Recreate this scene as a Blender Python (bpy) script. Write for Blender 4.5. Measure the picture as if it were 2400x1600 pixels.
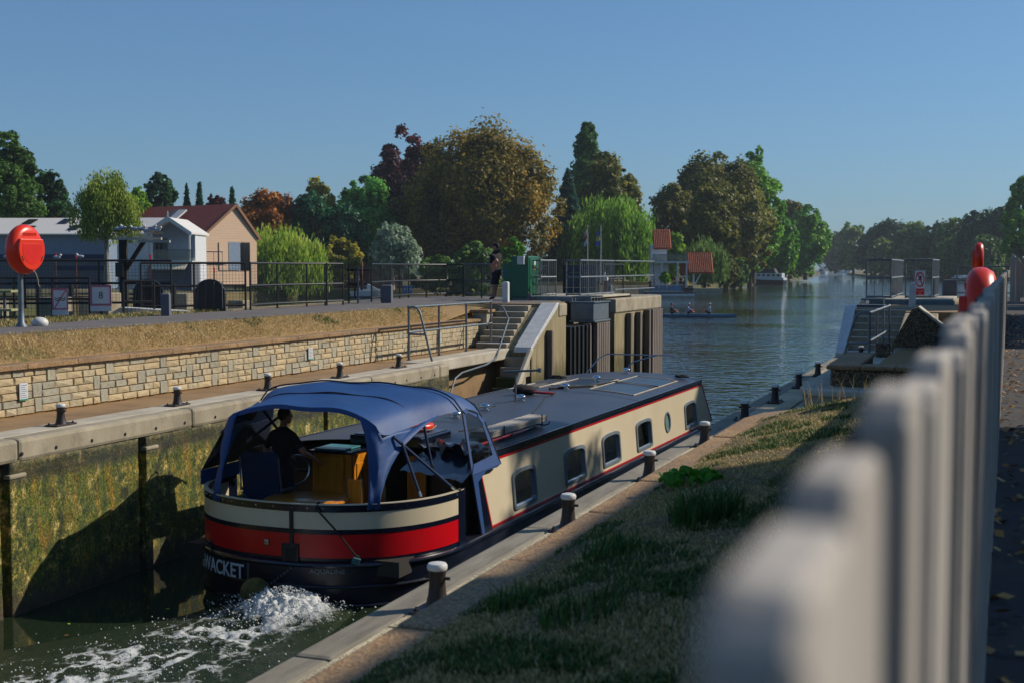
import bpy, bmesh, math, random
import numpy as np
from mathutils import Vector, Matrix

for _o in list(bpy.data.objects):
    bpy.data.objects.remove(_o)
S = bpy.context.scene
COL = S.collection
PI = math.pi
R = math.radians

# ------------------------------------------------------------------ camera, sky, sun, exposure
EYE = 4.3                                   # lens height above the water; X across the lock, Y along it
cam = bpy.data.cameras.new('camera')
cam.lens = 45.0; cam.sensor_width = 36.0
cam.clip_start = 0.03; cam.clip_end = 6000
cam.dof.use_dof = True; cam.dof.focus_distance = 19.0; cam.dof.aperture_fstop = 4.4
cam.dof.aperture_blades = 9
co = bpy.data.objects.new('camera', cam); COL.objects.link(co)
YAW, PITCH = R(20.64), R(3.281)
co.location = (0, 0, EYE); co.rotation_euler = (PI/2 - PITCH, 0, YAW)
S.camera = co

SUN_EL, SUN_AZ = R(35), R(51)               # azimuth clockwise from +Y
SD = Vector((math.sin(SUN_AZ)*math.cos(SUN_EL), math.cos(SUN_AZ)*math.cos(SUN_EL), math.sin(SUN_EL)))
w = bpy.data.worlds.new('World'); S.world = w; w.use_nodes = True
nt = w.node_tree; nt.nodes.clear()
sky = nt.nodes.new('ShaderNodeTexSky'); sky.sky_type = 'NISHITA'; sky.sun_disc = False
sky.sun_elevation = SUN_EL; sky.sun_rotation = SUN_AZ
sky.air_density = 1.0; sky.dust_density = 0.8; sky.ozone_density = 2.2; sky.altitude = 0
bg = nt.nodes.new('ShaderNodeBackground'); bg.inputs[1].default_value = 0.12
wo = nt.nodes.new('ShaderNodeOutputWorld')
gm = nt.nodes.new('ShaderNodeGamma'); gm.inputs[1].default_value = .75; nt.links.new(sky.outputs[0], gm.inputs[0])
tn = nt.nodes.new('ShaderNodeMix'); tn.data_type = 'RGBA'; tn.blend_type = 'MULTIPLY'; tn.inputs[0].default_value = 1.0; tn.inputs[7].default_value = (.50, .80, 1.12, 1)
nt.links.new(gm.outputs[0], tn.inputs[6]); nt.links.new(tn.outputs[2], bg.inputs[0]); nt.links.new(bg.outputs[0], wo.inputs[0])
sl = bpy.data.lights.new('sun', 'SUN'); sl.energy = 4.3; sl.angle = R(0.53); sl.color = (1.0, 0.90, 0.76)
so = bpy.data.objects.new('sun', sl); COL.objects.link(so)
so.rotation_euler = (-SD).to_track_quat('-Z', 'Y').to_euler(); so.location = (40, 30, 60)
S.view_settings.view_transform = 'Standard'; S.view_settings.look = 'None'
S.view_settings.exposure = 0.1; S.view_settings.gamma = 1.0
S.view_settings.use_curve_mapping = False
S.render.engine = 'CYCLES'
S.cycles.use_denoising = True
S.cycles.max_bounces = 8; S.cycles.transparent_max_bounces = 12
S.cycles.sample_clamp_indirect = 6.0
S.cycles.caustics_reflective = False; S.cycles.caustics_refractive = False

# ------------------------------------------------------------------ helpers
FX = 3000.0
_F = Vector((-math.sin(YAW)*math.cos(PITCH), math.cos(YAW)*math.cos(PITCH), -math.sin(PITCH)))
_R = Vector((math.cos(YAW), math.sin(YAW), 0)); _U = _R.cross(_F)
def at(u, v, d):
    """survey helper: point at distance d (m) in the direction measured as (u, v)"""
    q = (_F + _R*((u-1200)/FX) - _U*((v-800)/FX))*d
    return Vector((q.x, q.y, q.z + EYE))
def gx(u, d):
    q = at(u, 628, d); return q.x, q.y

def lin(h):
    c = [int(h[i:i+2], 16)/255 for i in (0, 2, 4)]
    return tuple(x/12.92 if x <= .04045 else ((x+.055)/1.055)**2.4 for x in c)

def tag(o, label=None, cat=None, group=None, kind=None):
    if label: o['label'] = label
    if cat: o['category'] = cat
    if group: o['group'] = group
    if kind: o['kind'] = kind
    return o
def empty(name, loc=(0, 0, 0), rz=0, label=None, cat=None, group=None):
    o = bpy.data.objects.new(name, None); COL.objects.link(o)
    o.location = loc; o.rotation_euler = (0, 0, rz); o.empty_display_size = .1
    return tag(o, label, cat, group)
def kids(o): return list(o.children)
def copy_tree(o, parent=None):
    c = o.copy(); COL.objects.link(c); c.parent = parent
    for ch in kids(o): copy_tree(ch, c)
    return c

class MB:
    def __init__(s): s.v = []; s.f = []; s.m = []
    def add(s, vs, fs, mi=0, M=None):
        n = len(s.v)
        s.v += [tuple(M @ Vector(q)) if M else tuple(q) for q in vs]
        s.f += [tuple(i+n for i in q) for q in fs]; s.m += [mi]*len(fs)
        return s
    def box(s, x0, x1, y0, y1, z0, z1, mi=0, M=None):
        return s.add([(x0,y0,z0),(x1,y0,z0),(x1,y1,z0),(x0,y1,z0),(x0,y0,z1),(x1,y0,z1),(x1,y1,z1),(x0,y1,z1)],
                     [(0,3,2,1),(4,5,6,7),(0,1,5,4),(1,2,6,5),(2,3,7,6),(3,0,4,7)], mi, M)
    def beam(s, p, q, a, b, mi=0):
        """rectangular bar from p to q, a wide (horizontal), b high"""
        p, q = Vector(p), Vector(q); d = (q-p); L = d.length; d.normalize()
        up = Vector((0,0,1)) if abs(d.z) < .95 else Vector((0,1,0))
        x = d.cross(up).normalized(); z = x.cross(d).normalized()
        M = Matrix((x, d, z)).transposed().to_4x4(); M.translation = p
        return s.box(-a/2, a/2, 0, L, -b/2, b/2, mi, M)
    def quad(s, a, b, c, d, mi=0): return s.add([a, b, c, d], [(0,1,2,3)], mi)
    def poly(s, pts, mi=0): return s.add(pts, [tuple(range(len(pts)))], mi)
    def prism(s, pts, z0, z1, mi=0, M=None):
        n = len(pts)
        vs = [(x, y, z0) for x, y in pts]+[(x, y, z1) for x, y in pts]
        fs = [tuple(range(n-1, -1, -1)), tuple(range(n, 2*n))]+[(i, (i+1) % n, (i+1) % n+n, i+n) for i in range(n)]
        return s.add(vs, fs, mi, M)
    def extr(s, pts3, d, mi=0):
        """planar polygon pts3 given thickness along vector d"""
        n = len(pts3); d = Vector(d)
        vs = [tuple(p) for p in pts3]+[tuple(Vector(p)+d) for p in pts3]
        fs = [tuple(range(n-1, -1, -1)), tuple(range(n, 2*n))]+[(i, (i+1) % n, (i+1) % n+n, i+n) for i in range(n)]
        return s.add(vs, fs, mi)
    def loft(s, rings, mi=0, closed=True, caps=True):
        n = len(rings[0]); vs = [tuple(p) for r in rings for p in r]; fs = []
        for k in range(len(rings)-1):
            for i in range(n if closed else n-1):
                j = (i+1) % n
                fs.append((k*n+i, k*n+j, (k+1)*n+j, (k+1)*n+i))
        if caps and closed:
            fs.append(tuple(range(n-1, -1, -1))); fs.append(tuple(range((len(rings)-1)*n, len(rings)*n)))
        return s.add(vs, fs, mi)
    def tube(s, pts, r, n=8, mi=0, caps=True):
        pts = [Vector(p) for p in pts]; rings = []; ref = None
        rr = r if isinstance(r, (list, tuple)) else [r]*len(pts)
        for i, p in enumerate(pts):
            d = (pts[min(i+1, len(pts)-1)]-pts[max(i-1, 0)])
            d = d.normalized() if d.length > 1e-9 else Vector((0, 0, 1))
            if ref is None: ref = Vector((0,0,1)) if abs(d.z) < .9 else Vector((1,0,0))
            x = (ref - d*ref.dot(d)).normalized(); y = d.cross(x); ref = x
            rings.append([p+(x*math.cos(2*PI*k/n)+y*math.sin(2*PI*k/n))*rr[i] for k in range(n)])
        return s.loft(rings, mi, True, caps)
    def lathe(s, prof, n=16, c=(0, 0, 0), mi=0, M=None):
        vs = []; fs = []
        for r_, z in prof:
            for k in range(n):
                a = 2*PI*k/n; vs.append((c[0]+r_*math.cos(a), c[1]+r_*math.sin(a), c[2]+z))
        for i in range(len(prof)-1):
            for k in range(n):
                j = (k+1) % n; fs.append((i*n+k, i*n+j, (i+1)*n+j, (i+1)*n+k))
        fs.append(tuple(range(n-1, -1, -1))); fs.append(tuple(range((len(prof)-1)*n, len(prof)*n)))
        return s.add(vs, fs, mi, M)
    def ball(s, c, r, n=10, mi=0, sc=(1, 1, 1), M=None):
        h = max(4, n//2); prof = [(max(1e-4, math.sin(PI*i/h))*r, -math.cos(PI*i/h)*r) for i in range(h+1)]
        T = Matrix.Translation(c) @ Matrix.Diagonal((*sc, 1))
        return s.lathe(prof, n, (0, 0, 0), mi, (M @ T) if M else T)
    def torus(s, c, R_, r, n=24, m=10, mi=0, M=None, sc=1.0):
        vs = []; fs = []
        for i in range(n):
            a = 2*PI*i/n
            for k in range(m):
                b = 2*PI*k/m; q = R_+r*math.cos(b)
                vs.append((c[0]+q*math.cos(a), c[1]+q*math.sin(a), c[2]+r*sc*math.sin(b)))
        for i in range(n):
            for k in range(m):
                i2, k2 = (i+1) % n, (k+1) % m
                fs.append((i*m+k, i2*m+k, i2*m+k2, i*m+k2))
        return s.add(vs, fs, mi, M)
    def mesh(s, name, mats):
        me = bpy.data.meshes.new(name); me.from_pydata(s.v, [], s.f)
        for m in (mats if isinstance(mats, (list, tuple)) else [mats]): me.materials.append(m)
        if any(s.m): me.polygons.foreach_set('material_index', s.m)
        return me
    def build(s, name, mats, parent=None, smooth=False, bevel=0, fix=True, loc=None, rz=0, kind=None):
        me = s.mesh(name, mats)
        if fix:
            bm = bmesh.new(); bm.from_mesh(me); bmesh.ops.recalc_face_normals(bm, faces=bm.faces); bm.to_mesh(me); bm.free()
        if smooth:
            me.polygons.foreach_set('use_smooth', [True]*len(me.polygons))
            me.set_sharp_from_angle(angle=R(38))
        o = bpy.data.objects.new(name, me); COL.objects.link(o)
        if parent is not None: o.parent = parent
        if loc is not None: o.location = loc
        if rz: o.rotation_euler = (0, 0, rz)
        if bevel:
            b = o.modifiers.new('bevel', 'BEVEL'); b.width = bevel; b.segments = 2; b.limit_method = 'ANGLE'; b.angle_limit = R(40)
        if kind: o['kind'] = kind
        return o

def inst(mesh, name, parent=None, loc=(0, 0, 0), rot=(0, 0, 0), scale=(1, 1, 1)):
    o = bpy.data.objects.new(name, mesh); COL.objects.link(o); o.parent = parent
    o.location = loc; o.rotation_euler = rot; o.scale = scale
    return o

def vnoise(x, y, seed=0):
    rng = np.random.default_rng(seed); T = rng.random((256, 256))
    xi = np.floor(x).astype(int); yi = np.floor(y).astype(int); fx = x-xi; fy = y-yi
    fx = fx*fx*(3-2*fx); fy = fy*fy*(3-2*fy)
    g = lambda a, b: T[a % 256, b % 256]
    return (g(xi, yi)*(1-fx)+g(xi+1, yi)*fx)*(1-fy)+(g(xi, yi+1)*(1-fx)+g(xi+1, yi+1)*fx)*fy
def fbm(x, y, seed=0, oct=4, gain=.5):
    t = 0; a = 1; n = 0
    for k in range(oct):
        t = t+a*vnoise(x*2**k, y*2**k, seed+k*7); n += a; a *= gain
    return t/n

def np_mesh(name, verts, faces, mat, var=None, smooth=False):
    """verts (N,3), faces (M,k) arrays, optional per-face value 'var'"""
    me = bpy.data.meshes.new(name); M, k = faces.shape
    me.vertices.add(len(verts)); me.vertices.foreach_set('co', np.ascontiguousarray(verts, dtype=np.float32).ravel())
    me.loops.add(M*k); me.loops.foreach_set('vertex_index', np.ascontiguousarray(faces, dtype=np.int32).ravel())
    me.polygons.add(M); me.polygons.foreach_set('loop_start', np.arange(0, M*k, k, dtype=np.int32))
    if smooth: me.polygons.foreach_set('use_smooth', np.ones(M, dtype=bool))
    me.materials.append(mat); me.update(calc_edges=True)
    if var is not None:
        a = me.attributes.new('var', 'FLOAT', 'FACE'); a.data.foreach_set('value', np.ascontiguousarray(var, dtype=np.float32))
    return me
def link(me, name, parent=None, kind=None):
    o = bpy.data.objects.new(name, me); COL.objects.link(o)
    if parent is not None: o.parent = parent
    if kind: o['kind'] = kind
    return o

# ------------------------------------------------------------------ materials
def newmat(name):
    m = bpy.data.materials.new(name); m.use_nodes = True
    n = m.node_tree.nodes; b = n['Principled BSDF']
    return m, m.node_tree, n, b
def N(nt, typ, **kw):
    n = nt.nodes.new(typ)
    for k, v in kw.items():
        if k.startswith('i_'):
            key = k[2:]; key = int(key) if key.isdigit() else key
            n.inputs[key].default_value = v
        else: setattr(n, k, v)
    return n
def ramp(nt, stops):
    r = nt.nodes.new('ShaderNodeValToRGB'); e = r.color_ramp.elements
    while len(e) < len(stops): e.new(.5)
    for q, (p, c) in zip(e, stops):
        q.position = p; q.color = (*c, 1) if len(c) == 3 else c
    return r
def mixc(nt, fac, a, b, mode='MIX'):
    m = nt.nodes.new('ShaderNodeMix'); m.data_type = 'RGBA'; m.blend_type = mode
    for sock, v in ((m.inputs[0], fac), (m.inputs[6], a), (m.inputs[7], b)):
        if hasattr(v, 'links'): nt.links.new(v, sock)
        else: sock.default_value = v if isinstance(v, (int, float)) else ((*v, 1) if len(v) == 3 else v)
    return m.outputs[2]
def coords(nt, scale=(1, 1, 1), kind='Object'):
    tc = nt.nodes.new('ShaderNodeTexCoord'); mp = nt.nodes.new('ShaderNodeMapping'); mp.inputs['Scale'].default_value = scale
    nt.links.new(tc.outputs[kind], mp.inputs[0]); return mp.outputs[0]
def noise(nt, vec, scale, detail=5, rough=.6):
    n = N(nt, 'ShaderNodeTexNoise', i_Scale=scale, i_Detail=detail, i_Roughness=rough)
    nt.links.new(vec, n.inputs['Vector']); return n.outputs[0]
def bumpn(nt, h, b, strength=.3, dist=.02):
    q = N(nt, 'ShaderNodeBump', i_Strength=strength, i_Distance=dist)
    nt.links.new(h, q.inputs['Height']); nt.links.new(q.outputs[0], b.inputs['Normal'])
def PM(name, c1, rough=.6, c2=None, scale=3., bump=0., bscale=40., metal=0., stretch=(1, 1, 1), dirt=None, dirt_amt=.0, dscale=1.2, rand=0., coat=0., bdist=.01):
    """painted / plain surface with noise variation, optional dirt colour, relief and per-object variation"""
    m, nt, n, b = newmat(name)
    if isinstance(c1, str): c1 = lin(c1)
    if c2 is None: c2 = tuple(x*.8 for x in c1)
    elif isinstance(c2, str): c2 = lin(c2)
    v = coords(nt, stretch)
    f = noise(nt, v, scale)
    r = ramp(nt, [(.32, c1), (.68, c2)]); nt.links.new(f, r.inputs[0]); col = r.outputs[0]
    if dirt is not None:
        d = lin(dirt) if isinstance(dirt, str) else dirt
        f2 = noise(nt, v, dscale, 8, .7); r2 = ramp(nt, [(.5, (0, 0, 0)), (.75, (dirt_amt,)*3)]); nt.links.new(f2, r2.inputs[0])
        col = mixc(nt, r2.outputs[0], col, d)
    if rand:
        oi = nt.nodes.new('ShaderNodeObjectInfo'); mr = N(nt, 'ShaderNodeMapRange', i_3=1-rand, i_4=1+rand); nt.links.new(oi.outputs['Random'], mr.inputs[0])
        hs = nt.nodes.new('ShaderNodeHueSaturation'); nt.links.new(mr.outputs[0], hs.inputs['Value']); nt.links.new(col, hs.inputs['Color']); col = hs.outputs[0]
    nt.links.new(col, b.inputs['Base Color'])
    b.inputs['Roughness'].default_value = rough; b.inputs['Metallic'].default_value = metal
    if coat: b.inputs['Coat Weight'].default_value = coat; b.inputs['Coat Roughness'].default_value = .08
    if bump: bumpn(nt, noise(nt, v, bscale, 6, .65), b, bump, bdist)
    return m

def leafmat(name, cols, trans=.45, rough=.55):
    """foliage: two or three leaf colours mixed by a per-leaf value and by large patches"""
    m, nt, n, b = newmat(name)
    at_ = N(nt, 'ShaderNodeAttribute', attribute_name='var')
    cols = [tuple(min(.65, x*2.4) for x in (lin(c) if isinstance(c, str) else c)) for c in cols]
    k = len(cols); r = ramp(nt, [(i/(max(1, k-1)), c) for i, c in enumerate(cols)]); nt.links.new(at_.outputs['Fac'], r.inputs[0])
    nt.links.new(r.outputs[0], b.inputs['Base Color']); b.inputs['Roughness'].default_value = rough
    b.inputs['Specular IOR Level'].default_value = .25
    t = n.new('ShaderNodeBsdfTranslucent'); nt.links.new(r.outputs[0], t.inputs[0])
    mx = n.new('ShaderNodeMixShader'); mx.inputs[0].default_value = trans
    nt.links.new(b.outputs[0], mx.inputs[1]); nt.links.new(t.outputs[0], mx.inputs[2])
    nt.links.new(mx.outputs[0], n['Material Output'].inputs[0])
    return m

M = {}
M['navy'] = PM('navy_paint', '0b1428', .22, '0a1122', 2, coat=.3, dirt='2a2f3a', dirt_amt=.35, dscale=2.5)
M['hull'] = PM('hull_black', '0a1020', .32, '11182a', 2.5, dirt='3b3d42', dirt_amt=.55, dscale=1.8, stretch=(1, 1, 3))
M['cream'] = PM('cream_paint', 'd8cbae', .3, 'd0c2a4', 1.2, coat=.2, dirt='a99a7d', dirt_amt=.25, dscale=1.6, stretch=(1, 1, .4))
M['red'] = PM('red_paint', 'cc0818', .3, 'b80614', 1.5, coat=.25, dirt='c4505a', dirt_amt=.2, dscale=1.5)
M['redline'] = PM('red_line', 'b5121a', .35)
M['roof'] = PM('roof_paint', '3c3f49', .38, '2f3440', 1.1, dirt='4a4038', dirt_amt=.55, dscale=.9, stretch=(1, .6, 1), bump=.05, bscale=60)
M['canvas'] = PM('blue_canvas', '0b4580', .62, '093c72', 1.3, bump=.25, bscale=2.2, bdist=.05, dirt='2c4f7a', dirt_amt=.4, dscale=2)
M['chrome'] = PM('chrome', 'd8dade', .08, metal=1.0)
M['steel'] = PM('stainless', 'b8bcc0', .22, metal=1.0)
M['galv'] = PM('galvanised_steel', '717a80', .5, '5d666c', 6, metal=.55, dirt='8a8f90', dirt_amt=.4)
M['iron'] = PM('black_iron', '0d0f12', .45, '17191c', 5, dirt='3a2a22', dirt_amt=.3)
M['bollard'] = PM('bollard_iron', '1b1b1e', .5, '2c2422', 9, bump=.3, bscale=50, dirt='5b2f20', dirt_amt=.6, dscale=6)
M['white'] = PM('white_paint', 'd0d0cc', .5, 'bfc0be', 5, dirt='8f8c84', dirt_amt=.5, dscale=8)
M['wood_orange'] = PM('varnished_oak', 'd38a1e', .32, 'b87012', 3, stretch=(6, 6, .6), bump=.06, bscale=18, coat=.4)
M['wood_grey'] = PM('weathered_timber', 'b5aea4', .85, '938b81', 4, stretch=(9, 9, .5), bump=.5, bscale=9, dirt='4b4640', dirt_amt=.5, dscale=3, rand=.1)
M['wood_dark'] = PM('dark_timber', '2b2622', .85, '1e1a18', 4, stretch=(6, 6, .6), bump=.4, bscale=10)
M['fender_wood'] = PM('fender_timber', '7b7068', .85, '5a514a', 3, stretch=(7, 7, .35), bump=.5, bscale=8, dirt='3a3a2c', dirt_amt=.5, rand=.12)
M['black'] = PM('black_rubber', '0a0a0b', .6)
M['orange'] = PM('orange_plastic', 'e0330a', .35, 'd42a08', 1.5)
M['orange_red'] = PM('orange_panel', 'dc1606', .4)
M['signwhite'] = PM('sign_white', 'c9ccd0', .45, 'bfc3c8', 4)
M['signred'] = PM('sign_red', 'c30d22', .4)
M['signpink'] = PM('faded_red', 'b0647c', .5)
M['signblack'] = PM('sign_black', '101214', .5)
M['green'] = PM('green_cabinet', '0a5d3c', .4, '09563a', 2, dirt='2d5a48', dirt_amt=.4)
M['yellow'] = PM('yellow_paint', 'c28a0c', .5, 'a8790f', 6, dirt='7d6a3e', dirt_amt=.6)
M['skin'] = PM('skin', 'b57f62', .5, 'a87358', 8)
M['hair'] = PM('hair', '1d140f', .7)
M['cloth_black'] = PM('black_cloth', '0b0c10', .85, '121318', 8, bump=.3, bscale=14, bdist=.03)
M['cloth_navy'] = PM('navy_cloth', '0f1626', .85, '151d30', 8, bump=.3, bscale=14, bdist=.03)
M['cloth_white'] = PM('white_cloth', 'c4ccd8', .8, 'b6c0d0', 6)
M['cloth_blue'] = PM('blue_cloth', '1c3357', .85)
M['chairblue'] = PM('chair_fabric', '0a1f3c', .8, '0d2547', 5)
M['rope'] = PM('rope', '1a1c1e', .9)
M['rope_pale'] = PM('pale_rope', '9c9688', .9)
M['rust'] = PM('rusty_iron', '6b3a2a', .8, '3d2a26', 6, bump=.3, bscale=30)
M['slate'] = PM('grey_post', '5d626b', .8, '515660', 5)

def glassmat(name, tint, alpha, rough=.03):
    m, nt, n, b = newmat(name)
    g = n.new('ShaderNodeBsdfGlossy'); g.inputs[1].default_value = rough; g.inputs[0].default_value = (1, 1, 1, 1)
    t = n.new('ShaderNodeBsdfTransparent'); t.inputs[0].default_value = (*tint, 1)
    fr = N(nt, 'ShaderNodeFresnel', i_IOR=1.5)
    mr = N(nt, 'ShaderNodeMapRange', i_3=alpha, i_4=1.0); nt.links.new(fr.outputs[0], mr.inputs[0])
    mx = n.new('ShaderNodeMixShader'); nt.links.new(mr.outputs[0], mx.inputs[0])
    nt.links.new(t.outputs[0], mx.inputs[1]); nt.links.new(g.outputs[0], mx.inputs[2])
    nt.links.new(mx.outputs[0], n['Material Output'].inputs[0])
    return m
M['glass'] = glassmat('window_glass', (.55, .6, .6), .02)
M['vinyl'] = glassmat('clear_vinyl', (.62, .64, .62), .05, .12)
M['darkglass'] = PM('dark_glass', '10161c', .06, '0d1217', 2)
M['curtain'] = PM('curtain_cloth', '9c9a8e', .9, '86847a', 4)
M['curtain_dark'] = PM('plum_curtain', '4a4650', .9, '3b3842', 4)
# ------------------------------------------------------------------ special materials
def aggregate(name, cols, scale=70., bump=.5, patch=None, rough=.85, bdist=.006):
    m, nt, n, b = newmat(name); v = coords(nt)
    vo = N(nt, 'ShaderNodeTexVoronoi', i_Scale=scale); nt.links.new(v, vo.inputs['Vector'])
    k = len(cols); r = ramp(nt, [(i/(k-1), lin(c)) for i, c in enumerate(cols)])
    sx = N(nt, 'ShaderNodeSeparateColor'); nt.links.new(vo.outputs['Color'], sx.inputs[0]); nt.links.new(sx.outputs[0], r.inputs[0])
    f = noise(nt, v, 1.3, 6, .65); r2 = ramp(nt, [(.4, (.72, .72, .72)), (.62, (1.1, 1.08, 1.05))]); nt.links.new(f, r2.inputs[0])
    c = mixc(nt, 1.0, r.outputs[0], r2.outputs[0], 'MULTIPLY')
    if patch:
        f3 = noise(nt, v, .7, 7, .7); r3 = ramp(nt, [(.5, (0,)*3), (.66, (.7,)*3)]); nt.links.new(f3, r3.inputs[0])
        c = mixc(nt, r3.outputs[0], c, lin(patch))
    nt.links.new(c, b.inputs['Base Color']); b.inputs['Roughness'].default_value = rough
    bumpn(nt, vo.outputs['Distance'], b, bump, bdist)
    return m
M['concrete'] = PM('concrete', 'a79c86', .85, '8d846f', 2.2, bump=.5, bscale=38, dirt='5d5643', dirt_amt=.75, dscale=2.6, stretch=(1, 1, .7))
M['concrete_pale'] = PM('pale_concrete', 'bdb5a4', .85, 'a59c89', 2.5, bump=.3, bscale=60, dirt='7d7564', dirt_amt=.5)
M['nosing'] = PM('coping_nose', '8f8878', .85, '716b5e', 3, stretch=(4, .6, 4), bump=.5, bscale=14, dirt='55503f', dirt_amt=.6)
M['agg_pale'] = aggregate('pale_aggregate', ['7a7059', 'b3a688', 'd2c6a6', 'c2b596', '9c9076'], 95)
M['agg_brown'] = aggregate('brown_aggregate', ['6d5138', '9a7750', 'b4946a', '8f7455', '77604a'], 80, patch='7a6a55')
M['paving_brown'] = PM('brown_paving', '957955', .9, '7f6546', 1.2, bump=.3, bscale=70, dirt='5f4a35', dirt_amt=.4)
M['asphalt'] = PM('asphalt', '6a6461', .9, '5a5552', 2, bump=.4, bscale=120, dirt='6d645b', dirt_amt=.5)
M['asphalt_dark'] = PM('asphalt_dark', '3b3a3a', .9, '302f2f', 2, bump=.5, bscale=90, dirt='5d5346', dirt_amt=.6, dscale=.9)
M['flint'] = aggregate('flint_facing', ['2b241c', '5a4b38', '7f6a4c', '3b3228', '9a8a6c', '4a4034'], 42, 1.0, bdist=.02)
M['mortar'] = PM('mortar', 'a07a44', .9, '86663a', 8, bump=.4, bscale=60)
STONE = [PM('stone_buff', 'beb092', .88, 'a89a7c', 5, bump=.6, bscale=16, dirt='55492f', dirt_amt=.7, dscale=5, rand=.10, bdist=.015),
         PM('stone_grey', 'aaa48f', .88, '969180', 5, bump=.6, bscale=16, dirt='58553f', dirt_amt=.5, dscale=5, rand=.12, bdist=.015),
         PM('stone_warm', 'c6b38d', .88, 'b29f7c', 5, bump=.6, bscale=16, dirt='5a4a2c', dirt_amt=.75, dscale=6, rand=.10, bdist=.015)]

def algae_wall():
    m, nt, n, b = newmat('algae_wall')
    v = coords(nt, (1, 1, .8)); v2 = coords(nt, (1, 1, .22))
    f = noise(nt, v, 5.5, 10, .78)
    r = ramp(nt, [(.36, lin('14150a')), (.44, lin('2c3410')), (.49, lin('4d5814')), (.53, lin('6b6420')), (.58, lin('a08c4c')), (.66, lin('d0c090'))])
    nt.links.new(f, r.inputs[0])
    f2 = noise(nt, v2, 2.2, 7, .65); r2 = ramp(nt, [(.44, (0,)*3), (.62, (.75,)*3)]); nt.links.new(f2, r2.inputs[0])
    f3 = noise(nt, v2, 7., 5, .7); r3 = ramp(nt, [(.40, lin('2c420c')), (.5, lin('56620f')), (.6, lin('8a6a12'))]); nt.links.new(f3, r3.inputs[0])
    c = mixc(nt, r2.outputs[0], r.outputs[0], r3.outputs[0])
    f4 = noise(nt, v, 34, 6, .75); r4 = ramp(nt, [(.38, (.25, .25, .22)), (.5, (1, 1, 1)), (.60, (2.1, 2.0, 1.7))]); nt.links.new(f4, r4.inputs[0]); c = mixc(nt, 1.0, c, r4.outputs[0], 'MULTIPLY')
    # high water: black mussel band under the bare concrete, bare grey above it
    g = nt.nodes.new('ShaderNodeNewGeometry'); sp = nt.nodes.new('ShaderNodeSeparateXYZ'); nt.links.new(g.outputs['Position'], sp.inputs[0])
    ad = N(nt, 'ShaderNodeMath', operation='MULTIPLY_ADD', i_1=.22, i_2=-.11); nt.links.new(f, ad.inputs[0])
    zz = N(nt, 'ShaderNodeMath', operation='ADD'); nt.links.new(sp.outputs[2], zz.inputs[0]); nt.links.new(ad.outputs[0], zz.inputs[1])
    rb = ramp(nt, [(.0, (0,)*3), (.58, (0,)*3), (.72, (.85,)*3), (.86, (.6,)*3), (.93, (0,)*3)])
    mr = N(nt, 'ShaderNodeMapRange', i_1=1.0, i_2=2.0); nt.links.new(zz.outputs[0], mr.inputs[0]); nt.links.new(mr.outputs[0], rb.inputs[0])
    c = mixc(nt, rb.outputs[0], c, lin('25241c'))
    rt = ramp(nt, [(.84, (0,)*3), (.97, (1,)*3)]); nt.links.new(mr.outputs[0], rt.inputs[0])
    c = mixc(nt, rt.outputs[0], c, lin('8f866b'))
    # brown scum right above the water
    mr2 = N(nt, 'ShaderNodeMapRange', i_1=.45, i_2=.05); nt.links.new(zz.outputs[0], mr2.inputs[0])
    c = mixc(nt, mr2.outputs[0], c, lin('4a4030'))
    nt.links.new(c, b.inputs['Base Color'])
    rr = ramp(nt, [(.3, (.35,)*3), (.6, (.75,)*3)]); nt.links.new(f, rr.inputs[0]); nt.links.new(rr.outputs[0], b.inputs['Roughness'])
    bumpn(nt, noise(nt, v, 26, 8, .75), b, .9, .03)
    return m
M['algae'] = algae_wall()

def streaked(name, top='9a8c6c', low='6f6238', band='3c3d1c'):
    """concrete above, stained by water below about 1.7 m"""
    m, nt, n, b = newmat(name); v = coords(nt, (3, 3, .35)); vb = coords(nt)
    f = noise(nt, v, 2.5, 7, .7); r = ramp(nt, [(.35, lin(low)), (.6, lin(top))]); nt.links.new(f, r.inputs[0])
    f2 = noise(nt, v, 6, 6, .75); r2 = ramp(nt, [(.3, lin('23220f')), (.45, lin(band)), (.6, lin('6a5c2c')), (.75, lin('7d7440'))]); nt.links.new(f2, r2.inputs[0])
    g = nt.nodes.new('ShaderNodeNewGeometry'); sp = nt.nodes.new('ShaderNodeSeparateXYZ'); nt.links.new(g.outputs['Position'], sp.inputs[0])
    ma = N(nt, 'ShaderNodeMath', operation='MULTIPLY_ADD', i_1=.8, i_2=-.4); nt.links.new(f, ma.inputs[0])
    zz = N(nt, 'ShaderNodeMath', operation='ADD'); nt.links.new(sp.outputs[2], zz.inputs[0]); nt.links.new(ma.outputs[0], zz.inputs[1])
    mr = N(nt, 'ShaderNodeMapRange', i_1=1.85, i_2=1.35); nt.links.new(zz.outputs[0], mr.inputs[0])
    c = mixc(nt, mr.outputs[0], r.outputs[0], r2.outputs[0])
    nt.links.new(c, b.inputs['Base Color']); b.inputs['Roughness'].default_value = .8
    bumpn(nt, noise(nt, vb, 30, 7, .7), b, .5, .02)
    return m
M['pierconc'] = streaked('stained_concrete')

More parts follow.
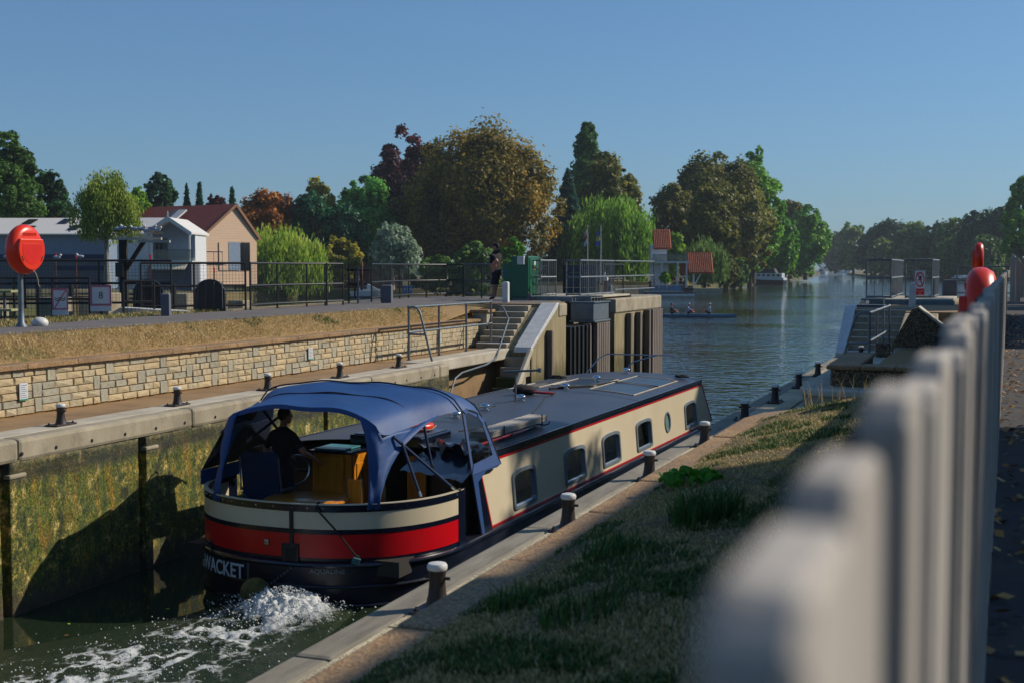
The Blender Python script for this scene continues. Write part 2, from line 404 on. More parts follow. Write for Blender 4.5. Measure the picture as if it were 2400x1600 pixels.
def grassmat(name, dry, green, soil, gs=.9, gthr=.56):
    m, nt, n, b = newmat(name); v = coords(nt)
    f = noise(nt, v, 18, 8, .8); r = ramp(nt, [(.3, lin(soil)), (.5, lin(dry)), (.72, tuple(min(1, x*1.25) for x in lin(dry)))]); nt.links.new(f, r.inputs[0])
    f2 = noise(nt, v, gs, 7, .7); r2 = ramp(nt, [(gthr, (0,)*3), (gthr+.1, (.8,)*3)]); nt.links.new(f2, r2.inputs[0])
    c = mixc(nt, r2.outputs[0], r.outputs[0], lin(green))
    nt.links.new(c, b.inputs['Base Color']); b.inputs['Roughness'].default_value = .95
    bumpn(nt, noise(nt, v, 40, 8, .8), b, .8, .03)
    return m
M['drygrass'] = grassmat('dry_grass', '9a7d52', '5a5c2c', '6b5236')
M['lawn'] = grassmat('lawn', '7a6f42', '465223', '5c4b33', .25, .46)
M['bankland'] = grassmat('bank_land', '6f6340', '3f4a1f', '54432e', .06, .45)

def watermat():
    m, nt, n, b = newmat('river_water')
    b.inputs['Base Color'].default_value = (*lin('202b1c'), 1); b.inputs['Roughness'].default_value = .035
    b.inputs['IOR'].default_value = 1.333; b.inputs['Specular IOR Level'].default_value = .5
    g = nt.nodes.new('ShaderNodeNewGeometry'); sp = nt.nodes.new('ShaderNodeSeparateXYZ'); nt.links.new(g.outputs['Position'], sp.inputs[0])
    v = coords(nt, (1, 1, 1)); vs = coords(nt, (.55, 1.5, 1))
    a = noise(nt, v, 1.45, 2, .5); c = noise(nt, v, .22, 3, .5); d = noise(nt, v, 4.5, 2, .5)
    # wind lanes and old wakes: smooth and ruffled patches across the river
    lane = noise(nt, coords(nt, (.012, .045, 1)), 1.0, 4, .6); lr = ramp(nt, [(.38, (.3,)*3), (.58, (1.2,)*3)]); nt.links.new(lane, lr.inputs[0])
    mx = N(nt, 'ShaderNodeMath', operation='MULTIPLY_ADD', i_1=1.0); nt.links.new(a, mx.inputs[0]); nt.links.new(c, mx.inputs[2])
    mx2 = N(nt, 'ShaderNodeMath', operation='MULTIPLY_ADD', i_1=.10); nt.links.new(d, mx2.inputs[0]); nt.links.new(mx.outputs[0], mx2.inputs[2])
    cal = N(nt, 'ShaderNodeMapRange', i_1=14., i_2=46., i_3=.10, i_4=1.0); nt.links.new(sp.outputs[1], cal.inputs[0])
    far = N(nt, 'ShaderNodeMapRange', i_1=60., i_2=420., i_3=1.0, i_4=1.25); nt.links.new(sp.outputs[1], far.inputs[0])
    s1 = N(nt, 'ShaderNodeMath', operation='MULTIPLY'); nt.links.new(cal.outputs[0], s1.inputs[0]); nt.links.new(lr.outputs[0], s1.inputs[1])
    s2 = N(nt, 'ShaderNodeMath', operation='MULTIPLY'); nt.links.new(s1.outputs[0], s2.inputs[0]); nt.links.new(far.outputs[0], s2.inputs[1])
    bp = N(nt, 'ShaderNodeBump', i_Distance=.125); nt.links.new(s2.outputs[0], bp.inputs['Strength']); nt.links.new(mx2.outputs[0], bp.inputs['Height'])
    nt.links.new(bp.outputs[0], b.inputs['Normal'])
    return m
M['water'] = watermat()

# ------------------------------------------------------------------ the setting: water and land
q = MB(); q.quad((-1500, -500, 0), (1500, -500, 0), (1500, 1900, 0), (-1500, 1900, 0)); q.build('river_water', M['water'], kind='structure')
RIVL = [(-200, 80), (-60, 92), (100, 104), (250, 116), (450, 138), (560, 168), (700, 184), (880, 190), (1100, 198), (1300, 206), (1450, 212), (1560, 216),
        (1625, 228), (1690, 262), (1745, 310), (1790, 350), (1850, 440), (1890, 520), (1912, 700), (1925, 950), (1938, 1190), (1960, 1235)]
RIVR = [(2000, 1215), (1992, 960), (1985, 800), (2010, 640), (2040, 560), (2100, 500), (2200, 455), (2330, 430), (2600, 415)]
left = [gx(u, d) for u, d in RIVL]; right = [gx(u, d) for u, d in RIVR]
q = MB(); q.prism(left+right+[(700, 380), (1490, 300), (1490, 1890), (-1490, 1890), (-1490, -490), (-160, -200), (-110, 30)], -1.0, 1.1)
q.build('far_bank', M['bankland'], kind='structure')

# right (near) bank: upper ground, lower walkway
q = MB(); q.prism([(-1.98, -30), (-1.98, 11.1), (-1.72, 11.8), (-1.2, 12.15), (-.35, 12.2), (-.35, 31.2), (-1.99, 31.2), (-1.99, 33.4), (-3.55, 33.4), (-3.55, 34.3), (-2.65, 34.3), (-2.65, 38.6), (-3.55, 38.6), (-3.55, 45.6), (-2.8, 46.8),
                  (3, 47.5), (24, 49), (60, 58), (200, 120), (400, 130), (400, -300), (-1.98, -300)], -1.0, 2.96)
q.build('towpath_bank', M['drygrass'], kind='structure')
# grass verge rising from the ledge to the fence
def verge_z(x): return 3.0+.30*np.clip((x+1.83)/1.73, 0, 1)**.8
xs = np.linspace(-1.83, -.10, 22); ys = np.linspace(-2, 12.1, 110)
X, Y = np.meshgrid(xs, ys); Z = verge_z(X)+.035*(fbm(X*2.2, Y*2.2, 3)-.5)
keep = []
idx = np.arange(X.size).reshape(X.shape)
fc = np.stack([idx[:-1, :-1], idx[:-1, 1:], idx[1:, 1:], idx[1:, :-1]], -1).reshape(-1, 4)
cx_ = X.ravel()[fc].mean(1); cy_ = Y.ravel()[fc].mean(1)
def verge_ok(x, y): return (y < 11.1) | (x > -1.83+(y-11.1)*1.1)
fc = fc[verge_ok(cx_, cy_)]
me = np_mesh('grass_verge', np.stack([X.ravel(), Y.ravel(), Z.ravel()], 1), fc, grassmat('verge', '6f5c3c', '33421a', '4a3a26', 1.1, .5), smooth=True); link(me, 'grass_verge', kind='structure')
q = MB(); q.box(-.10, 3.6, -30, 47.4, 2.9, 3.285); q.build('towpath', M['asphalt_dark'], kind='structure')
q = MB(); q.prism([(3.6, -300), (400, -300), (400, 120), (200, 110), (60, 52), (24, 46), (3.6, 46)], 2.5, 3.27); q.build('bank_lawn', M['lawn'], kind='structure')
q = MB(); q.prism([(-3.55, 33.4), (-3.55, 34.3), (-2.65, 34.3), (-2.65, 38.6), (-3.55, 38.6), (-3.55, 45.6), (-2.8, 46.8), (-.12, 47.2), (-.12, 31.3), (-1.95, 31.3), (-1.95, 33.4)], 2.97, 3.27)
q.build('lockside_pavement', M['paving_brown'], kind='structure')
# lower walkway on the near side, beyond the curved end of the ledge it widens
q = MB(); q.prism([(-2.86, -20), (-2.86, 31.4), (-1.99, 31.4), (-.36, 31.1), (-.36, 12.3), (-1.96, 12.3), (-1.96, -20)], -1, 2.16); q.build('lower_walkway', M['concrete_pale'], kind='structure')

# island between lock and weir
q = MB(); q.prism([(-20, -60), (-18.2, 8), (-18.0, 26), (-18.9, 35), (-19.4, 40.8), (-18.4, 42.2), (-16.6, 42.2), (-15.3, 41.0), (-14.5, 43), (-13.9, 46.2), (-11.9, 46.2), (-11.7, 45.7), (-11.7, 39.3), (-12.3, 39.3), (-12.3, 34.3), (-11.3, 34.3),
                  (-11.3, 33.42), (-13.15, 33.42), (-14.05, 32.6), (-14.05, -60)], -1.0, 3.26)
q.build('lock_island', M['pierconc'], kind='structure')
q = MB(); q.prism([(-18.1, -60), (-17.6, 8), (-17.6, 25.5), (-17.2, 26.2), (-18.0, 32), (-14.06, 33), (-14.06, -60)], 3.2, 3.275); q.build('island_grass', M['drygrass'], kind='structure')
q = MB(); q.prism([(-15.4, -60), (-15.5, 15.5), (-15.9, 18), (-16.6, 20.5), (-16.9, 24), (-16.7, 26), (-17.2, 30), (-17.4, 33.5), (-18.7, 36), (-19.0, 40.4), (-18.2, 41.7), (-16.7, 41.7), (-15.1, 40), (-14.2, 42.8), (-13.7, 45.2), (-12.5, 45.4), (-12.45, 39.3), (-12.45, 33.9), (-14.1, 33.9), (-14.1, -60)], 3.26, 3.292)
q.build('footpath', M['asphalt'], kind='structure')
q = MB(); q.prism([(-14.09, 33.43), (-14.09, 33.88), (-11.32, 33.88), (-11.32, 33.43)], 3.26, 3.3); q.build('landing_pavement', M['paving_brown'], kind='structure')
# dried slope between the stone wall and the path
ys = np.linspace(-6, 33.3, 170); ts = np.linspace(0, 1, 12); T, Y = np.meshgrid(ts, ys)
endk = np.clip((Y-30.6)/2.4, 0, 1)
X = -13.36+(-14.12+13.36)*T; Z = 2.925+(3.275-2.925)*(T**.85)+.05*(fbm(X*3, Y*1.6, 11)-.5)*np.sin(PI*T)+endk*.25*(1-T)
idx = np.arange(X.size).reshape(X.shape)
fc = np.stack([idx[:-1, :-1], idx[:-1, 1:], idx[1:, 1:], idx[1:, :-1]], -1).reshape(-1, 4)
link(np_mesh('dry_slope', np.stack([X.ravel(), Y.ravel(), Z.ravel()], 1), fc, M['drygrass'], smooth=True), 'dry_slope', kind='structure')
q = MB(); q.prism([(-13.12, -20), (-13.12, 33.3), (-12.02, 33.3), (-12.02, 31.4), (-12.3, 31.4), (-12.3, 26.0), (-12.02, 26.0), (-12.02, -20)], -1, 2.17); q.build('lower_walkway', M['paving_brown'], kind='structure')

# ------------------------------------------------------------------ lock walls
LX, RX = -11.28, -3.55
lw = empty('lock_wall', (LX, 14, 0), 0, 'algae-covered lock chamber wall opposite, below the row of bollards and pale coping', 'lock wall')
def wm(o):
    m = o.matrix_basis.copy()
    return wm(o.parent) @ o.matrix_parent_inverse @ m if o.parent else m
def kid(o, parent):
    """parent while keeping world coordinates"""
    o.parent = parent; o.matrix_parent_inverse = wm(parent).inverted(); return o
grooves = [1.7, 4.35, 7.05, 9.72, 12.37, 15.08, 17.75, 20.4, 23.1]
edges = [-20.0]+grooves+[26.0]
for i in range(len(edges)-1):
    y0, y1 = edges[i]+(.03 if i else 0), edges[i+1]-(.03 if i < len(edges)-2 else 0)
    if y1 < 6: nx, nz = 4, 10
    else: nx, nz = max(4, int((y1-y0)/.055)), 54
    yy = np.linspace(y0, y1, nx+1); zz = np.linspace(-.6, 1.93, nz+1)
    Yg, Zg = np.meshgrid(yy, zz); Xg = LX+.02*(fbm(Yg*3, Zg*3, i+20)-.5)*2+.014*(fbm(Yg*14, Zg*14, i+40, 3)-.5)*2-.02
    Xg[:, 0] = LX-.17; Xg[:, -1] = LX-.17
    ed = np.arange(Xg.size).reshape(Xg.shape)
    f_ = np.stack([ed[:-1, :-1], ed[:-1, 1:], ed[1:, 1:], ed[1:, :-1]], -1).reshape(-1, 4)
    o = link(np_mesh('wall_panel', np.stack([Xg.ravel(), Yg.ravel(), Zg.ravel()], 1), f_, M['algae'], smooth=True), 'wall_panel'); kid(o, lw)
q = MB(); q.box(LX-.75, LX-.19, -20, 26, -1, 1.95); kid(q.build('wall_core', M['wood_dark']), lw)
for y in grooves[3:]:
    q = MB(); q.box(LX-.1, LX+.006, y+.055, y+.34, -.6, 1.70); kid(q.build('fender_strip', M['algae'], bevel=.02), lw)
    q = MB(); q.box(LX-.1, LX+.012, y+.05, y+.35, 1.702, 1.76); kid(q.build('strip_cap', M['concrete'], bevel=.02), lw)
def slab_run(x0, x1, y0, y1, L, z0, z1, mat, name, parent, bevel=.02, gap=.006, jit=.0):
    y = y0; rng = random.Random(int(x0*100))
    while y < y1-.05:
        e = min(y+L*(1+rng.uniform(-.15, .15)), y1)
        if y1-e < .3: e = y1
        q = MB(); q.box(x0, x1, y, e-gap, z0, z1+rng.uniform(-jit, jit)); kid(q.build(name, mat, bevel=bevel), parent); y = e
slab_run(LX-.30, LX+.01, -8, 26, 3.4, 1.90, 2.19, M['concrete'], 'coping_nose', lw, .05, .004)
slab_run(LX-.74, LX-.305, -8, 26, 3.4, 2.0, 2.188, M['concrete_pale'], 'coping_slab', lw, .01, .004)
# drain holes through the coping nose
q = MB(); y = -5.2
hv = q
hole = []
rng = random.Random(5)
while y < 25.6:
    M_ = Matrix.Translation((LX+.005, y, 2.0)) @ Matrix.Rotation(PI/2, 4, 'Y')
    h = MB(); h.lathe([(.024, 0), (.024, .012)], 10, (0, 0, 0), 0, M_)
    if y > 11.5: kid(h.build('drain_hole', M['black']), lw)
    y += rng.choice([.62, .7, .8, .55])

# recess with stairs going down to the water (left side, Y 26-31.4)
M['moss'] = PM('moss_wall', '3c4a12', .9, '252d0c', 2.5, stretch=(1, 1, .5), bump=.6, bscale=12, dirt='6a6150', dirt_amt=.5, dscale=1.5)
st = empty('lock_stairs', (-11.8, 30, 0), 0, 'recessed mossy stairs leading down into the lock with a bent handrail', 'stairs')
q = MB(); q.box(-12.5, -12.31, 26.0, 31.4, -1, 1.92); kid(q.build('back_wall', M['moss']), st)
q = MB(); q.box(-12.5, -11.9, 26.01, 31.5, 1.925, 2.195); kid(q.build('recess_coping', M['concrete_pale'], bevel=.03), st)
q = MB(); q.box(-12.30, LX-.02, 25.8, 26.03, -1, 1.90); kid(q.build('end_wall', M['algae']), st)
for k in range(9):
    y1 = 31.4-.30*k; z = 1.98-.24*k
    q = MB(); q.box(-11.93, -11.33, y1-.32, y1 if k else 31.5, max(z-.5, -.8), z); kid(q.build('step', M['moss'] if k > 1 else M['concrete'], bevel=.012), st)
q = MB(); q.extr([(-11.32, 31.45, 2.19), (-11.32, 31.2, 2.19), (-11.32, 28.2, -.3), (-11.32, 28.6, -.3)], (.09, 0, 0)); kid(q.build('stringer', M['concrete_pale'], bevel=.01), st)
rl = MB(); rl.tube([(-12.35, 31.65, 3.32), (-12.2, 31.7, 3.26), (-11.98, 31.55, 2.95), (-11.87, 30.5, 2.16), (-11.84, 30.3, 2.02), (-11.83, 29.6, 1.9), (-11.82, 28.0, 1.82), (-11.82, 27.6, 1.72), (-11.8, 26.5, .5), (-11.8, 26.3, .1)], .024, 8)
kid(rl.build('handrail', M['galv'], smooth=True), st)

# far part of the left wall: cheek, gate recess, pier
pw = empty('lock_pier', (-11.5, 39, 0), 0, 'tall stained concrete lock pier with vertical timber fenders beside open water, left of the channel', 'pier')
q = MB(); q.extr([(LX-.72, 31.42, -1), (LX-.72, 31.42, 2.17), (LX-.72, 33.45, 3.26), (LX-.72, 34.3, 3.26), (LX-.72, 34.3, -1)], (.71, 0, 0)); kid(q.build('cheek_wall', M['pierconc'], bevel=.02), pw)
q = MB(); q.extr([(LX-.45, 31.25, 2.10), (LX-.45, 31.32, 2.24), (LX-.45, 33.42, 3.33), (LX-.45, 33.60, 3.33), (LX-.45, 33.50, 3.20)], (.47, 0, 0)); kid(q.build('stair_coping', M['white'], bevel=.015), pw)
q = MB(); q.box(LX-.75, LX+.02, 33.62, 34.31, 2.95, 3.30); kid(q.build('corner_block', M['concrete'], bevel=.03), pw)
pts = [(LX-.02, 39.25), (LX-.02, 45.1), (LX-.25, 45.85), (LX-.8, 46.3), (-13.8, 46.3), (-13.8, 39.2), (LX-.2, 39.2)]
q = MB(); q.prism(pts, -1, 3.0); kid(q.build('pier_body', M['pierconc']), pw)
q = MB(); q.prism([(x+(.05 if x > -12 else 0), y+(.05 if y > 44 else 0)) for x, y in pts], 2.86, 3.31); kid(q.build('pier_coping', M['concrete'], bevel=.04), pw)
for y, wd in ((32.55, .14), (40.55, .2), (41.75, .2)):
    q = MB(); q.box(LX, LX+.17, y, y+wd, -.6, 2.82 if y > 35 else 2.62); kid(q.build('fender_post', M['fender_wood'], bevel=.02), pw)
for k in range(7):
    q = MB(); q.box(LX+.0, LX+(.20 if k == 0 else .26), 42.85+k*.235, 43.05+k*.235, -.6, 2.86+.02*(k % 2)); kid(q.build('fender_post', M['fender_wood'], bevel=.02), pw)
q = MB(); q.box(-12.34, -12.28, 34.28, 39.22, -1, 3.2); kid(q.build('recess_wall', M['algae']), pw)

# lock gates standing open in their recesses
def gate(name, side, label):
    g = empty(name, (LX if side < 0 else RX, 36.5, 0), 0, label, 'lock gate')
    fx = lambda x: x if side < 0 else -14.83-x
    def bx(nm, mat, x0, x1, y0, y1, z0, z1, bevel=.012):
        a, b_ = sorted((fx(x0), fx(x1))); q = MB(); q.box(a, b_, y0, y1, z0, z1); return kid(q.build(nm, mat, bevel=bevel), g)
    bx('top_girder', M['galv'], -11.95, -11.23, 36.75, 38.35, 2.72, 3.24)
    bx('girder_flange', M['galv'], -12.0, -11.18, 36.72, 38.4, 3.243, 3.275)
    bx('girder_flange', M['galv'], -12.0, -11.18, 36.72, 38.4, 2.66, 2.717)
    for k in range(5):
        q = MB(); y = 36.9+.3*k; a = fx(-11.95); b_ = fx(-11.35)
        q.tube([(a, y, 3.28), (a, y, 3.42), (b_, y, 3.42), (b_, y, 3.28)], .022, 6); kid(q.build('ladder_hoop', M['galv']), g)
    bx('heel_post', M['fender_wood'], -11.5, -11.28, 36.6, 36.72, -.8, 2.64)
    for k in range(6): bx('gate_fender', M['fender_wood'], -11.30, -11.17, 36.95+k*.235, 37.14+k*.235, -.7, 2.64)
    bx('gate_skin', M['iron'], -11.95, -11.36, 34.9, 38.6, -.8, 2.6, 0)
    for k in range(4): bx('gate_rib', M['iron'], -11.36, -11.30, 35.1+.4*k, 35.22+.4*k, -.8, 2.6)
    # walkway deck over the gate
    bx('walkway_deck', M['concrete_pale'], -13.75, -11.55, 37.45, 42.0, 3.365, 3.425)
    bx('deck_beam', M['galv'], -13.78, -11.52, 37.38, 37.44, 3.25, 3.40)
    bx('deck_beam', M['galv'], -13.78, -11.52, 42.02, 42.1, 3.25, 3.40)
    bx('deck_pad', M['concrete'], -13.8, -12.3, 37.46, 41.9, 3.27, 3.36)
    return g
gate('lock_gate', -1, 'steel lock gate with timber fenders folded into the left wall below the green cabinet')
gate('lock_gate', 1, 'open lock gate folded into the near-side wall behind the right-hand steps')

# stairs from the lower walkway to the upper level
def upstairs(side, label):
    fx = lambda x: x if side < 0 else -14.83-x
    g = empty('stairs', (fx(-12.4), 32.4, 2.19), 0, label, 'stairs')
    w0, w1 = (-12.86, -12.0) if side < 0 else (-12.86, -11.56)
    for k in range(7):
        a, b_ = sorted((fx(w0), fx(w1))); q = MB(); q.box(a, b_, 31.45+.28*k, 33.45, 2.165+.156*k, 2.165+.156*(k+1)-.03); kid(q.build('riser', M['concrete']), g)
        q = MB(); q.box(a, b_, 31.42+.28*k, 31.72+.28*k if k < 6 else 33.46, 2.165+.156*(k+1)-.029, 2.165+.156*(k+1)); kid(q.build('tread', M['concrete_pale'] if k else M['white'], bevel=.008), g)
    return g
upstairs(-1, 'seven concrete steps up to the island path beside the white sloping coping')
g = upstairs(1, 'concrete steps on the near side behind the grey hoop handrail')
q = MB(); q.extr([(-3.53, 31.35, 2.15), (-3.53, 31.3, 2.28), (-3.53, 33.3, 3.36), (-3.53, 33.6, 3.36), (-3.53, 33.6, 2.15)], (.26, 0, 0)); kid(q.build('cheek_wall', M['white'], bevel=.015), g)

# near-side lock wall: nose, pale aggregate slabs, upper ledge stones
rw = empty('lock_wall', (RX, 10, 0), 0, 'near-side lock wall with pale aggregate coping running along the grass verge', 'lock wall')
q = MB(); q.box(RX, -2.87, -20, 33.4, -1, 1.92); kid(q.build('wall_face', M['algae']), rw)
slab_run(RX-.01, RX+.235, -6, 33.4, 4.2, 1.90, 2.188, M['nosing'], 'coping_nose', rw, .03, .006, .004)
slab_run(RX+.238, -2.86, -6, 31.4, 1.35, 1.95, 2.192, M['agg_pale'], 'coping_slab', rw, .008, .008, .003)
slab_run(-2.03, -1.80, -6, 11.15, 1.15, 2.2, 3.0, M['agg_brown'], 'ledge_stone', rw, .018, .010, .004)
q = MB(); q.prism([(-2.03, 11.16), (-1.95, 11.6), (-1.72, 11.98), (-1.3, 12.28), (-.36, 12.36), (-.36, 12.1), (-1.2, 12.05), (-1.55, 11.8), (-1.8, 11.16)], 2.2, 2.998); kid(q.build('ledge_end', M['agg_brown'], bevel=.015), rw)

# stone retaining wall (left)
sw = empty('stone_wall', (-13.1, 20, 2.19), 0, 'low coursed stone wall behind the far row of bollards, under the dried grass slope', 'stone wall')
q = MB(); q.box(-13.6, -13.125, -8, 33.2, 2.0, 2.84); kid(q.build('wall_core', M['mortar']), sw)
slab_run(-13.42, -13.035, -8, 32.3, 1.15, 2.845, 2.925, M['agg_brown'], 'cap_stone', sw, .012, .006, .003)
def stone_mesh(k):
    rng = random.Random(k*13+1); j = lambda a: rng.uniform(-a, a); c = .07
    # unit stone: x = depth (front +), y length 0..1, z height 0..1
    vs = [(0, 0, 0), (0, 1, 0), (0, 1, 1), (0, 0, 1)]
    vs += [(.6+j(.15), 0+j(.004), 0+j(.02)), (.6+j(.15), 1+j(.004), 0+j(.02)), (.6+j(.15), 1+j(.004), 1+j(.02)), (.6+j(.15), 0+j(.004), 1+j(.02))]
    vs += [(1+j(.25), .05, c), (1+j(.25), .95, c), (1+j(.25), .95, 1-c), (1+j(.25), .05, 1-c), (1.15+j(.3), .5+j(.2), .5+j(.15))]
    fs = [(0, 1, 5, 4), (1, 2, 6, 5), (2, 3, 7, 6), (3, 0, 4, 7), (4, 5, 9, 8), (5, 6, 10, 9), (6, 7, 11, 10), (7, 4, 8, 11), (8, 9, 12), (9, 10, 12), (10, 11, 12), (11, 8, 12)]
    return vs, fs
variants = []
for k in range(12):
    vs, fs = stone_mesh(k); me = bpy.data.meshes.new('stone'); me.from_pydata(vs, [], fs)
    bm = bmesh.new(); bm.from_mesh(me); bmesh.ops.recalc_face_normals(bm, faces=bm.faces); bm.to_mesh(me); bm.free()
    me.materials.append(STONE[[0, 0, 2, 0, 1, 2, 0, 2, 0, 2, 1, 1][k]]); variants.append(me)
rng = random.Random(21); stones = []
Hc = .655/6
for dr in range(3):
    y = 11.0+rng.uniform(0, .4)
    while y < 33:
        span = rng.uniform(.9, 1.35); tallw = rng.uniform(.15, .24)
        for r_ in (0, 1):
            yy = y; 
            while yy < y+span-.02:
                L = rng.uniform(.2, .42)
                if y+span-yy-L < .12: L = y+span-yy
                stones.append((yy, L, 2.19+(dr*2+r_)*Hc, Hc, False)); yy += L
        stones.append((y+span, tallw, 2.19+dr*2*Hc, 2*Hc, True)); y += span+tallw
stones.sort(key=lambda s_: s_[0])
vis = [s_ for s_ in stones if 12.2 < s_[0] < 32.2]
par = [s_ for s_ in vis if s_[0]+s_[1] > 12.9][:300]; ps = set(par)
far_ = MB()
sw_inv = None
for (y, L, z, h, tall) in stones:
    if (y, L, z, h, tall) in ps:
        k = rng.choice([4, 10, 11]) if tall else (rng.choice([4, 10, 11]) if rng.random() < .22 else rng.choice([0, 1, 2, 3, 5, 6, 7, 8, 9]))
        o = bpy.data.objects.new('stone', variants[k]); COL.objects.link(o); o.parent = sw
        o.location = (-.03, y-20+.005, z-2.19+.005); o.scale = (.034, L-.010, h-.010)
    else:
        far_.box(-13.14, -13.096+rng.uniform(-.006, .006), y+.006, y+L-.006, z+.006, z+h-.006)
kid(far_.build('stone_courses', STONE[0], kind='stuff'), sw)
q = MB(); q.box(-13.3, -12.9, 32.3, 32.75, 2.19, 3.08); kid(q.build('end_pier', STONE[1], bevel=.02), sw)
q = MB(); q.box(-13.38, -12.84, 32.24, 32.8, 3.083, 3.16); kid(q.build('end_cap', M['agg_brown'], bevel=.015), sw)
# ------------------------------------------------------------------ the wide-beam canal boat (local axes: y forward from the stern centre, x to starboard)
BH = -R(1.2)
boat = empty('canal_boat', (-8.52, 15.9, 0), BH, 'wide cream and navy canal boat with red stripe and blue stern canopy leaving the lock', 'canal boat')
def sgn(a): return -1 if a < 0 else 1
def outline(off, z, n=56, bow=True, rake=0.):
    """plan outline of the hull at height z, inset by off: starboard bow -> stern -> port bow"""
    a, b = 1.88-off, 1.85-off; pts = []
    if bow:
        for k in range(13):
            t = k/12; yb = 17.9-off+rake; x = a*(1-(1-t)**2.2) if t < 1 else a
            pts.append((max(x, .02), yb-(yb-13.8)*t, z))
    else: pts.append((a, 14.2, z))
    for y in (10, 6, 3, 1): pts.append((a, y, z))
    for k in range(n+1):
        th = PI/2-PI*k/n
        pts.append((a*sgn(math.sin(th))*abs(math.sin(th))**(2/2.3), -b*abs(math.cos(th))**(2/2.3), z))
    for y in (1, 3, 6, 10): pts.append((-a, y, z))
    m = pts[:13] if bow else pts[:1]
    for p in reversed(m): pts.append((-p[0], p[1], z))
    return pts
def stern_arc(off, z, t0=-90, t1=90, n=48):
    a, b = 1.88-off, 1.85-off; out = []
    for k in range(n+1):
        th = R(t0+(t1-t0)*k/n); s_, c_ = math.sin(th), math.cos(th)
        out.append((a*sgn(s_)*abs(s_)**(2/2.3), -b*abs(c_)**(2/2.3), z))
    return out
GZ = .56
q = MB(); q.loft([outline(.14, -.5), outline(.05, 0), outline(.03, .25), outline(.0, .5), outline(0, GZ)], caps=True)
q.build('hull', M['hull'], boat, smooth=True)
for z, r_, nm in ((GZ-.01, .034, 'rubbing_strake'), (.27, .022, 'rubbing_strake'), (.03, .018, 'rubbing_strake')):
    q = MB(); o_ = outline(-.004 if z > .5 else .022, z); q.tube(o_+[o_[0]], r_, 8); q.build(nm, M['navy'] if z > .5 else M['hull'], boat, smooth=True)

# stern dodger: coloured bands, each its own strip of plate
def band(name, z0, z1, mat, off=.03, t0=-96, t1=90, th=.02, lean=0.):
    q = MB(); A = stern_arc(off, z0, max(t0, -90), t1); B = stern_arc(off+lean, z1, max(t0, -90), t1)
    Ai = stern_arc(off+th, z0, max(t0, -90), t1); Bi = stern_arc(off+lean+th, z1, max(t0, -90), t1)
    q.loft([A, B, Bi, Ai], closed=False); n = len(A)
    q.loft([Ai, A], closed=False)
    q.poly([A[-1], B[-1], Bi[-1], Ai[-1]]); q.poly([A[0], Ai[0], Bi[0], B[0]])
    return q.build(name, mat, boat, smooth=True)
band('dodger_plinth', GZ+.01, .632, M['navy'], .04)
band('red_band', .634, .938, M['red'], .036)
band('navy_band', .94, 1.0, M['navy'], .033)
band('cream_band', 1.002, 1.222, M['cream'], .036)
band('navy_cap', 1.224, 1.312, M['navy'], .030, th=.05)
inn = MB(); A = stern_arc(.066, .634); B = stern_arc(.066, 1.30); inn.loft([A, B], closed=False); inn.build('dodger_lining', M['cream'], boat, smooth=True)
rim = MB(); rim.loft([stern_arc(.028, 1.314), stern_arc(.028, 1.325), stern_arc(.085, 1.325), stern_arc(.085, 1.314)], closed=False); rim.build('rail_capping', M['cream'], boat, smooth=True)
# end posts of the dodger, centre strip and hatch
for sx in (1, -1):
    q = MB(); x = sx*1.85; q.box(min(x, x-sx*.04), max(x, x-sx*.04), -.16, .06, GZ, 1.33); q.build('end_post', M['navy'], boat, bevel=.006)
def on_stern(th, z, off=.0):
    s_, c_ = math.sin(R(th)), math.cos(R(th)); a, b = 1.88-off, 1.85-off
    x = a*sgn(s_)*abs(s_)**(2/2.3); y = -b*abs(c_)**(2/2.3)
    e = 1.3; nx = sgn(x)*abs(x/a)**e/a; ny = -abs(y/b)**e/b; L = math.hypot(nx, ny); return Vector((x, y, z)), Vector((nx/L, ny/L, 0))
def plate(name, th, z0, z1, wd, mat, off, t=.02, bevel=.004):
    p, nrm = on_stern(th, 0, off); tx = Vector((-nrm.y, nrm.x, 0)); q = MB()
    q.extr([p+tx*wd/2+Vector((0, 0, z0)), p-tx*wd/2+Vector((0, 0, z0)), p-tx*wd/2+Vector((0, 0, z1)), p+tx*wd/2+Vector((0, 0, z1))], nrm*t)
    return q.build(name, mat, boat, bevel=bevel)
plate('centre_strip', 6, .80, 1.24, .055, M['navy'], .05, .032)
plate('stern_hatch', 5.5, .575, .81, .24, M['navy'], .045, .03)
plate('hatch_recess', 6, .60, .77, .13, M['black'], .045, .036)
plate('exhaust_outlet', -2, .76, .84, .07, M['steel'], .05, .05, .012)
plate('number_block', -1, .1, .13, .05, M['hull'], .02, .02)
# snap fasteners
q = MB()
for k in range(-13, 15):
    p, nrm = on_stern(k*6.1, 1.275, .028); Mx = Matrix.Translation(p) @ nrm.to_track_quat('Z', 'Y').to_matrix().to_4x4(); q.lathe([(.010, 0), (.008, .008)], 8, (0, 0, 0), 0, Mx)
q.build('press_studs', M['chrome'], boat)
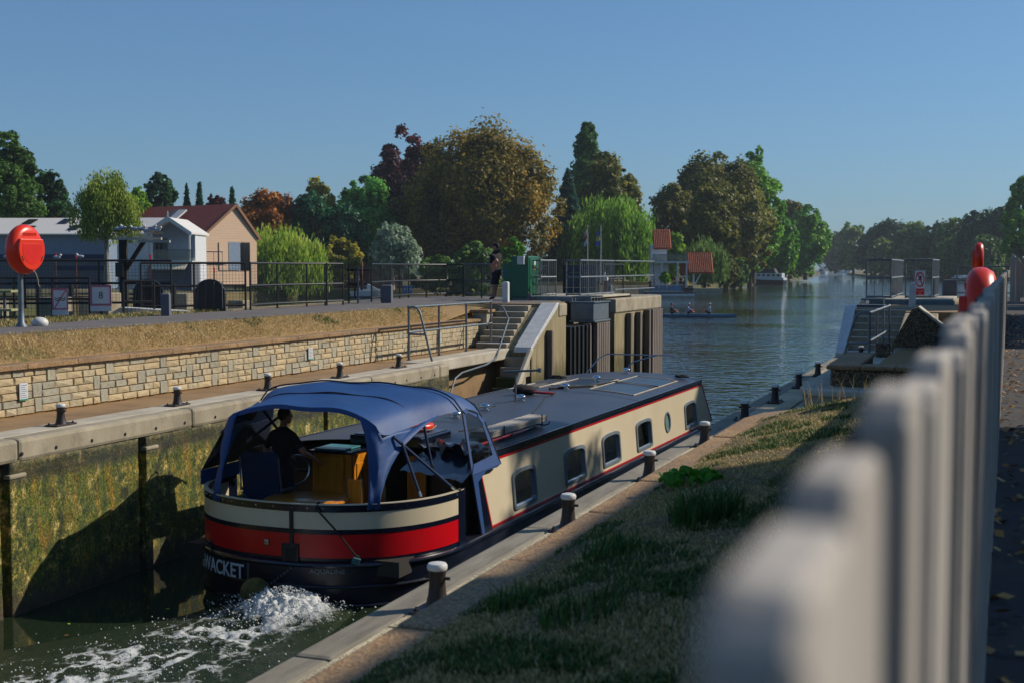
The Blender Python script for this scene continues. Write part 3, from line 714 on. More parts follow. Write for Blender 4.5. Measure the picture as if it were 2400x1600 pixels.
# deck dollies and mooring rope
for th in (32, -36):
    p, nrm = on_stern(th, GZ, .02); q = MB(); c = p-nrm*.0
    q.lathe([(.03, 0), (.022, .04), (.022, .07), (.04, .09), (.04, .11), (.012, .125)], 12, (c.x, c.y, GZ)); q.build('dolly', M['iron'], boat, smooth=True)
p0, n0 = on_stern(16, 1.33, .05); p1, n1 = on_stern(32, GZ+.1, .0)
q = MB(); q.tube([p0-n0*.1, p0, p0+n0*.06-Vector((0, 0, .05)), p0.lerp(p1, .5)+n1*.09+Vector((0, 0, .0)), p1+n1*.02], .012, 6)
q.torus((p1.x, p1.y, GZ+.07), .035, .016, 14, 6); q.build('mooring_rope', M['rope'], boat, smooth=True)
q = MB(); q.box(-.05, .05, -.015, .015, -.09, .0); o = q.build('rope_tail', PM('teal_rope', '3a6f78', .8), boat, bevel=.01); o.location = p1+n1*.06; o.rotation_euler = (.2, .3, .6)
# rope fender (mossy) hung on two chains at the stern centre
M['fenderball'] = PM('mossy_fender', '2a2820', .95, '77702a', 3.5, bump=1., bscale=22, bdist=.04, dirt='8a8450', dirt_amt=.7, dscale=4)
p, nrm = on_stern(-3, .1, .0); c = p+nrm*.17; q = MB(); q.ball((c.x, c.y, .17), .2, 20, 0, (1.05, .9, 1.05)); fb = q.build('stern_fender', M['fenderball'], boat, smooth=True)
for s_ in (-9, 6):
    pp, nn = on_stern(s_, .50, -.01); q = MB(); a = Vector((pp.x, pp.y, .5)); b_ = Vector((c.x+(.12 if s_ > 0 else -.14), c.y+.03, .25))
    for k in range(9):
        t = k/8; m_ = a.lerp(b_, t); q.torus((0, 0, 0), .014, .005, 8, 5, 0, Matrix.Translation(m_) @ Matrix.Rotation(PI/2, 4, 'X') @ Matrix.Rotation(k*1.5, 4, 'Y'))
    q.build('chain', M['galv'], fb)

# painted names, bent round the hull
def text_mesh(body, size, ext=.0015, sx=1.0, bold=0.0):
    cu = bpy.data.curves.new('t', 'FONT'); cu.body = body; cu.size = size; cu.extrude = ext; cu.offset = bold; cu.align_x = 'CENTER'; cu.align_y = 'CENTER'
    o = bpy.data.objects.new('t', cu); COL.objects.link(o); bpy.context.view_layer.update()
    me = bpy.data.meshes.new_from_object(o.evaluated_get(bpy.context.evaluated_depsgraph_get()))
    bpy.data.objects.remove(o); bpy.data.curves.remove(cu)
    for v in me.vertices: v.co.x *= sx
    return me
def subdivide(me, cuts=2):
    bm = bmesh.new(); bm.from_mesh(me); bmesh.ops.triangulate(bm, faces=bm.faces); bmesh.ops.subdivide_edges(bm, edges=[e for e in bm.edges if e.calc_length() > .06], cuts=cuts); bm.to_mesh(me); bm.free()
arc = [(th, on_stern(th, 0, .02)[0]) for th in np.linspace(-95, 95, 400)]
al = [0]
for i in range(1, len(arc)): al.append(al[-1]+(arc[i][1]-arc[i-1][1]).length)
def hull_text(body, size, th, z, mat, sx=1., bold=0., off=.018):
    me = text_mesh(body, size, .002, sx, bold); subdivide(me); s0 = np.interp(th, [a[0] for a in arc], al)
    for v in me.vertices:
        t = float(np.interp(s0+v.co.x, al, [a[0] for a in arc])); p, nn = on_stern(t, z+v.co.y, off); v.co = p+nn*(.004+v.co.z)
    me.materials.append(mat); o = bpy.data.objects.new('boat_name', me); COL.objects.link(o); o.parent = boat; return o
hull_text('EWACKET', .265, -27.5, .375, PM('name_white', 'c3d4e2', .5), .86, .004, -.008)
hull_text('AQUALINE', .085, 20, .475, PM('maker_grey', '7f8890', .5), 1.1, 0., -.006)

# cabin
CX0, CX1 = 1.78, 1.70                     # half widths at gunwale and at the eaves
ZC0, ZC1 = GZ+.005, 1.50
def side_x(z): return CX0+(CX1-CX0)*(z-ZC0)/(1.62-ZC0)
def aft(z): return 1.16-(z-.52)*.32
def fore(z): return 15.15-(z-.56)*.86
wins = [(2.02, 2.98), (4.36, 5.44), (6.42, 7.50), (8.62, 9.72), (12.5, 13.55)]
WB, WT = .66, 1.255
def win_outline(y0, y1, g=0., n=6):
    """rounded window: small lower corners, low arched top (counter-clockwise seen from starboard)"""
    y0 += g; y1 -= g; b, t = WB+g, WT-g; r = max(.02, .07-g*.6); pts = []
    for k in range(n+1): a = PI+PI/2*k/n; pts.append((y0+r+r*math.cos(a), b+r+r*math.sin(a)))
    for k in range(n+1): a = -PI/2+PI/2*k/n; pts.append((y1-r+r*math.cos(a), b+r+r*math.sin(a)))
    s_ = t-.10
    for k in range(2*n+1):
        a = PI*k/(2*n); e = .62
        pts.append(((y0+y1)/2+(y1-y0)/2*sgn(math.cos(a))*abs(math.cos(a))**e, s_+.10*abs(math.sin(a))**.8))
    return pts
for sx in (1, -1):
    q = MB(); P3 = lambda y, z: (sx*side_x(z), y, z)
    ycur = None; z0, z1 = ZC0+.03, ZC1
    cuts = []
    for (a, b) in wins: cuts.append(('w', a, b))
    cuts.append(('p', 10.78, 11.22)); cuts.sort(key=lambda c_: c_[1])
    yl0, yl1 = aft(z0), aft(z1); prev = None
    for kind, a, b in cuts:
        if prev is None: q.poly([P3(yl0, z0), P3(a, z0), P3(a, z1), P3(yl1, z1)])
        else: q.poly([P3(prev, z0), P3(a, z0), P3(a, z1), P3(prev, z1)])
        if kind == 'w': o_ = win_outline(a, b, .012)
        else: o_ = [(11+.208*math.cos(-PI+PI*2*k/28), 1.0+.208*math.sin(-PI+PI*2*k/28)) for k in range(28)]
        zs = (WB+.07 if kind == 'w' else 1.0); low = [p_ for p_ in o_ if p_[1] <= zs+1e-6]; top = [p_ for p_ in o_ if p_[1] > zs+1e-6]
        low.sort(key=lambda p_: p_[0]); top.sort(key=lambda p_: p_[0])
        zl = low[0][1]; zr = low[-1][1]
        q.poly([P3(a, z0), P3(b, z0), P3(b, zr)]+[P3(*p_) for p_ in reversed(low)]+[P3(a, zl)])
        q.poly([P3(a, zl), P3(*low[0])]+[P3(*p_) for p_ in top]+[P3(*low[-1]), P3(b, zr), P3(b, z1), P3(a, z1)])
        prev = b
    q.poly([P3(prev, z0), P3(fore(z0)-.05, z0), P3(fore(z1)-.05, z1), P3(prev, z1)])
    q.build('cabin_side', M['cream'], boat, fix=False)
    for (za, zb, mat, nm, ex) in ((ZC0, ZC0+.03, M['redline'], 'red_line', .004), (ZC1, ZC1+.034, M['redline'], 'red_line', .004), (ZC1+.036, 1.63, M['navy'], 'navy_edge', .006)):
        q = MB(); x0 = sx*(side_x(za)+ex); x1 = sx*(side_x(zb)+ex)
        q.extr([(x0, aft(za), za), (x0, fore(za), za), (x1, fore(zb), zb), (x1, aft(zb), zb)], (-sx*.02, 0, 0)); q.build(nm, mat, boat)
    q = MB(); za, zb = ZC0+.031, ZC1-.001
    q.extr([(sx*(side_x(za)+.005), aft(za)+.0, za), (sx*(side_x(za)+.005), aft(za)+.03, za), (sx*(side_x(zb)+.005), aft(zb)+.03, zb), (sx*(side_x(zb)+.005), aft(zb), zb)], (-sx*.02, 0, 0)); q.build('red_line', M['redline'], boat)
    q = MB(); q.extr([(sx*(side_x(za)+.006), fore(za)-.055, za), (sx*(side_x(za)+.006), fore(za)-.03, za), (sx*(side_x(zb)+.006), fore(zb)-.03, zb), (sx*(side_x(zb)+.006), fore(zb)-.055, zb)], (-sx*.02, 0, 0)); q.build('red_line', M['redline'], boat)
    q = MB(); za, zb = ZC0, 1.6
    q.extr([(sx*(side_x(za)+.001), aft(za)-.42, za), (sx*(side_x(za)+.001), aft(za)-.002, za), (sx*(side_x(zb)+.001), aft(zb)-.002, zb), (sx*(side_x(zb)+.001), aft(zb)-.30, zb)], (-sx*.03, 0, 0)); q.build('aft_panel', M['navy'], boat)
    q = MB(); q.extr([(sx*(side_x(za)+.001), fore(za)-.028, za), (sx*(side_x(za)+.001), fore(za)+.04, za), (sx*(side_x(zb)+.001), fore(zb)+.04, zb), (sx*(side_x(zb)+.001), fore(zb)-.028, zb)], (-sx*.05, 0, 0)); q.build('fore_edge', M['navy'], boat)
    for wi, (a, b) in enumerate(wins):
        # frame
        q = MB(); oo, ii = win_outline(a, b, 0), win_outline(a, b, .055); x = lambda z, e: sx*(side_x(z)+e)
        q.loft([[(x(z, .004), y, z) for y, z in oo], [(x(z, .028), y, z) for y, z in oo], [(x(z, .028), y, z) for y, z in ii], [(x(z, -.03), y, z) for y, z in ii]], caps=False)
        fr = q.build('window', PM('window_frame', '8b98a2', .35, '7f8c97', 3, metal=.4) if not bpy.data.materials.get('window_frame') else bpy.data.materials['window_frame'], boat)
        q = MB(); q.poly([(x(z, -.012), y, z) for y, z in win_outline(a, b, .05)]); q.build('pane', M['glass'], fr)
        # curtain drawn to the forward half of the opening, or blind
        q = MB(); n = 26
        if wi == 0:
            for k in range(18):
                z = WB+.08+.028*k; q.box(min(x(z, -.06), x(z, -.062)), max(x(z, -.06), x(z, -.062)), a+.05, a+.55, z, z+.016)
            q.build('blind', M['slate'], fr)
        else:
            y0, y1 = (a+.38, b-.03) if wi != 3 else (a+.04, b-.3); rows = []
            for z in (WB+.02, WT-.05):
                rows.append([(x(z, -.07+.022*math.sin(k*1.9+wi)), y0+(y1-y0)*k/n+(.08*(WT-z) if wi != 3 else -.02), z) for k in range(n+1)])
            q.loft(rows, closed=False); q.build('curtain', M['curtain_dark'] if wi in (3,) else M['curtain'], fr, smooth=True)
    q = MB(); o1 = [(11+.222*math.cos(2*PI*k/28), 1.0+.222*math.sin(2*PI*k/28)) for k in range(28)]; o2 = [(11+.185*math.cos(2*PI*k/28), 1.0+.185*math.sin(2*PI*k/28)) for k in range(28)]
    q.loft([[(sx*(side_x(z)+.003), y, z) for y, z in o1], [(sx*(side_x(z)+.025), y, z) for y, z in o1], [(sx*(side_x(z)+.022), y, z) for y, z in o2], [(sx*(side_x(z)-.03), y, z) for y, z in o2]], caps=False)
    pf = q.build('porthole', bpy.data.materials['window_frame'], boat)
    q = MB(); q.poly([(sx*(side_x(z)-.01), y, z) for y, z in o2]); q.build('pane', PM('frosted_pane', '6f8a86', .25, '64807d', 2) if not bpy.data.materials.get('frosted_pane') else bpy.data.materials['frosted_pane'], pf)
# registration number
me = text_mesh('N151143', .075, .001, 1.0); 
for v in me.vertices: v.co = Vector((side_x(1.40+v.co.y)+.004, 1.14+v.co.x, 1.405+v.co.y))
me.materials.append(PM('number_red', 'b8543f', .5)); o = bpy.data.objects.new('registration_number', me); COL.objects.link(o); o.parent = boat
# interior: floor, bulkheads
q = MB(); q.box(-1.7, 1.7, 1.0, 14.2, .0, .4); q.build('cabin_floor', M['wood_dark'], boat)
q = MB(); q.box(-1.66, 1.66, 14.1, 14.16, .3, 1.6); q.build('fore_bulkhead', M['navy'], boat)
q = MB(); q.box(-.02, .02, 1.3, 14.1, .4, 1.55); q.build('inner_partition', PM('cabin_lining', '8c7a5a', .7), boat)
# roof: cambered sheet with overlapping joints
def roof_z(x): return 1.635+.145*(1-(abs(x)/1.72)**2.2)
secs = [.88, 3.3, 6.1, 9.0, 11.9, 14.25]
for k in range(len(secs)-1):
    rows = []
    for y in (secs[k], secs[k+1]-.004):
        rows.append([(x, y+(-.0), roof_z(x)+(.003 if k % 2 else 0)) for x in np.linspace(-1.715, 1.715, 25)])
    q = MB(); q.loft(rows, closed=False); q.loft([[(p[0], p[1], p[2]-.03) for p in r_] for r_ in rows], closed=False)
    q.build('roof_sheet', M['roof'], boat, smooth=True, fix=False)
q = MB(); rows = [[(x, y, roof_z(x)-(0 if y < 14.3 else .06)) for x in np.linspace(-1.715, 1.715, 25)] for y in (14.252, 14.30)]; q.loft(rows, closed=False); q.build('roof_lip', M['navy'], boat)
for sx in (1, -1):
    q = MB(); q.box(min(sx*1.70, sx*1.735), max(sx*1.70, sx*1.735), .8, 14.28, 1.632, 1.655); q.build('roof_edge', M['navy'], boat, bevel=.006)
# foredeck
q = MB(); q.loft([outline(.02, GZ-.02)[:13]+[(-p[0], p[1], p[2]) for p in reversed(outline(.02, GZ-.02)[:13])]]); 
fd = outline(.04, GZ+.004)[:13]; q = MB(); q.poly(fd+[(-p[0], p[1], p[2]) for p in reversed(fd)]); q.build('foredeck', M['roof'], boat)
for pts in ([(-1.3, 14.35, 1.6), (-.95, 14.6, 2.08), (-.78, 14.65, 2.17), (.9, 14.65, 2.17), (1.05, 14.6, 2.08), (1.42, 14.3, 1.62)], [(-.12, 14.35, 1.74), (-.13, 14.42, 1.92), (-.05, 14.5, 2.0), (.5, 14.65, 2.17)]):
    q = MB(); q.tube(pts, .016, 8); q.build('grab_rail', M['steel'], boat, smooth=True)
# roof furniture
for y in (2.5, 3.93, 5.2, 6.95, 9.5, 11.6, 13.9):
    x = -.05; q = MB(); z = roof_z(x); q.lathe([(.075, 0), (.075, .015), (.045, .02), (.045, .05), (.098, .055), (.10, .075), (.085, .10), (.05, .118), (.001, .125)], 18, (x, y, z)); q.build('mushroom_vent', M['chrome'], boat, smooth=True)
q = MB(); q.tube([(-.1, 6.8, 1.77), (-.1, 6.8, 2.33)], .018, 8); q.tube([(-.32, 6.72, 2.34), (.32, 6.95, 2.37)], .022, 8); q.box(.30, .36, 6.93, 6.99, 2.33, 2.41); ae = q.build('tv_aerial', M['galv'], boat)
q = MB(); q.tube([(-.1, 6.8, 1.79), (-.3, 6.2, 1.775), (-.1, 5.8, 1.785), (-.5, 5.0, 1.775), (-.9, 4.4, 2.05), (-1.1, 4.2, 2.15), (-1.3, 3.9, 1.9), (-1.35, 3.6, 1.72)], .007, 6); q.build('aerial_cable', M['black'], boat)
q = MB(); q.tube([(.05, 8.6, 1.79), (.2, 7.6, 1.785), (.6, 6.2, 1.77), (.9, 5.0, 1.755), (1.0, 4.2, 1.74), (.95, 3.2, 1.745), (.7, 2.4, 1.765)], .011, 6); q.build('roof_hose', M['rope'], boat)
for k, (xa, xb, ya, yb) in enumerate([(.46, 1.42, 9.55, 11.35), (.46, 1.42, 11.38, 13.1), (-.62, .34, 10.2, 12.0), (-1.45, -.72, 9.7, 11.4)]):
    q = MB(); n = 8
    rows = [[(xa+(xb-xa)*i/n, y, roof_z(xa+(xb-xa)*i/n)+.010) for i in range(n+1)] for y in (ya, yb)]; q.loft(rows, closed=False); pn = q.build('solar_panel', PM('solar_cells', '23262e', .25, '2a2e38', 2) if k == 0 else bpy.data.materials['solar_cells'], boat, smooth=True, fix=False)
    q = MB()
    for (p_, r_) in (((xa, ya), (xb, ya)), ((xb, ya), (xb, yb)), ((xb, yb), (xa, yb)), ((xa, yb), (xa, ya))):
        seg = [(p_[0]+(r_[0]-p_[0])*i/n, p_[1]+(r_[1]-p_[1])*i/n) for i in range(n+1)]
        q.tube([(x, y, roof_z(x)+.013) for x, y in seg], .013, 5)
    q.build('panel_edge', M['concrete_pale'], pn)
q = MB(); q.tube([(-.3, 9.2, 1.80), (.3, 10.1, 1.80), (.42, 11.36, 1.80), (1.44, 11.37, 1.72)], [.03, .03, .018, .012], 6); q.build('cable_run', M['black'], boat)
# gang planks on brackets and red boat hook (rest on the roof: things of their own)
def on_boat(name, label, cat, group=None, loc=(0, 0, 0), rz=0):
    p = wm(boat) @ Vector(loc); return empty(name, p, BH+rz, label, cat, group)
for y in (2.3, 3.95):
    br = MB()
    br.tube([(1.12, y, 1.71), (1.12, y, 1.86)], .012, 6); br.tube([(1.50, y, 1.70), (1.50, y, 1.90)], .012, 6); br.tube([(1.12, y, 1.745), (1.56, y, 1.725)], .012, 6); br.tube([(1.55, y, 1.73), (1.61, y, 1.74), (1.64, y, 1.79)], .010, 6)
    br.build('plank_bracket', M['iron'], boat)
pk = on_boat('gang_plank', 'pale weathered gangplanks stacked on brackets along the boat roof', 'plank', loc=(1.31, 3.05, 1.757))
for k in range(2):
    q = MB(); q.box(-.165, .165, -1.28+.05*k, 1.22, .052*k, .052*k+.048); q.build('plank', PM('plank_paint', 'b9b2a4', .85, '958f84', 4, stretch=(8, .6, 8), bump=.3, bscale=12, dirt='6d665c', dirt_amt=.5) if k == 0 else bpy.data.materials['plank_paint'], pk, bevel=.006)
hk = on_boat('boat_hook', 'red boat hook pole lying beside the planks on the boat roof', 'boat hook', loc=(1.60, 2.2, 1.765))
q = MB(); q.tube([(0, -1.5, .0), (0, .75, .0)], .019, 8); q.build('pole', M['redline'], hk); q = MB(); q.tube([(0, .75, 0), (0, .86, 0), (.05, .92, .02)], .012, 6); q.build('hook_tip', M['steel'], hk)
bgx = on_boat('kit_bag', 'dark crumpled bag on the boat roof beside the aerial', 'bag', loc=(-.42, 8.1, 1.775))
q = MB(); q.ball((0, 0, .09), .2, 14, 0, (1.25, 1.0, .55)); q.ball((-.12, .1, .1), .13, 10, 0, (1.2, 1, .8)); bo = q.build('bag_body', PM('bag_cloth', '1b1518', .9, '2a1d20', 7, bump=.6, bscale=9, bdist=.05), bgx, smooth=True)
q = MB(); q.tube([(.22, -.05, .06), (.42, -.02, .05), (.58, .1, .04)], .026, 8); q.build('bag_strap', PM('pink_red', 'b8303a', .6), bgx, smooth=True)
for (x, y, s_, lab) in ((1.35, 13.75, .15, 'black rope coil on the front right corner of the boat roof'), (-1.2, 12.2, .2, 'black coiled rope on the far left side of the boat roof')):
    rc = on_boat('rope_coil', lab, 'rope', loc=(x, y, roof_z(x))); q = MB(); rng = random.Random(int(y*10)); pts = []
    for k in range(90):
        a = k*.55; rr = s_*(.55+.45*rng.random()); pts.append((rr*math.cos(a)*1.2, rr*math.sin(a), .02+.10*rng.random()*(1.2-rr/s_)+.02))
    q.tube(pts, .012, 5); q.build('rope_turns', M['rope'], rc)
# sliding hatch, aft bulkhead with doors, cockpit fittings
q = MB(); q.box(-.35, .82, .80, 1.85, 1.70, 1.86); q.build('slide_hatch', M['navy'], boat, bevel=.02)
q = MB(); q.box(-.30, .77, .84, 1.81, 1.862, 1.875); q.build('hatch_top', PM('hatch_top', '4b5a72', .35), boat, bevel=.005)
q = MB(); q.box(-1.6, 1.6, -1.45, 1.0, .40, .60); q.build('cockpit_deck', PM('cockpit_deck', '2a2723', .8), boat)
db = PM('dark_bulkhead', '15130f', .35)
for (xa, xb) in ((-1.66, -.42), (.62, 1.66)): q = MB(); q.box(xa, xb, .86, .92, .5, 1.61); q.build('aft_bulkhead', db, boat)
wo_ = M['wood_orange']
def panel_door(name, x0, x1, y, z0, z1, parent):
    q = MB(); q.box(x0, x1, y-.02, y+.02, z0, z1); d = q.build(name, wo_, parent, bevel=.006)
    q = MB(); s_ = .075; q.box(x0, x0+s_, y-.034, y-.021, z0, z1); q.box(x1-s_, x1, y-.034, y-.021, z0, z1); q.box(x0+s_+.001, x1-s_-.001, y-.034, y-.021, z1-s_, z1); q.box(x0+s_+.001, x1-s_-.001, y-.034, y-.021, z0, z0+s_)
    q.build('door_frame', wo_, d, bevel=.004)
    q = MB(); q.box(x0+s_+.04, x1-s_-.04, y-.03, y-.021, z0+s_+.04, z1-s_-.04); q.build('raised_panel', wo_, d, bevel=.008); return d
cab = MB(); cab.box(-.62, .0, .22, .82, .6, 1.66); cb = cab.build('steering_cabinet', wo_, boat, bevel=.008)
panel_door('cabinet_door', -.60, -.10, .195, .66, 1.62, boat)
q = MB(); q.tube([(-.47, .15, .98), (-.47, .13, 1.04)], .012, 6); q.build('door_knob', M['chrome'], boat)
q = MB(); q.box(-.66, .04, .14, .86, 1.662, 1.70); q.build('cabinet_top', M['navy'], boat, bevel=.01)
q = MB(); q.box(-.60, -.1, .2, .7, 1.702, 1.725); q.build('chart_cover', PM('teal_cover', '4f8f96', .3), boat, bevel=.008)
q = MB(); q.box(.01, .035, .24, .82, .6, 1.64); q.box(.012, .05, .30, .74, 1.28, 1.52); q.build('side_panel', wo_, boat, bevel=.006)
q = MB(); q.box(.036, .055, .40, .55, 1.18, 1.40); q.build('switch_plate', M['steel'], boat, bevel=.004)
panel_door('cabin_door', .62, .92, .78, .62, 1.60, boat)
panel_door('cabin_door', .10, .14, .80, .62, 1.60, boat)
q = MB(); q.torus((0, 0, 0), .21, .016, 28, 8, 0, Matrix.Translation((-.78, .02, 1.42)) @ Matrix.Rotation(R(75), 4, 'X'))
for k in range(3):
    a = k*2*PI/3; q.tube([(-.78, .02, 1.42), (-.78+.21*math.cos(a), .02-.054*math.sin(a), 1.42+.2*math.sin(a))], .01, 6)
q.tube([(-.78, .02, 1.42), (-.78, .3, 1.36)], .02, 8); q.build('steering_wheel', M['steel'], boat, smooth=True)
# black folded cover and clear sheets over the starboard side of the cockpit
q = MB(); n = 14; rows = []
for j in range(9):
    rows.append([(.85+.95*i/n, .05+1.0*j/8, 1.50+.22*j/8-.10*(i/n)**2+.05*math.sin(i*1.7+j*1.3)*(1 if j > 4 else .3)) for i in range(n+1)])
q.loft(rows, closed=False); q.build('folded_cover', PM('cover_sheet', '26364f', .25, '1b2638', 2, coat=.4), boat, smooth=True, fix=False)
q = MB(); rows = []
for j in range(7):
    rows.append([(.75+1.0*i/n, .75+.55*j/6, 1.73+.10*math.sin(i*.9+j*1.1)*math.sin(PI*i/n)+.05*math.sin(j*2+i*2.1)) for i in range(n+1)])
q.loft(rows, closed=False); q.build('rolled_screen', PM('screen_sheet', '6f7787', .12, '3c4250', 3, coat=.6), boat, smooth=True, fix=False)
q = MB(); q.box(1.66, 1.69, -.05, .82, .62, 1.45); q.build('side_screen', PM('screen_black', '07080a', .15), boat, bevel=.01)

# blue canopy
def hoopx(W, zt, zs, n=28, p=3.2, skew=0.):
    out = []
    for k in range(n+1):
        u = -1+2*k/n; out.append((W*u+skew, zs+(zt-zs)*max(0, 1-abs(u)**p)**.55))
    return out
cs = [(-1.18, 1.20, 2.50, 2.13, .03), (-.80, 1.23, 2.54, 2.16, .03), (-.34, 1.27, 2.575, 2.20, .02), (.05, 1.46, 2.62, 2.28, 0), (.42, 1.63, 2.665, 2.34, 0), (.85, 1.64, 2.635, 2.31, 0), (1.16, 1.62, 2.56, 2.14, 0)]
rows = [[(x, y+.06*(1-(x/W)**2)*(-1 if i == 0 else 0), z-(.018*math.sin(i*2.3+x*3.1) if i in (1, 3, 5) else 0)-.012*math.sin(x*7+y*5)) for x, z in hoopx(W, zt, zs, skew=sk)] for i, (y, W, zt, zs, sk) in enumerate(cs)]
q = MB(); q.loft(rows, closed=False); cr = q.build('canopy_roof', M['canvas'], boat, smooth=True, fix=False)
sm = cr.modifiers.new('sub', 'SUBSURF'); sm.levels = 1; sm.render_levels = 2
q = MB()
for i in (2, 4, 6): q.tube([(x, y, z+.008) for x, y, z in rows[i]], .012, 6)
q.build('canopy_seam', M['cloth_navy'], boat, smooth=True)
# rear valance
r0 = rows[0]; q = MB(); q.loft([r0, [(x*1.005, y-.012, z-.055-.01*abs(x)) for x, y, z in r0]], closed=False); q.build('rear_valance', M['canvas'], boat, smooth=True, fix=False)
# corner pillars of cloth: flare out of the roof edge and run down to the rail
def pillar(th, i0, i1, name, wtop, wbot):
    q = MB(); pb, nb = on_stern(th, 1.25, .02); tb = Vector((-nb.y, nb.x, 0)); rr = []
    top = [Vector(rows[k][j]) for k, j in i1]
    n = len(top)
    for s_ in range(9):
        t = s_/8; ring = []
        for k in range(n):
            u = k/(n-1)-.5; b_ = pb+tb*(u*wbot)+nb*.012; m_ = pb.lerp(top[n//2], .72)+tb*(u*wbot*1.05); m_.z = 2.0
            a1 = b_.lerp(m_, t); a2 = m_.lerp(top[k], t); p_ = a1.lerp(a2, t); ring.append(tuple(p_+nb*.015*math.sin(t*9+k)))
        rr.append(ring)
    q.loft(rr, closed=False); o = q.build(name, M['canvas'], boat, smooth=True, fix=False)
    sd = o.modifiers.new('solid', 'SOLIDIFY'); sd.thickness = .012; return o
J = 28
pillar(39, 0, [(0, 24), (0, 25), (0, 26), (0, 27), (0, 28), (1, 28), (2, 28), (3, 28)], 'corner_pillar', .4, .15)
pillar(-29, 0, [(3, 0), (2, 0), (1, 0), (0, 0), (0, 1), (0, 2), (0, 3)], 'corner_pillar', .35, .17)
# port side curtain with clear window
def sheet(name, pts, mat, th=.01):
    q = MB(); q.poly(pts); o = q.build(name, mat, boat, fix=False); sd = o.modifiers.new('solid', 'SOLIDIFY'); sd.thickness = th; return o
px_ = -1.84
sheet('side_curtain', [(-1.72, -.95, 1.3), (-1.78, .8, 1.3), (-1.78, .8, 1.50), (-1.72, -.95, 1.50)], M['canvas'])
sheet('side_curtain', [(-1.36, -1.0, 2.05), (-1.66, .8, 2.05), (-1.62, .8, 2.32), (-1.22, -1.0, 2.16)], M['canvas'])
sheet('side_curtain', [(-1.75, -.35, 1.5), (-1.76, -.28, 1.5), (-1.49, -.28, 2.05), (-1.48, -.35, 2.05)], M['canvas'])
sheet('side_window', [(-1.71, -.95, 1.505), (-1.755, -.36, 1.505), (-1.48, -.36, 2.045), (-1.37, -.95, 2.045)], M['vinyl'], .004)
sheet('side_window', [(-1.765, -.27, 1.505), (-1.78, .8, 1.505), (-1.66, .8, 2.045), (-1.50, -.27, 2.045)], M['vinyl'], .004)
# starboard front panel with its clear window
xs_ = lambda z: 1.80-.20*max(0, z-1.45)/.9
Pn = lambda y, z: (xs_(z)+.012, y, z)
outer = [(.46, 2.33), (.60, 2.335), (.95, 2.24), (1.14, 2.11), (1.21, 1.95), (1.41, 1.46), (1.28, 1.43), (.88, 1.44), (.58, 1.32), (.82, .56), (.70, .56), (.36, 1.45)]
inner = [(.54, 2.27), (.64, 2.28), (.93, 2.18), (1.05, 2.07), (1.11, 1.92), (1.19, 1.62), (.46, 1.58)]
io = [0, 1, 2, 3, 4, 5, 11]
q = MB()
for k in range(len(inner)):
    a, b_ = inner[k], inner[(k+1) % len(inner)]; c_, d_ = outer[io[(k+1) % len(inner)]], outer[io[k]]
    q.poly([Pn(*d_), Pn(*c_), Pn(*b_), Pn(*a)])
q.poly([Pn(*outer[11]), Pn(*outer[5]), Pn(*outer[6]), Pn(*outer[7]), Pn(*outer[8]), Pn(*outer[9]), Pn(*outer[10])])
o = q.build('front_panel', PM('blue_canvas_light', '1a4680', .6, '173f74', 2, bump=.2, bscale=6), boat, fix=True); sd = o.modifiers.new('solid', 'SOLIDIFY'); sd.thickness = .012
q = MB(); q.poly([Pn(*p_) for p_ in inner]); q.build('panel_window', M['vinyl'], boat)
q = MB(); q.tube([Pn(*p_) for p_ in outer[1:6]], .012, 6); q.tube([Pn(*p_) for p_ in (outer[0], outer[11], outer[10])], .010, 6); q.build('panel_zip', M['black'], boat)
# front windscreen of the canopy: clear sheet across the cabin roof
fr_ = rows[6]

# frame tubes
tb = M['cloth_blue']
for pts in ([(1.27, -.95, 2.12), (1.80, -.20, 1.34)], [(1.34, -.85, 2.04), (1.62, -.86, 1.34)], [(1.25, -.1, 2.4), (1.36, .05, 1.55)],
            [(-1.15, -.9, 2.25), (-1.2, -.3, 2.4), (-1.2, .5, 1.7)], [(-1.25, -.6, 2.2), (-1.72, -.5, 1.35)], [(-1.0, .75, 2.45), (-1.35, -.2, 1.9)]):
    q = MB(); q.tube(pts, .02, 8); fr0 = q.build('frame_tube', tb, boat)
    q = MB(); q.tube([Vector(pts[-1]), Vector(pts[-1])+(Vector(pts[-2])-Vector(pts[-1])).normalized()*.07], .024, 8); q.build('tube_end', M['steel'], fr0)
q = MB(); q.ball((-.95, -.9, 2.30), .065, 12, 0, (1, 1.2, 1.2)); q.build('deck_lamp', M['black'], boat, smooth=True)

# loose things aboard
ch = on_boat('folding_chair', 'blue folding camping chair standing with its back to the stern rail', 'chair', loc=(-.86, -.75, .60), rz=.12)
q = MB(); q.extr([(-.27, -.02, .42), (.27, -.02, .42), (.285, -.08, 1.14), (.24, -.085, 1.19), (-.24, -.085, 1.19), (-.285, -.08, 1.14)], (0, .025, 0)); q.build('backrest', M['chairblue'], ch, bevel=.01)
q = MB(); q.box(-.26, .26, 0, .46, .40, .43); q.build('seat', M['chairblue'], ch, bevel=.01)
for sx in (-1, 1):
    q = MB(); q.tube([(sx*.29, -.03, .62), (sx*-.25, -.08, .02)], .011, 6); q.build('leg', M['slate'], ch)
    q = MB(); q.tube([(sx*.29, .44, .60), (sx*.27, -.05, .02)], .011, 6); q.build('leg', M['slate'], ch)
    q = MB(); q.tube([(sx*.29, -.09, 1.12), (sx*.30, -.03, .66)], .012, 6); q.tube([(sx*.30, -.03, .66), (sx*.30, .42, .64)], .02, 8); q.build('armrest', M['slate'], ch)
tbx = on_boat('cockpit_table', 'round varnished wooden table inside the stern rail', 'table', loc=(-.10, -.85, .60))
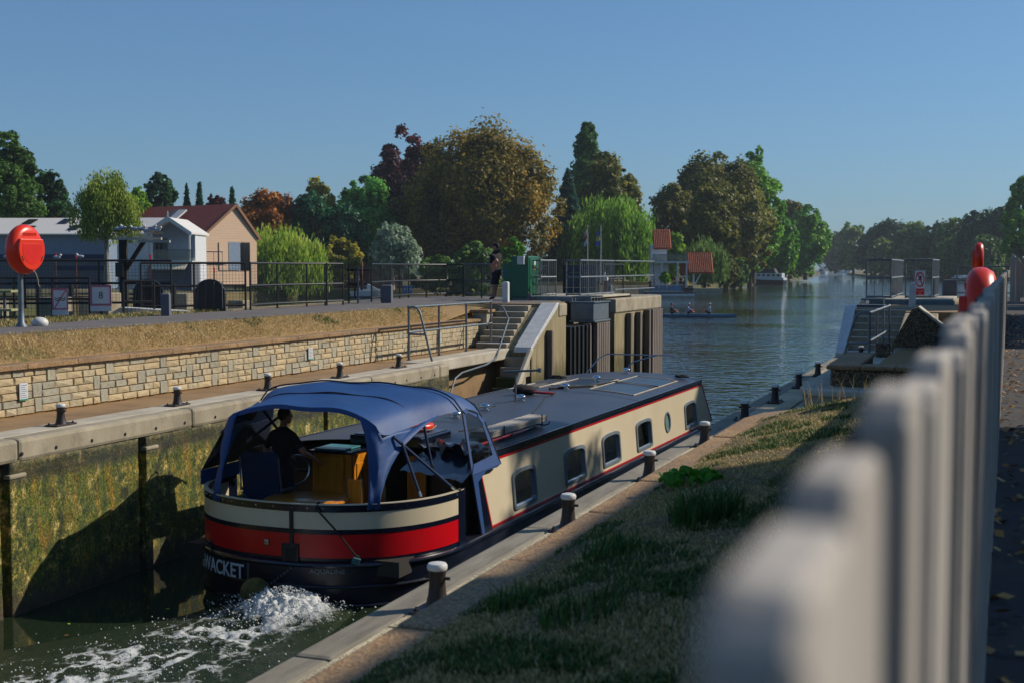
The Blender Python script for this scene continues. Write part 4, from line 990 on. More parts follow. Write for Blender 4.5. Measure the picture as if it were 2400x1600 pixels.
q = MB(); q.lathe([(.001, .56), (.56, .56), (.58, .575), (.58, .592), (.56, .605), (.001, .605)], 32); q.build('table_top', M['wood_orange'], tbx, smooth=True); q = MB(); q.lathe([(.2, 0), (.2, .02), (.035, .04), (.035, .56)], 16); q.build('pedestal', M['steel'], tbx, smooth=True)
bd = on_boat('wooden_chair', 'small varnished folding chair leaning beside the round table', 'chair', loc=(.52, -.62, .60), rz=-.25)
q = MB(); q.box(-.13, .13, -.012, .012, .50, .86); q.build('back_board', wo_, bd, bevel=.01)
for sx in (-1, 1):
    q = MB(); q.tube([(sx*.15, .02, .0), (sx*.15, .0, .5), (sx*.14, -.01, .88)], .012, 6); q.build('leg', M['steel'], bd)
q = MB(); q.box(-.15, .15, .0, .3, .44, .465); q.build('seat', wo_, bd, bevel=.006)
lb = on_boat('lifebuoy', 'orange ring lifebuoy with silver tape lying on the boat hatch', 'lifebuoy', loc=(.38, 1.42, 1.945))
q = MB(); q.torus((0, 0, 0), .27, .062, 40, 14); q.build('ring', M['orange'], lb, smooth=True)
for k in range(4):
    a = k*PI/2-1.2; q = MB(); q.torus((0, 0, 0), .066, .004, 16, 6, 0, Matrix.Translation((.27*math.cos(a), .27*math.sin(a), 0)) @ Matrix.Rotation(a, 4, 'Z') @ Matrix.Rotation(PI/2, 4, 'X')); q2 = MB()
    q2.loft([[Vector((.27*math.cos(a+d), .27*math.sin(a+d), 0))+Vector((math.cos(a+d)*math.cos(b)*.066, math.sin(a+d)*math.cos(b)*.066, math.sin(b)*.066)) for b in np.linspace(0, 2*PI, 16, endpoint=False)] for d in (-.09, .09)], caps=False)
    q2.build('tape_band', M['steel'], lb)
q = MB(); q.tube([(.35*math.cos(a), .35*math.sin(a), -.01+.02*math.sin(a*4)) for a in np.linspace(0, 2*PI, 40)], .008, 5); q.build('grab_line', M['rope_pale'], lb)
# ------------------------------------------------------------------ bollards
def bollard_tree():
    t = empty('bollard'); q = MB()
    q.lathe([(.078, .02), (.07, .04), (.058, .09), (.052, .15), (.052, .20), (.057, .235), (.060, .245)], 20); q.build('stem', M['bollard'], t, smooth=True)
    q = MB(); q.lathe([(.060, .246), (.064, .255), (.064, .272), (.055, .286), (.03, .292), (.001, .293)], 20); q.build('white_cap', M['white'], t, smooth=True)
    q = MB(); q.box(-.10, .10, -.21, .21, .001, .022); q.build('base_plate', M['bollard'], t, bevel=.004)
    q = MB()
    q.tube([(-.085, -.0, .195), (.085, 0, .195)], .011, 8); q.build('cross_pin', M['bollard'], t, smooth=True)
    for sx in (-.065, .065):
        for sy in (-.165, .165):
            b_ = MB(); b_.lathe([(.019, .022), (.019, .034), (.010, .036), (.010, .046), (.001, .047)], 6, (sx, sy, 0)); b_.build('bolt', M['bollard'], t)
    return t
b0 = bollard_tree(); first = True
ordn = ['first', 'second', 'third', 'fourth', 'fifth', 'sixth', 'seventh', 'eighth', 'ninth']
def place_b(x, y, lab, grp, rz):
    global first
    o = b0 if first else copy_tree(b0); first = False
    o.location = (x, y, 2.19); o.rotation_euler = (0, 0, rz); tag(o, lab, 'bollard', grp)
rr = random.Random(4)
for k in range(8):
    place_b(-3.20, 7.18+2.612*k, ('nearest white-topped iron bollard, largest in view, on the pale coping beside the boat stern' if k == 0 else
            'white-topped iron bollard on the near-side coping, %s of the row from the bottom' % ordn[k]), 'bollards along the near-side coping', rr.uniform(-.04, .04) if k != 4 else .5)
for k in range(5):
    place_b(-11.75-.02*k, 13.93+2.66*k, 'white-capped iron bollard on the far coping below the stone wall, %s from the left edge' % ordn[k], 'bollards along the far coping', rr.uniform(-.05, .05))
place_b(-12.25, 31.75-.0, 'white-capped iron bollard at the foot of the concrete steps beside the pier', 'bollards along the far coping', 0)
place_b(-2.9, 30.9, 'bollard half hidden behind the grey handrail on the near side', 'bollards along the near-side coping', 0)

# ------------------------------------------------------------------ notices on the stone wall
def notice(y, z, w_, h_, label, lines=7):
    t = empty('notice_board', (-13.075, y, z), 0, label, 'notice', 'small notices fixed to the stone wall')
    q = MB(); q.box(0, .012, -w_/2, w_/2, 0, h_); q.build('board', M['signwhite'], t, bevel=.002)
    q = MB(); q.box(.0125, .0145, -w_/2, w_/2, 0, h_*.09); q.build('green_strip', PM('notice_green', '1e8a68', .5) if not bpy.data.materials.get('notice_green') else bpy.data.materials['notice_green'], t)
    for k in range(lines):
        q = MB(); z0 = h_*(.17+.115*k); q.box(.0125, .0135, -w_*.4, w_*(.4-.12*((k*7) % 3)), z0, z0+h_*.028); q.build('text_line', M['slate'], t)
notice(14.72, 2.40, .17, .25, 'white notice with green base on the stone wall, leftmost of three')
notice(23.0, 2.43, .17, .25, 'white notice with green base on the stone wall above the middle bollards')
notice(29.55, 2.40, .15, .25, 'narrow white notice on the stone wall behind the handrail')

# ------------------------------------------------------------------ pipe handrails by the stairs
def pipes(name, label, cat, segs, group=None, mat='galv', base=(0, 0, 0)):
    t = empty(name, base, 0, label, cat, group)
    for nm, pts, r_ in segs:
        q = MB(); q.tube(pts, r_, 10); kid(q.build(nm, M[mat], smooth=True), t)
    return t
def rail_set(side, label):
    fx = lambda x: x if side < 0 else -14.83-x
    xx = fx(-12.5); xb = fx(-11.92); ys = [26.5, 28.2, 29.9, 31.6]; segs = []
    for y in ys: segs.append(('post', [(xx, y, 2.19), (xx, y, 3.40)], .028))
    segs.append(('top_rail', [(xx, 26.5, 3.40), (xx, 31.6, 3.40)], .027)); segs.append(('mid_rail', [(xx, 26.5, 2.83), (xx, 31.6, 2.83)], .025))
    d = xb-xx
    segs.append(('hoop', [(xx, 26.5, 3.40), (xx+d*.22, 26.5, 3.405), (xx+d*.36, 26.5, 3.38), (xx+d*.47, 26.5, 3.30), (xx+d*.55, 26.5, 3.15), (xb, 26.5, 2.19)], .027))
    segs.append(('hoop_bar', [(xx, 26.5, 2.79), (xx+d*.70, 26.5, 2.79)], .025))
    t = pipes('handrail', label, 'handrail', segs, base=(xx, 29, 2.19))
    for y in ys:
        for z in (3.40, 2.83): q = MB(); q.ball((xx, y, z), .042, 10); kid(q.build('clamp', M['galv'], smooth=True), t)
        q = MB(); q.lathe([(.06, 0), (.06, .012), (.036, .016), (.036, .05)], 12, (xx, y, 2.19)); kid(q.build('foot_flange', M['galv']), t)
rail_set(-1, 'galvanised pipe handrail with a slanted hoop end on the far walkway')
rail_set(1, 'galvanised pipe handrail with a slanted hoop end on the near side by the steps')

# ------------------------------------------------------------------ caged guard rails on the gate walkways
def cage(name, pts, label, bars=.16, h=1.1, z=3.43, closed_ends=True):
    t = empty(name, (pts[0][0], pts[0][1], z), 0, label, 'guard rail', 'guard rails on the gate walkways')
    P_ = [Vector((x, y, 0)) for x, y in pts]
    for zz, nm in ((z+h, 'top_rail'), (z+h*.53, 'mid_rail'), (z+.04, 'bottom_rail')):
        q = MB(); q.tube([p+Vector((0, 0, zz)) for p in P_], .027, 8); kid(q.build(nm, M['galv'], smooth=True), t)
    for i in range(len(P_)-1):
        d = P_[i+1]-P_[i]; n = max(1, round(d.length/bars))
        for k in range(n+(1 if i == len(P_)-2 else 0)):
            p = P_[i]+d*(k/n); big = k % 4 == 0
            q = MB(); q.tube([p+Vector((0, 0, z-.06 if big else z+.03)), p+Vector((0, 0, z+h))], .024 if big else .011, 6); kid(q.build('post' if big else 'bar', M['galv']), t)
    return t
cage('guard_rail', [(-3.45, 38.2), (-2.78, 38.2), (-2.82, 43.8)], 'grey barred guard rail on the near gate walkway, left of the red-signed one', .22)
cage('guard_rail', [(-2.40, 38.6), (-1.70, 38.9), (-1.62, 41.6)], 'grey barred guard rail carrying the red and white prohibition sign', .2)
cage('guard_rail', [(-13.75, 37.5), (-13.22, 37.6), (-13.05, 38.6)], 'grey barred guard rail beside the green cabinet, with a round red sign', .12)
cage('guard_rail', [(-12.5, 38.0), (-12.05, 38.0), (-12.0, 41.6)], 'grey barred guard rail on the island walkway, above the open gate', .2)
pipes('guard_rail', 'thin open railing frame at the river end of the island walkway', 'guard rail', [
    ('top_rail', [(-12.0, 41.7, 4.53), (-11.75, 46.0, 4.53), (-11.75, 46.05, 3.6)], .024), ('mid_rail', [(-12.0, 41.7, 4.02), (-11.75, 46.0, 4.02)], .022), ('bottom_rail', [(-12.0, 41.7, 3.56), (-11.75, 46.05, 3.56)], .022)], 'guard rails on the gate walkways', base=(-12, 42, 3.3))
pipes('guard_rail', 'low black railing beyond the island walkway in front of the flagpoles', 'guard rail', [
    ('top_rail', [(-13.2, 44.6, 4.42), (-12.9, 45.9, 4.42), (-12.9, 45.95, 3.3)], .024), ('mid_rail', [(-13.2, 44.6, 3.9), (-12.9, 45.9, 3.9)], .02), ('post', [(-13.2, 44.6, 3.3), (-13.2, 44.6, 4.42)], .024)], 'guard rails on the gate walkways', mat='iron', base=(-13, 45, 3.3))
# grey boards of the closed upstream paddle frame seen between the cages
t = empty('gate_screen', (-13.0, 41.9, 3.3), 0, 'dark blue-grey boarded screen between the two guard rails by the green cabinet', 'screen')
for k in range(2):
    for j in range(4):
        q = MB(); q.box(-14.0+.62*k, -13.42+.62*k, 42.3, 42.33, 3.36+.26*j, 3.61+.26*j); kid(q.build('board', PM('screen_board', '39424f', .6) if k+j == 0 else bpy.data.materials['screen_board'], bevel=.006), t)
for x in (-14.03, -13.41, -12.78):
    q = MB(); q.box(x, x+.05, 42.25, 42.295, 3.3, 4.48); kid(q.build('post', M['iron']), t)

# prohibition sign "Do not create wash"
def world_text(body, size, mat, Mx, name, parent, sx=1.0, bold=.0):
    me = text_mesh(body, size, .001, sx, bold); me.materials.append(mat); me.transform(Mx)
    o = bpy.data.objects.new(name, me); COL.objects.link(o); return kid(o, parent)
def sign_base(name, loc, rz, label, cat='sign', group=None): return empty(name, loc, rz, label, cat, group)
def sbox(parent, name, x0, x1, z0, z1, y0, y1, mat, bevel=0):
    q = MB(); q.box(x0, x1, y0, y1, z0, z1); return q.build(name, mat, parent, bevel=bevel)
def stext(parent, body, size, x, z, y, mat, sx=1., name='lettering', bold=0):
    me = text_mesh(body, size, .0008, sx, bold); me.transform(Matrix.Translation((x, y, z)) @ Matrix.Rotation(PI/2, 4, 'X')); me.materials.append(mat)
    o = bpy.data.objects.new(name, me); COL.objects.link(o); o.parent = parent; return o
def sring(parent, x, z, y, R_, r_, mat, name='ring', sz=1.):
    q = MB(); A = []
    for k in range(40):
        a = 2*PI*k/40; A.append((math.cos(a), math.sin(a)*sz))
    q.loft([[(x+R_*c_, y, z+R_*s_) for c_, s_ in A], [(x+(R_-r_)*c_, y, z+(R_-r_)*s_) for c_, s_ in A], [(x+(R_-r_)*c_, y-.003, z+(R_-r_)*s_) for c_, s_ in A], [(x+R_*c_, y-.003, z+R_*s_) for c_, s_ in A], [(x+R_*c_, y, z+R_*s_) for c_, s_ in A]], caps=False)
    return q.build(name, mat, parent)
sg = sign_base('wash_sign', (-2.02, 38.70, 3.50), .15, 'white rectangular sign with red prohibition ring reading Do not create wash')
sbox(sg, 'panel', -.14, .14, 0, .72, -.05, -.042, M['signwhite'], .002)
sring(sg, 0, .46, -.0505, .125, .024, M['signred'], sz=1.72)
q = MB(); q.extr([(-.088, -.0515, .655), (-.066, -.0515, .665), (.09, -.0515, .275), (.068, -.0515, .265)], (0, -.002, 0)); q.build('diagonal_bar', M['signred'], sg)
q = MB(); q.extr([(-.055, -.0505, .47), (.055, -.0505, .47), (.035, -.0505, .43), (-.035, -.0505, .43)], (0, -.001, 0)); q.extr([(-.03, -.0505, .48), (.04, -.0505, .48), (.045, -.0505, .56), (-.02, -.0505, .56)], (0, -.001, 0))
for s_ in (-1, 1):
    q.extr([(s_*.05, -.0505, .40), (s_*.075, -.0505, .38), (s_*.03, -.0505, .395)], (0, -.001, 0)); q.extr([(s_*.02, -.0505, .415), (s_*.06, -.0505, .405), (s_*.03, -.0505, .40)], (0, -.001, 0))
q.build('boat_symbol', M['signblack'], sg)
sbox(sg, 'red_plate', -.125, .125, .02, .20, -.053, -.0505, M['signred'])
stext(sg, 'Do not create', .042, 0, .135, -.0545, M['signwhite'], .85); stext(sg, 'wash', .042, 0, .075, -.0545, M['signwhite'], .85)
sg = sign_base('round_sign', (-13.52, 37.42, 3.46), .25, 'narrow grey-white sign with a faded red ring fixed to the guard rail by the cabinet')
sbox(sg, 'panel', -.08, .08, 0, .74, -.05, -.042, M['signwhite'], .002); sring(sg, 0, .44, -.0505, .068, .016, M['signpink'], sz=2.3)
sbox(sg, 'symbol', -.018, .018, .33, .55, -.053, -.0505, M['slate']); sbox(sg, 'text_block', -.04, .04, .10, .16, -.053, -.0505, M['slate'])

# ------------------------------------------------------------------ control cabinet, posts, wheel gear
cb_ = empty('control_cabinet', (-13.7, 37.6, 3.29), 0, 'green steel lock control cabinet with a white box and yellow stickers', 'cabinet')
def cbx(name, x0, x1, y0, y1, z0, z1, mat, bevel=.01): q = MB(); q.box(x0, x1, y0, y1, z0, z1); return kid(q.build(name, mat, bevel=bevel), cb_)
cbx('plinth', -14.0, -13.43, 37.2, 38.05, 3.29, 3.38, M['galv'])
cbx('main_body', -14.02, -13.45, 37.15, 38.1, 3.382, 4.66, M['green'], .025)
q = MB(); q.extr([(-14.36, 37.3, 3.29), (-14.025, 37.3, 3.29), (-14.025, 37.3, 4.52), (-14.36, 37.3, 4.40)], (0, .6, 0)); kid(q.build('side_body', M['green'], bevel=.015), cb_)
cbx('door', -13.448, -13.43, 37.25, 38.0, 3.48, 4.60, M['green'], .006); cbx('door_handle', -13.428, -13.40, 37.32, 37.36, 3.95, 4.1, M['steel'])
cbx('white_box', -13.78, -13.56, 37.02, 37.148, 4.40, 4.65, M['white'], .01)
cbx('warning_sticker', -13.428, -13.425, 37.6, 37.75, 4.38, 4.56, M['signwhite'], 0); cbx('warning_sticker', -13.428, -13.424, 37.6, 37.76, 4.24, 4.35, M['yellow'], 0)
for k in range(5): cbx('vent_slot', -13.429, -13.426, 37.40, 37.5, 4.1+.05*k, 4.12+.05*k, M['slate'], 0)
for k in range(2): cbx('blue_label', -14.36, -14.22, 37.296, 37.299, 4.18-.12*k, 4.22-.12*k, PM('label_blue', '1747a8', .4) if k == 0 else bpy.data.materials['label_blue'], 0)
def post(name, x, y, z, wx, wy, h, mat, label, cat='post', top=.03, rz=0, group=None):
    t = MB(); a, b_ = wx/2, wy/2; t.loft([[(-a, -b_, 0), (a, -b_, 0), (a, b_, 0), (-a, b_, 0)], [(-a, -b_, h-top), (a, -b_, h-top), (a, b_, h-top), (-a, b_, h-top)], [(-a+top, -b_+top, h), (a-top, -b_+top, h), (a-top, b_-top, h), (-a+top, b_-top, h)]])
    o = t.build(name, mat, None, bevel=.008); o.location = (x, y, z); o.rotation_euler = (0, 0, rz); return tag(o, label, cat, group)
post('marker_post', -13.28, 34.75, 3.3, .17, .2, .60, M['white'], 'short white-painted post in front of the green cabinet', rz=.1)
post('marker_post', -1.98, 34.55, 3.27, .16, .2, .66, M['white'], 'worn white-painted post at the head of the near-side steps', rz=.1)
post('marker_post', -1.32, 42.3, 3.27, .40, .4, .66, M['slate'], 'dark grey square post behind the red-signed guard rail', rz=.1)
post('marker_post', -12.65, 43.2, 3.3, .25, .25, .4, M['slate'], 'low grey box post on the pier beside the thin railing')
post('marker_post', -16.35, 33.2, 3.29, .30, .34, .52, M['slate'], 'grey concrete post beside the rusty winding wheel', rz=.3)
post('marker_post', -16.35, 22.7, 3.25, .17, .34, .52, M['slate'], 'leaning grey concrete post in front of the mesh railing', rz=.5)
pg = empty('paddle_post', (-12.35, 41.8, 3.3), 0, 'rusty post with a white valve head on the island walkway', 'post')
q = MB(); q.box(-12.42, -12.30, 41.75, 41.85, 3.3, 3.86); kid(q.build('stem', M['rust'], bevel=.01), pg); q = MB(); q.box(-12.45, -12.28, 41.72, 41.88, 3.862, 3.98); q.tube([(-12.38, 41.8, 3.98), (-12.38, 41.8, 4.16)], .03, 8); kid(q.build('valve_head', M['white'], bevel=.01), pg)

wg = empty('winding_gear', (-17.0, 32.6, 3.29), R(28), 'rusty iron winding gear with two spoked wheels beside the railing', 'winding gear')
def wheel(x, y, z, R_, r_, ns, name):
    q = MB(); Mx = Matrix.Translation((x, y, z)) @ Matrix.Rotation(PI/2, 4, 'Y'); q.torus((0, 0, 0), R_, r_, 30, 8, 0, Mx); w0 = q.build(name, M['rust'], wg, smooth=True)
    for k in range(ns):
        a = 2*PI*k/ns; q = MB(); q.tube([(x, y, z), (x, y+R_*math.cos(a), z+R_*math.sin(a))], r_*.75, 6); q.build('spoke', M['rust'], w0)
    q = MB(); q.tube([(x-.06, y, z), (x+.06, y, z)], r_*2.2, 10); q.build('hub', M['iron'], w0)
wheel(.14, -.05, .78, .40, .024, 6, 'wheel'); wheel(-.06, .12, .52, .36, .022, 6, 'wheel')
q = MB(); q.extr([(0, -.35, 0), (0, .35, 0), (0, .22, 1.05), (0, -.22, 1.05)], (.05, 0, 0)); q.build('side_plate', M['slate'], wg, bevel=.006)
q = MB(); q.extr([(-.26, -.30, 0), (-.26, .30, 0), (-.26, .2, 1.15), (-.26, -.2, 1.15)], (.05, 0, 0)); q.build('side_plate', M['iron'], wg, bevel=.006)
q = MB(); q.tube([(-.3, 0, .95), (.35, 0, .95)], .04, 8); q.tube([(-.3, .05, .55), (.3, .05, .55)], .035, 8); q.build('axle', M['iron'], wg); q = MB(); q.torus((.05, .0, .62), .16, .03, 18, 6, 0, Matrix.Translation((.05, 0, .62)) @ Matrix.Rotation(PI/2, 4, 'Y') @ Matrix.Translation((-.05, 0, -.62))); q.build('pinion', M['iron'], wg)

# ------------------------------------------------------------------ mesh railings on the island and by the weir
def mesh_rail(pts, label, h=1.12, z=3.29, every=1.25, wires=True, mat='iron', group='black mesh railings along the island'):
    t = empty('mesh_railing', (pts[0][0], pts[0][1], z), 0, label, 'railing', group)
    P_ = [Vector((x, y, z)) for x, y in pts]
    for zz, nm in ((h, 'top_rail'), (h*.52, 'mid_rail'), (.12, 'bottom_rail')):
        q = MB(); q.tube([p+Vector((0, 0, zz)) for p in P_], .026, 8); kid(q.build(nm, M[mat], smooth=True), t)
    wq = MB()
    for i in range(len(P_)-1):
        d = P_[i+1]-P_[i]; n = max(1, round(d.length/every))
        for k in range(n+(1 if i == len(P_)-2 else 0)):
            p = P_[i]+d*(k/n); q = MB(); q.tube([p, p+Vector((0, 0, h))], .026, 8); kid(q.build('post', M[mat], smooth=True), t)
            q = MB(); q.lathe([(.05, 0), (.05, .01), (.03, .012)], 10, tuple(p)); kid(q.build('foot', M[mat]), t)
        if wires:
            m_ = int(d.length/.075)
            for k in range(m_):
                p = P_[i]+d*(k/m_); wq.beam(p+Vector((0, 0, .13)), p+Vector((0, 0, h-.02)), .0045, .0045)
            for k in range(13):
                zz = Vector((0, 0, .16+.075*k)); wq.beam(P_[i]+zz, P_[i+1]+zz, .0045, .0045)
    if wires: kid(wq.build('wire_mesh', M[mat], kind='stuff', fix=False), t)
    return t
mesh_rail([(-16.68, 26.5), (-16.84, 28.0), (-16.80, 29.4), (-16.7, 30.2)], 'black mesh railing panel left of the winding wheel')
mesh_rail([(-16.68, 30.25), (-16.62, 31.05)], 'short end panel of black mesh railing next to the winding wheel', every=.8)
mesh_rail([(-17.3, 34.1), (-17.95, 36.7), (-18.35, 38.9), (-18.2, 40.0), (-17.9, 41.0), (-17.3, 41.1)], 'long black mesh railing curving from the winding wheel toward the lock keeper', every=1.3)
mesh_rail([(-17.25, 41.05), (-16.0, 39.6), (-15.1, 38.35)], 'black mesh railing behind the standing lock keeper', every=2.0)
mesh_rail([(-18.4, 24.6), (-16.75, 26.4)], 'black mesh railing in front of the two dark rounded plates', every=1.6)
mesh_rail([(-23.5, 21.8), (-21.2, 24.0), (-18.5, 25.9)], 'upper mesh railing of the weir walkway, left side, gulls on its rail', z=3.35, every=1.5)
mesh_rail([(-20.6, 21.8), (-18.8, 23.3)], 'lower weir railing with signs at left, behind the lifebuoy post', z=3.1, h=.98, every=.9)
mesh_rail([(-18.2, 23.7), (-17.75, 24.2)], 'narrow weir gate frame right of the number sign', z=3.05, h=.95, every=.6)

# weir behind the island
wv = empty('weir', (-21, 27, 0), 0, 'old concrete weir with pillars and beams behind the mesh railings', 'weir')
for (x, y, wd, h) in ((-21.0, 24.8, .55, 3.6), (-20.0, 25.4, .5, 3.7), (-22.6, 28.2, .6, 3.5), (-20.6, 29.4, .6, 3.6), (-19.6, 30.6, .5, 3.4), (-24.5, 26.5, .6, 3.5)):
    q = MB(); q.box(x-wd/2, x+wd/2, y-wd/2, y+wd/2, -1, h); kid(q.build('pillar', M['concrete'], bevel=.03), wv)
q = MB(); q.box(-26, -18.4, 26.9, 27.2, 2.55, 2.85); kid(q.build('beam', M['concrete']), wv)
q = MB(); q.box(-26, -18.4, 30.4, 30.7, 2.35, 2.7); kid(q.build('beam', M['concrete']), wv)
q = MB(); q.extr([(-22.6, 20.4, 3.02), (-17.9, 23.0, 3.02), (-18.5, 23.9, 3.02), (-23.2, 21.4, 3.02)], (0, 0, .08)); kid(q.build('walkway_deck', M['concrete']), wv)
q = MB(); q.box(-27, -18.1, 27.25, 30.35, .2, 1.9); kid(q.build('sluice_wall', M['pierconc']), wv)
for k in range(5):
    q = MB(); q.box(-23.5+1.05*k, -23.4+1.05*k, 27.0, 27.1, 2.85, 3.9); kid(q.build('sluice_rod', M['iron']), wv)
for (u, lab) in ((347, 'dark rounded steel weir plate behind the railing, left one'), (492, 'dark rounded steel weir plate behind the railing, right one')):
    p = at(u, 725, 29.8); t = empty('weir_plate', (p.x, p.y, 3.25), R(22), lab, 'steel plate', 'two rounded plates at the weir'); q = MB()
    pts = [(-.36, 0, 0), (.36, 0, 0), (.34, 0, .55)]+[(.31*math.cos(a), 0, .55+.24*math.sin(a)) for a in np.linspace(.25, PI-.25, 9)]+[(-.34, 0, .55)]
    q.extr(pts, (0, .10, 0)); q.build('plate', M['iron'], t, bevel=.01)
    for k in range(4): q = MB(); q.tube([(-.3+.2*k, -.02, .1), (-.25+.18*k, -.02, .72)], .008, 5); q.build('brace', M['slate'], t)
t = empty('white_slab', (-17.9, 23.9, 3.27), R(25), 'low white-edged slab on the grass before the mesh railing', 'slab')
q = MB(); q.extr([(-.7, 0, .0), (1.0, .3, 0), (1.0, .3, .045), (-.45, 0, .14)], (.05, .5, 0)); q.build('slab', M['white'], t, bevel=.01)
# coloured weir gauge posts
for k, (u, v0, v1, d) in enumerate(((131, 594, 640, 34), (179, 594, 650, 34), (353, 597, 660, 36), (502, 628, 640, 36))):
    p = at(u, v1, d); p2 = at(u, v0, d); t = empty('gauge_post', (p.x, p.y, 2.9), 0, 'thin rusty rod with a red tip above the weir railing, %s from the left' % ordn[k], 'rod', 'red-tipped rods at the weir')
    q = MB(); q.tube([(0, 0, 0), (0, 0, p2.z-2.9-.14)], .02, 6); q.build('rod', M['rust'], t); q = MB(); q.tube([(0, 0, p2.z-2.9-.139), (0, 0, p2.z-2.9)], .026, 6); q.build('red_tip', M['signred'], t)

# signs by the weir
d = 28.; p = at(237, 715, d); s8 = sign_base('number_sign', (p.x, p.y, 3.2), R(24), 'white square sign with a pink border and the number 8')
sbox(s8, 'pole', -.03, .03, 0, .5, .01, .05, M['iron']); sbox(s8, 'panel', -.23, .23, .15, .72, -.01, .0, M['signwhite'], .003)
for (a, b_, c_, e) in ((-.23, .23, .675, .72), (-.23, .23, .27, .315), (-.23, -.19, .315, .675), (.19, .23, .315, .675)): sbox(s8, 'border', a, b_, c_, e, -.014, -.0105, M['signpink'])
stext(s8, '8', .21, 0, .49, -.013, M['signblack'])
p = at(141, 705, 27.); sn = sign_base('wave_sign', (p.x, p.y, 3.2), R(40), 'white sign with a pink border, diagonal bar and black wave marks')
sbox(sn, 'panel', -.16, .16, .1, .66, -.01, 0, M['signwhite'], .003); sbox(sn, 'pole', -.03, .03, -.2, .4, .01, .05, M['iron'])
for (a, b_, c_, e) in ((-.16, .16, .625, .66), (-.16, .16, .215, .25), (-.16, -.13, .25, .625), (.13, .16, .25, .625)): sbox(sn, 'border', a, b_, c_, e, -.014, -.0105, M['signpink'])
q = MB(); q.extr([(-.13, -.013, .25), (-.10, -.013, .25), (.13, -.013, .625), (.10, -.013, .625)], (0, -.002, 0)); q.build('diagonal_bar', M['signpink'], sn)
for z in (.42, .46):
    q = MB(); q.tube([(-.11+.22*k/16, -.0125, z+.014*math.cos(k*PI/4)) for k in range(17)], .008, 5); q.build('wave_mark', M['signblack'], sn)
for k, u in enumerate((949, 963)):
    p = at(u, 689, 47.); t = sign_base('blue_sign', (p.x, p.y, p.z), R(15), 'small bright blue sign on the far railing, %s' % ('left and wider' if k == 0 else 'right and narrower'), group='blue signs on the railing')
    sbox(t, 'panel', -.075 if k == 0 else -.05, .075 if k == 0 else .05, 0, .30, -.01, 0, PM('sign_blue', '1787c8', .4) if k == 0 else bpy.data.materials['sign_blue'], .003); sbox(t, 'white_mark', -.03, .03, .12, .2, -.013, -.0105, M['signwhite'])

# ------------------------------------------------------------------ lifebuoy housings
def housing(loc, rz, label, postz=None, rope=True):
    t = empty('lifebuoy_housing', loc, rz, label, 'lifebuoy', 'orange lifebuoy housings')
    Mx = Matrix.Rotation(PI/2, 4, 'X')                 # lathe axis z -> -y (front)
    q = MB(); q.lathe([(.001, -.13), (.30, -.13), (.37, -.10), (.405, -.04), (.41, .02), (.395, .07), (.36, .105), (.30, .125), (.001, .125)], 44, (0, 0, 0), 0, Matrix.Diagonal((.92, 1, 1.04, 1)) @ Mx); q.build('shell', M['orange'], t, smooth=True)
    def seg(r_, zc, y0, y1, name, mat, bev):
        pts = [(r_*.9*math.cos(a), r_*math.sin(a)*1.04) for a in np.linspace(math.asin(zc/r_), -PI-math.asin(zc/r_), 36)]
        q = MB(); q.extr([(x, y0, z) for x, z in pts], (0, y1-y0, 0)); return q.build(name, mat, t, bevel=bev)
    seg(.335, .17, -.10, -.175, 'front_cover', M['orange'], .012); seg(.245, .09, -.17, -.179, 'cover_panel', M['orange_red'], .002)
    for sx in (-1, 1):
        q = MB(); q.beam((sx*.20, -.178, -.20), (sx*.24, -.178, -.11), .006, .02); q.build('slot', PM('slot_dark', '5a0d06', .6) if not bpy.data.materials.get('slot_dark') else bpy.data.materials['slot_dark'], t)
    me = text_mesh('LIFEBUOY', .075, .006, .95); me.transform(Matrix.Translation((0, -.128, .255)) @ Matrix.Rotation(PI/2, 4, 'X')); me.materials.append(M['orange']); o = bpy.data.objects.new('raised_lettering', me); COL.objects.link(o); o.parent = t
    if rope: q = MB(); q.tube([(.02, -.16, -.34), (.05, -.2, -.42), (.09, -.2, -.52), (.10, -.2, -.60), (.12, -.2, -.63)], .008, 5); q.build('rope_end', M['rope_pale'], t)
    if postz is not None:
        q = MB(); q.lathe([(.10, postz), (.10, postz+.03), (.055, postz+.10), (.045, postz+.4), (.042, -.1)], 14, (0, .10 if rope else -.02, 0)); q.build('post', M['galv'], t, smooth=True)
    return t
housing((-15.50, 17.55, 4.61), R(88), 'orange lifebuoy housing on a grey post by the island path', -1.34)
housing((-.11, 11.9, 3.88), R(-90), 'orange lifebuoy housing close by, partly hidden behind the picket fence', -.6, False)
housing((-.45, 40.4, 4.62), R(-90), 'orange lifebuoy housing farther off, standing edge-on above the fence', -1.3, False)
t = MB(); t.ball((0, 0, .07), .14, 16, 0, (1, 1, .75)); o = t.build('white_stone', M['white'], None, smooth=True); p = at(94, 757, 22.3); o.location = (p.x, p.y, 3.27); tag(o, 'white-painted round stone beside the lifebuoy post', 'stone')
# picnic-table-like bench at the left edge
pb_ = at(8, 720, 27.5); t = empty('bench', (pb_.x, pb_.y, 2.95), R(20), 'pale slatted bench end at the left edge of the view', 'bench')
for z, x0 in ((.42, -.6), (.82, -.6)): sbox(t, 'slat', x0, .25, z, z+.05, -.2, .2, PM('bench_wood', '9a9a6e', .8) if z < .5 else bpy.data.materials['bench_wood'], .006)
sbox(t, 'leg', .0, .05, 0, .82, -.02, .02, M['slate'])

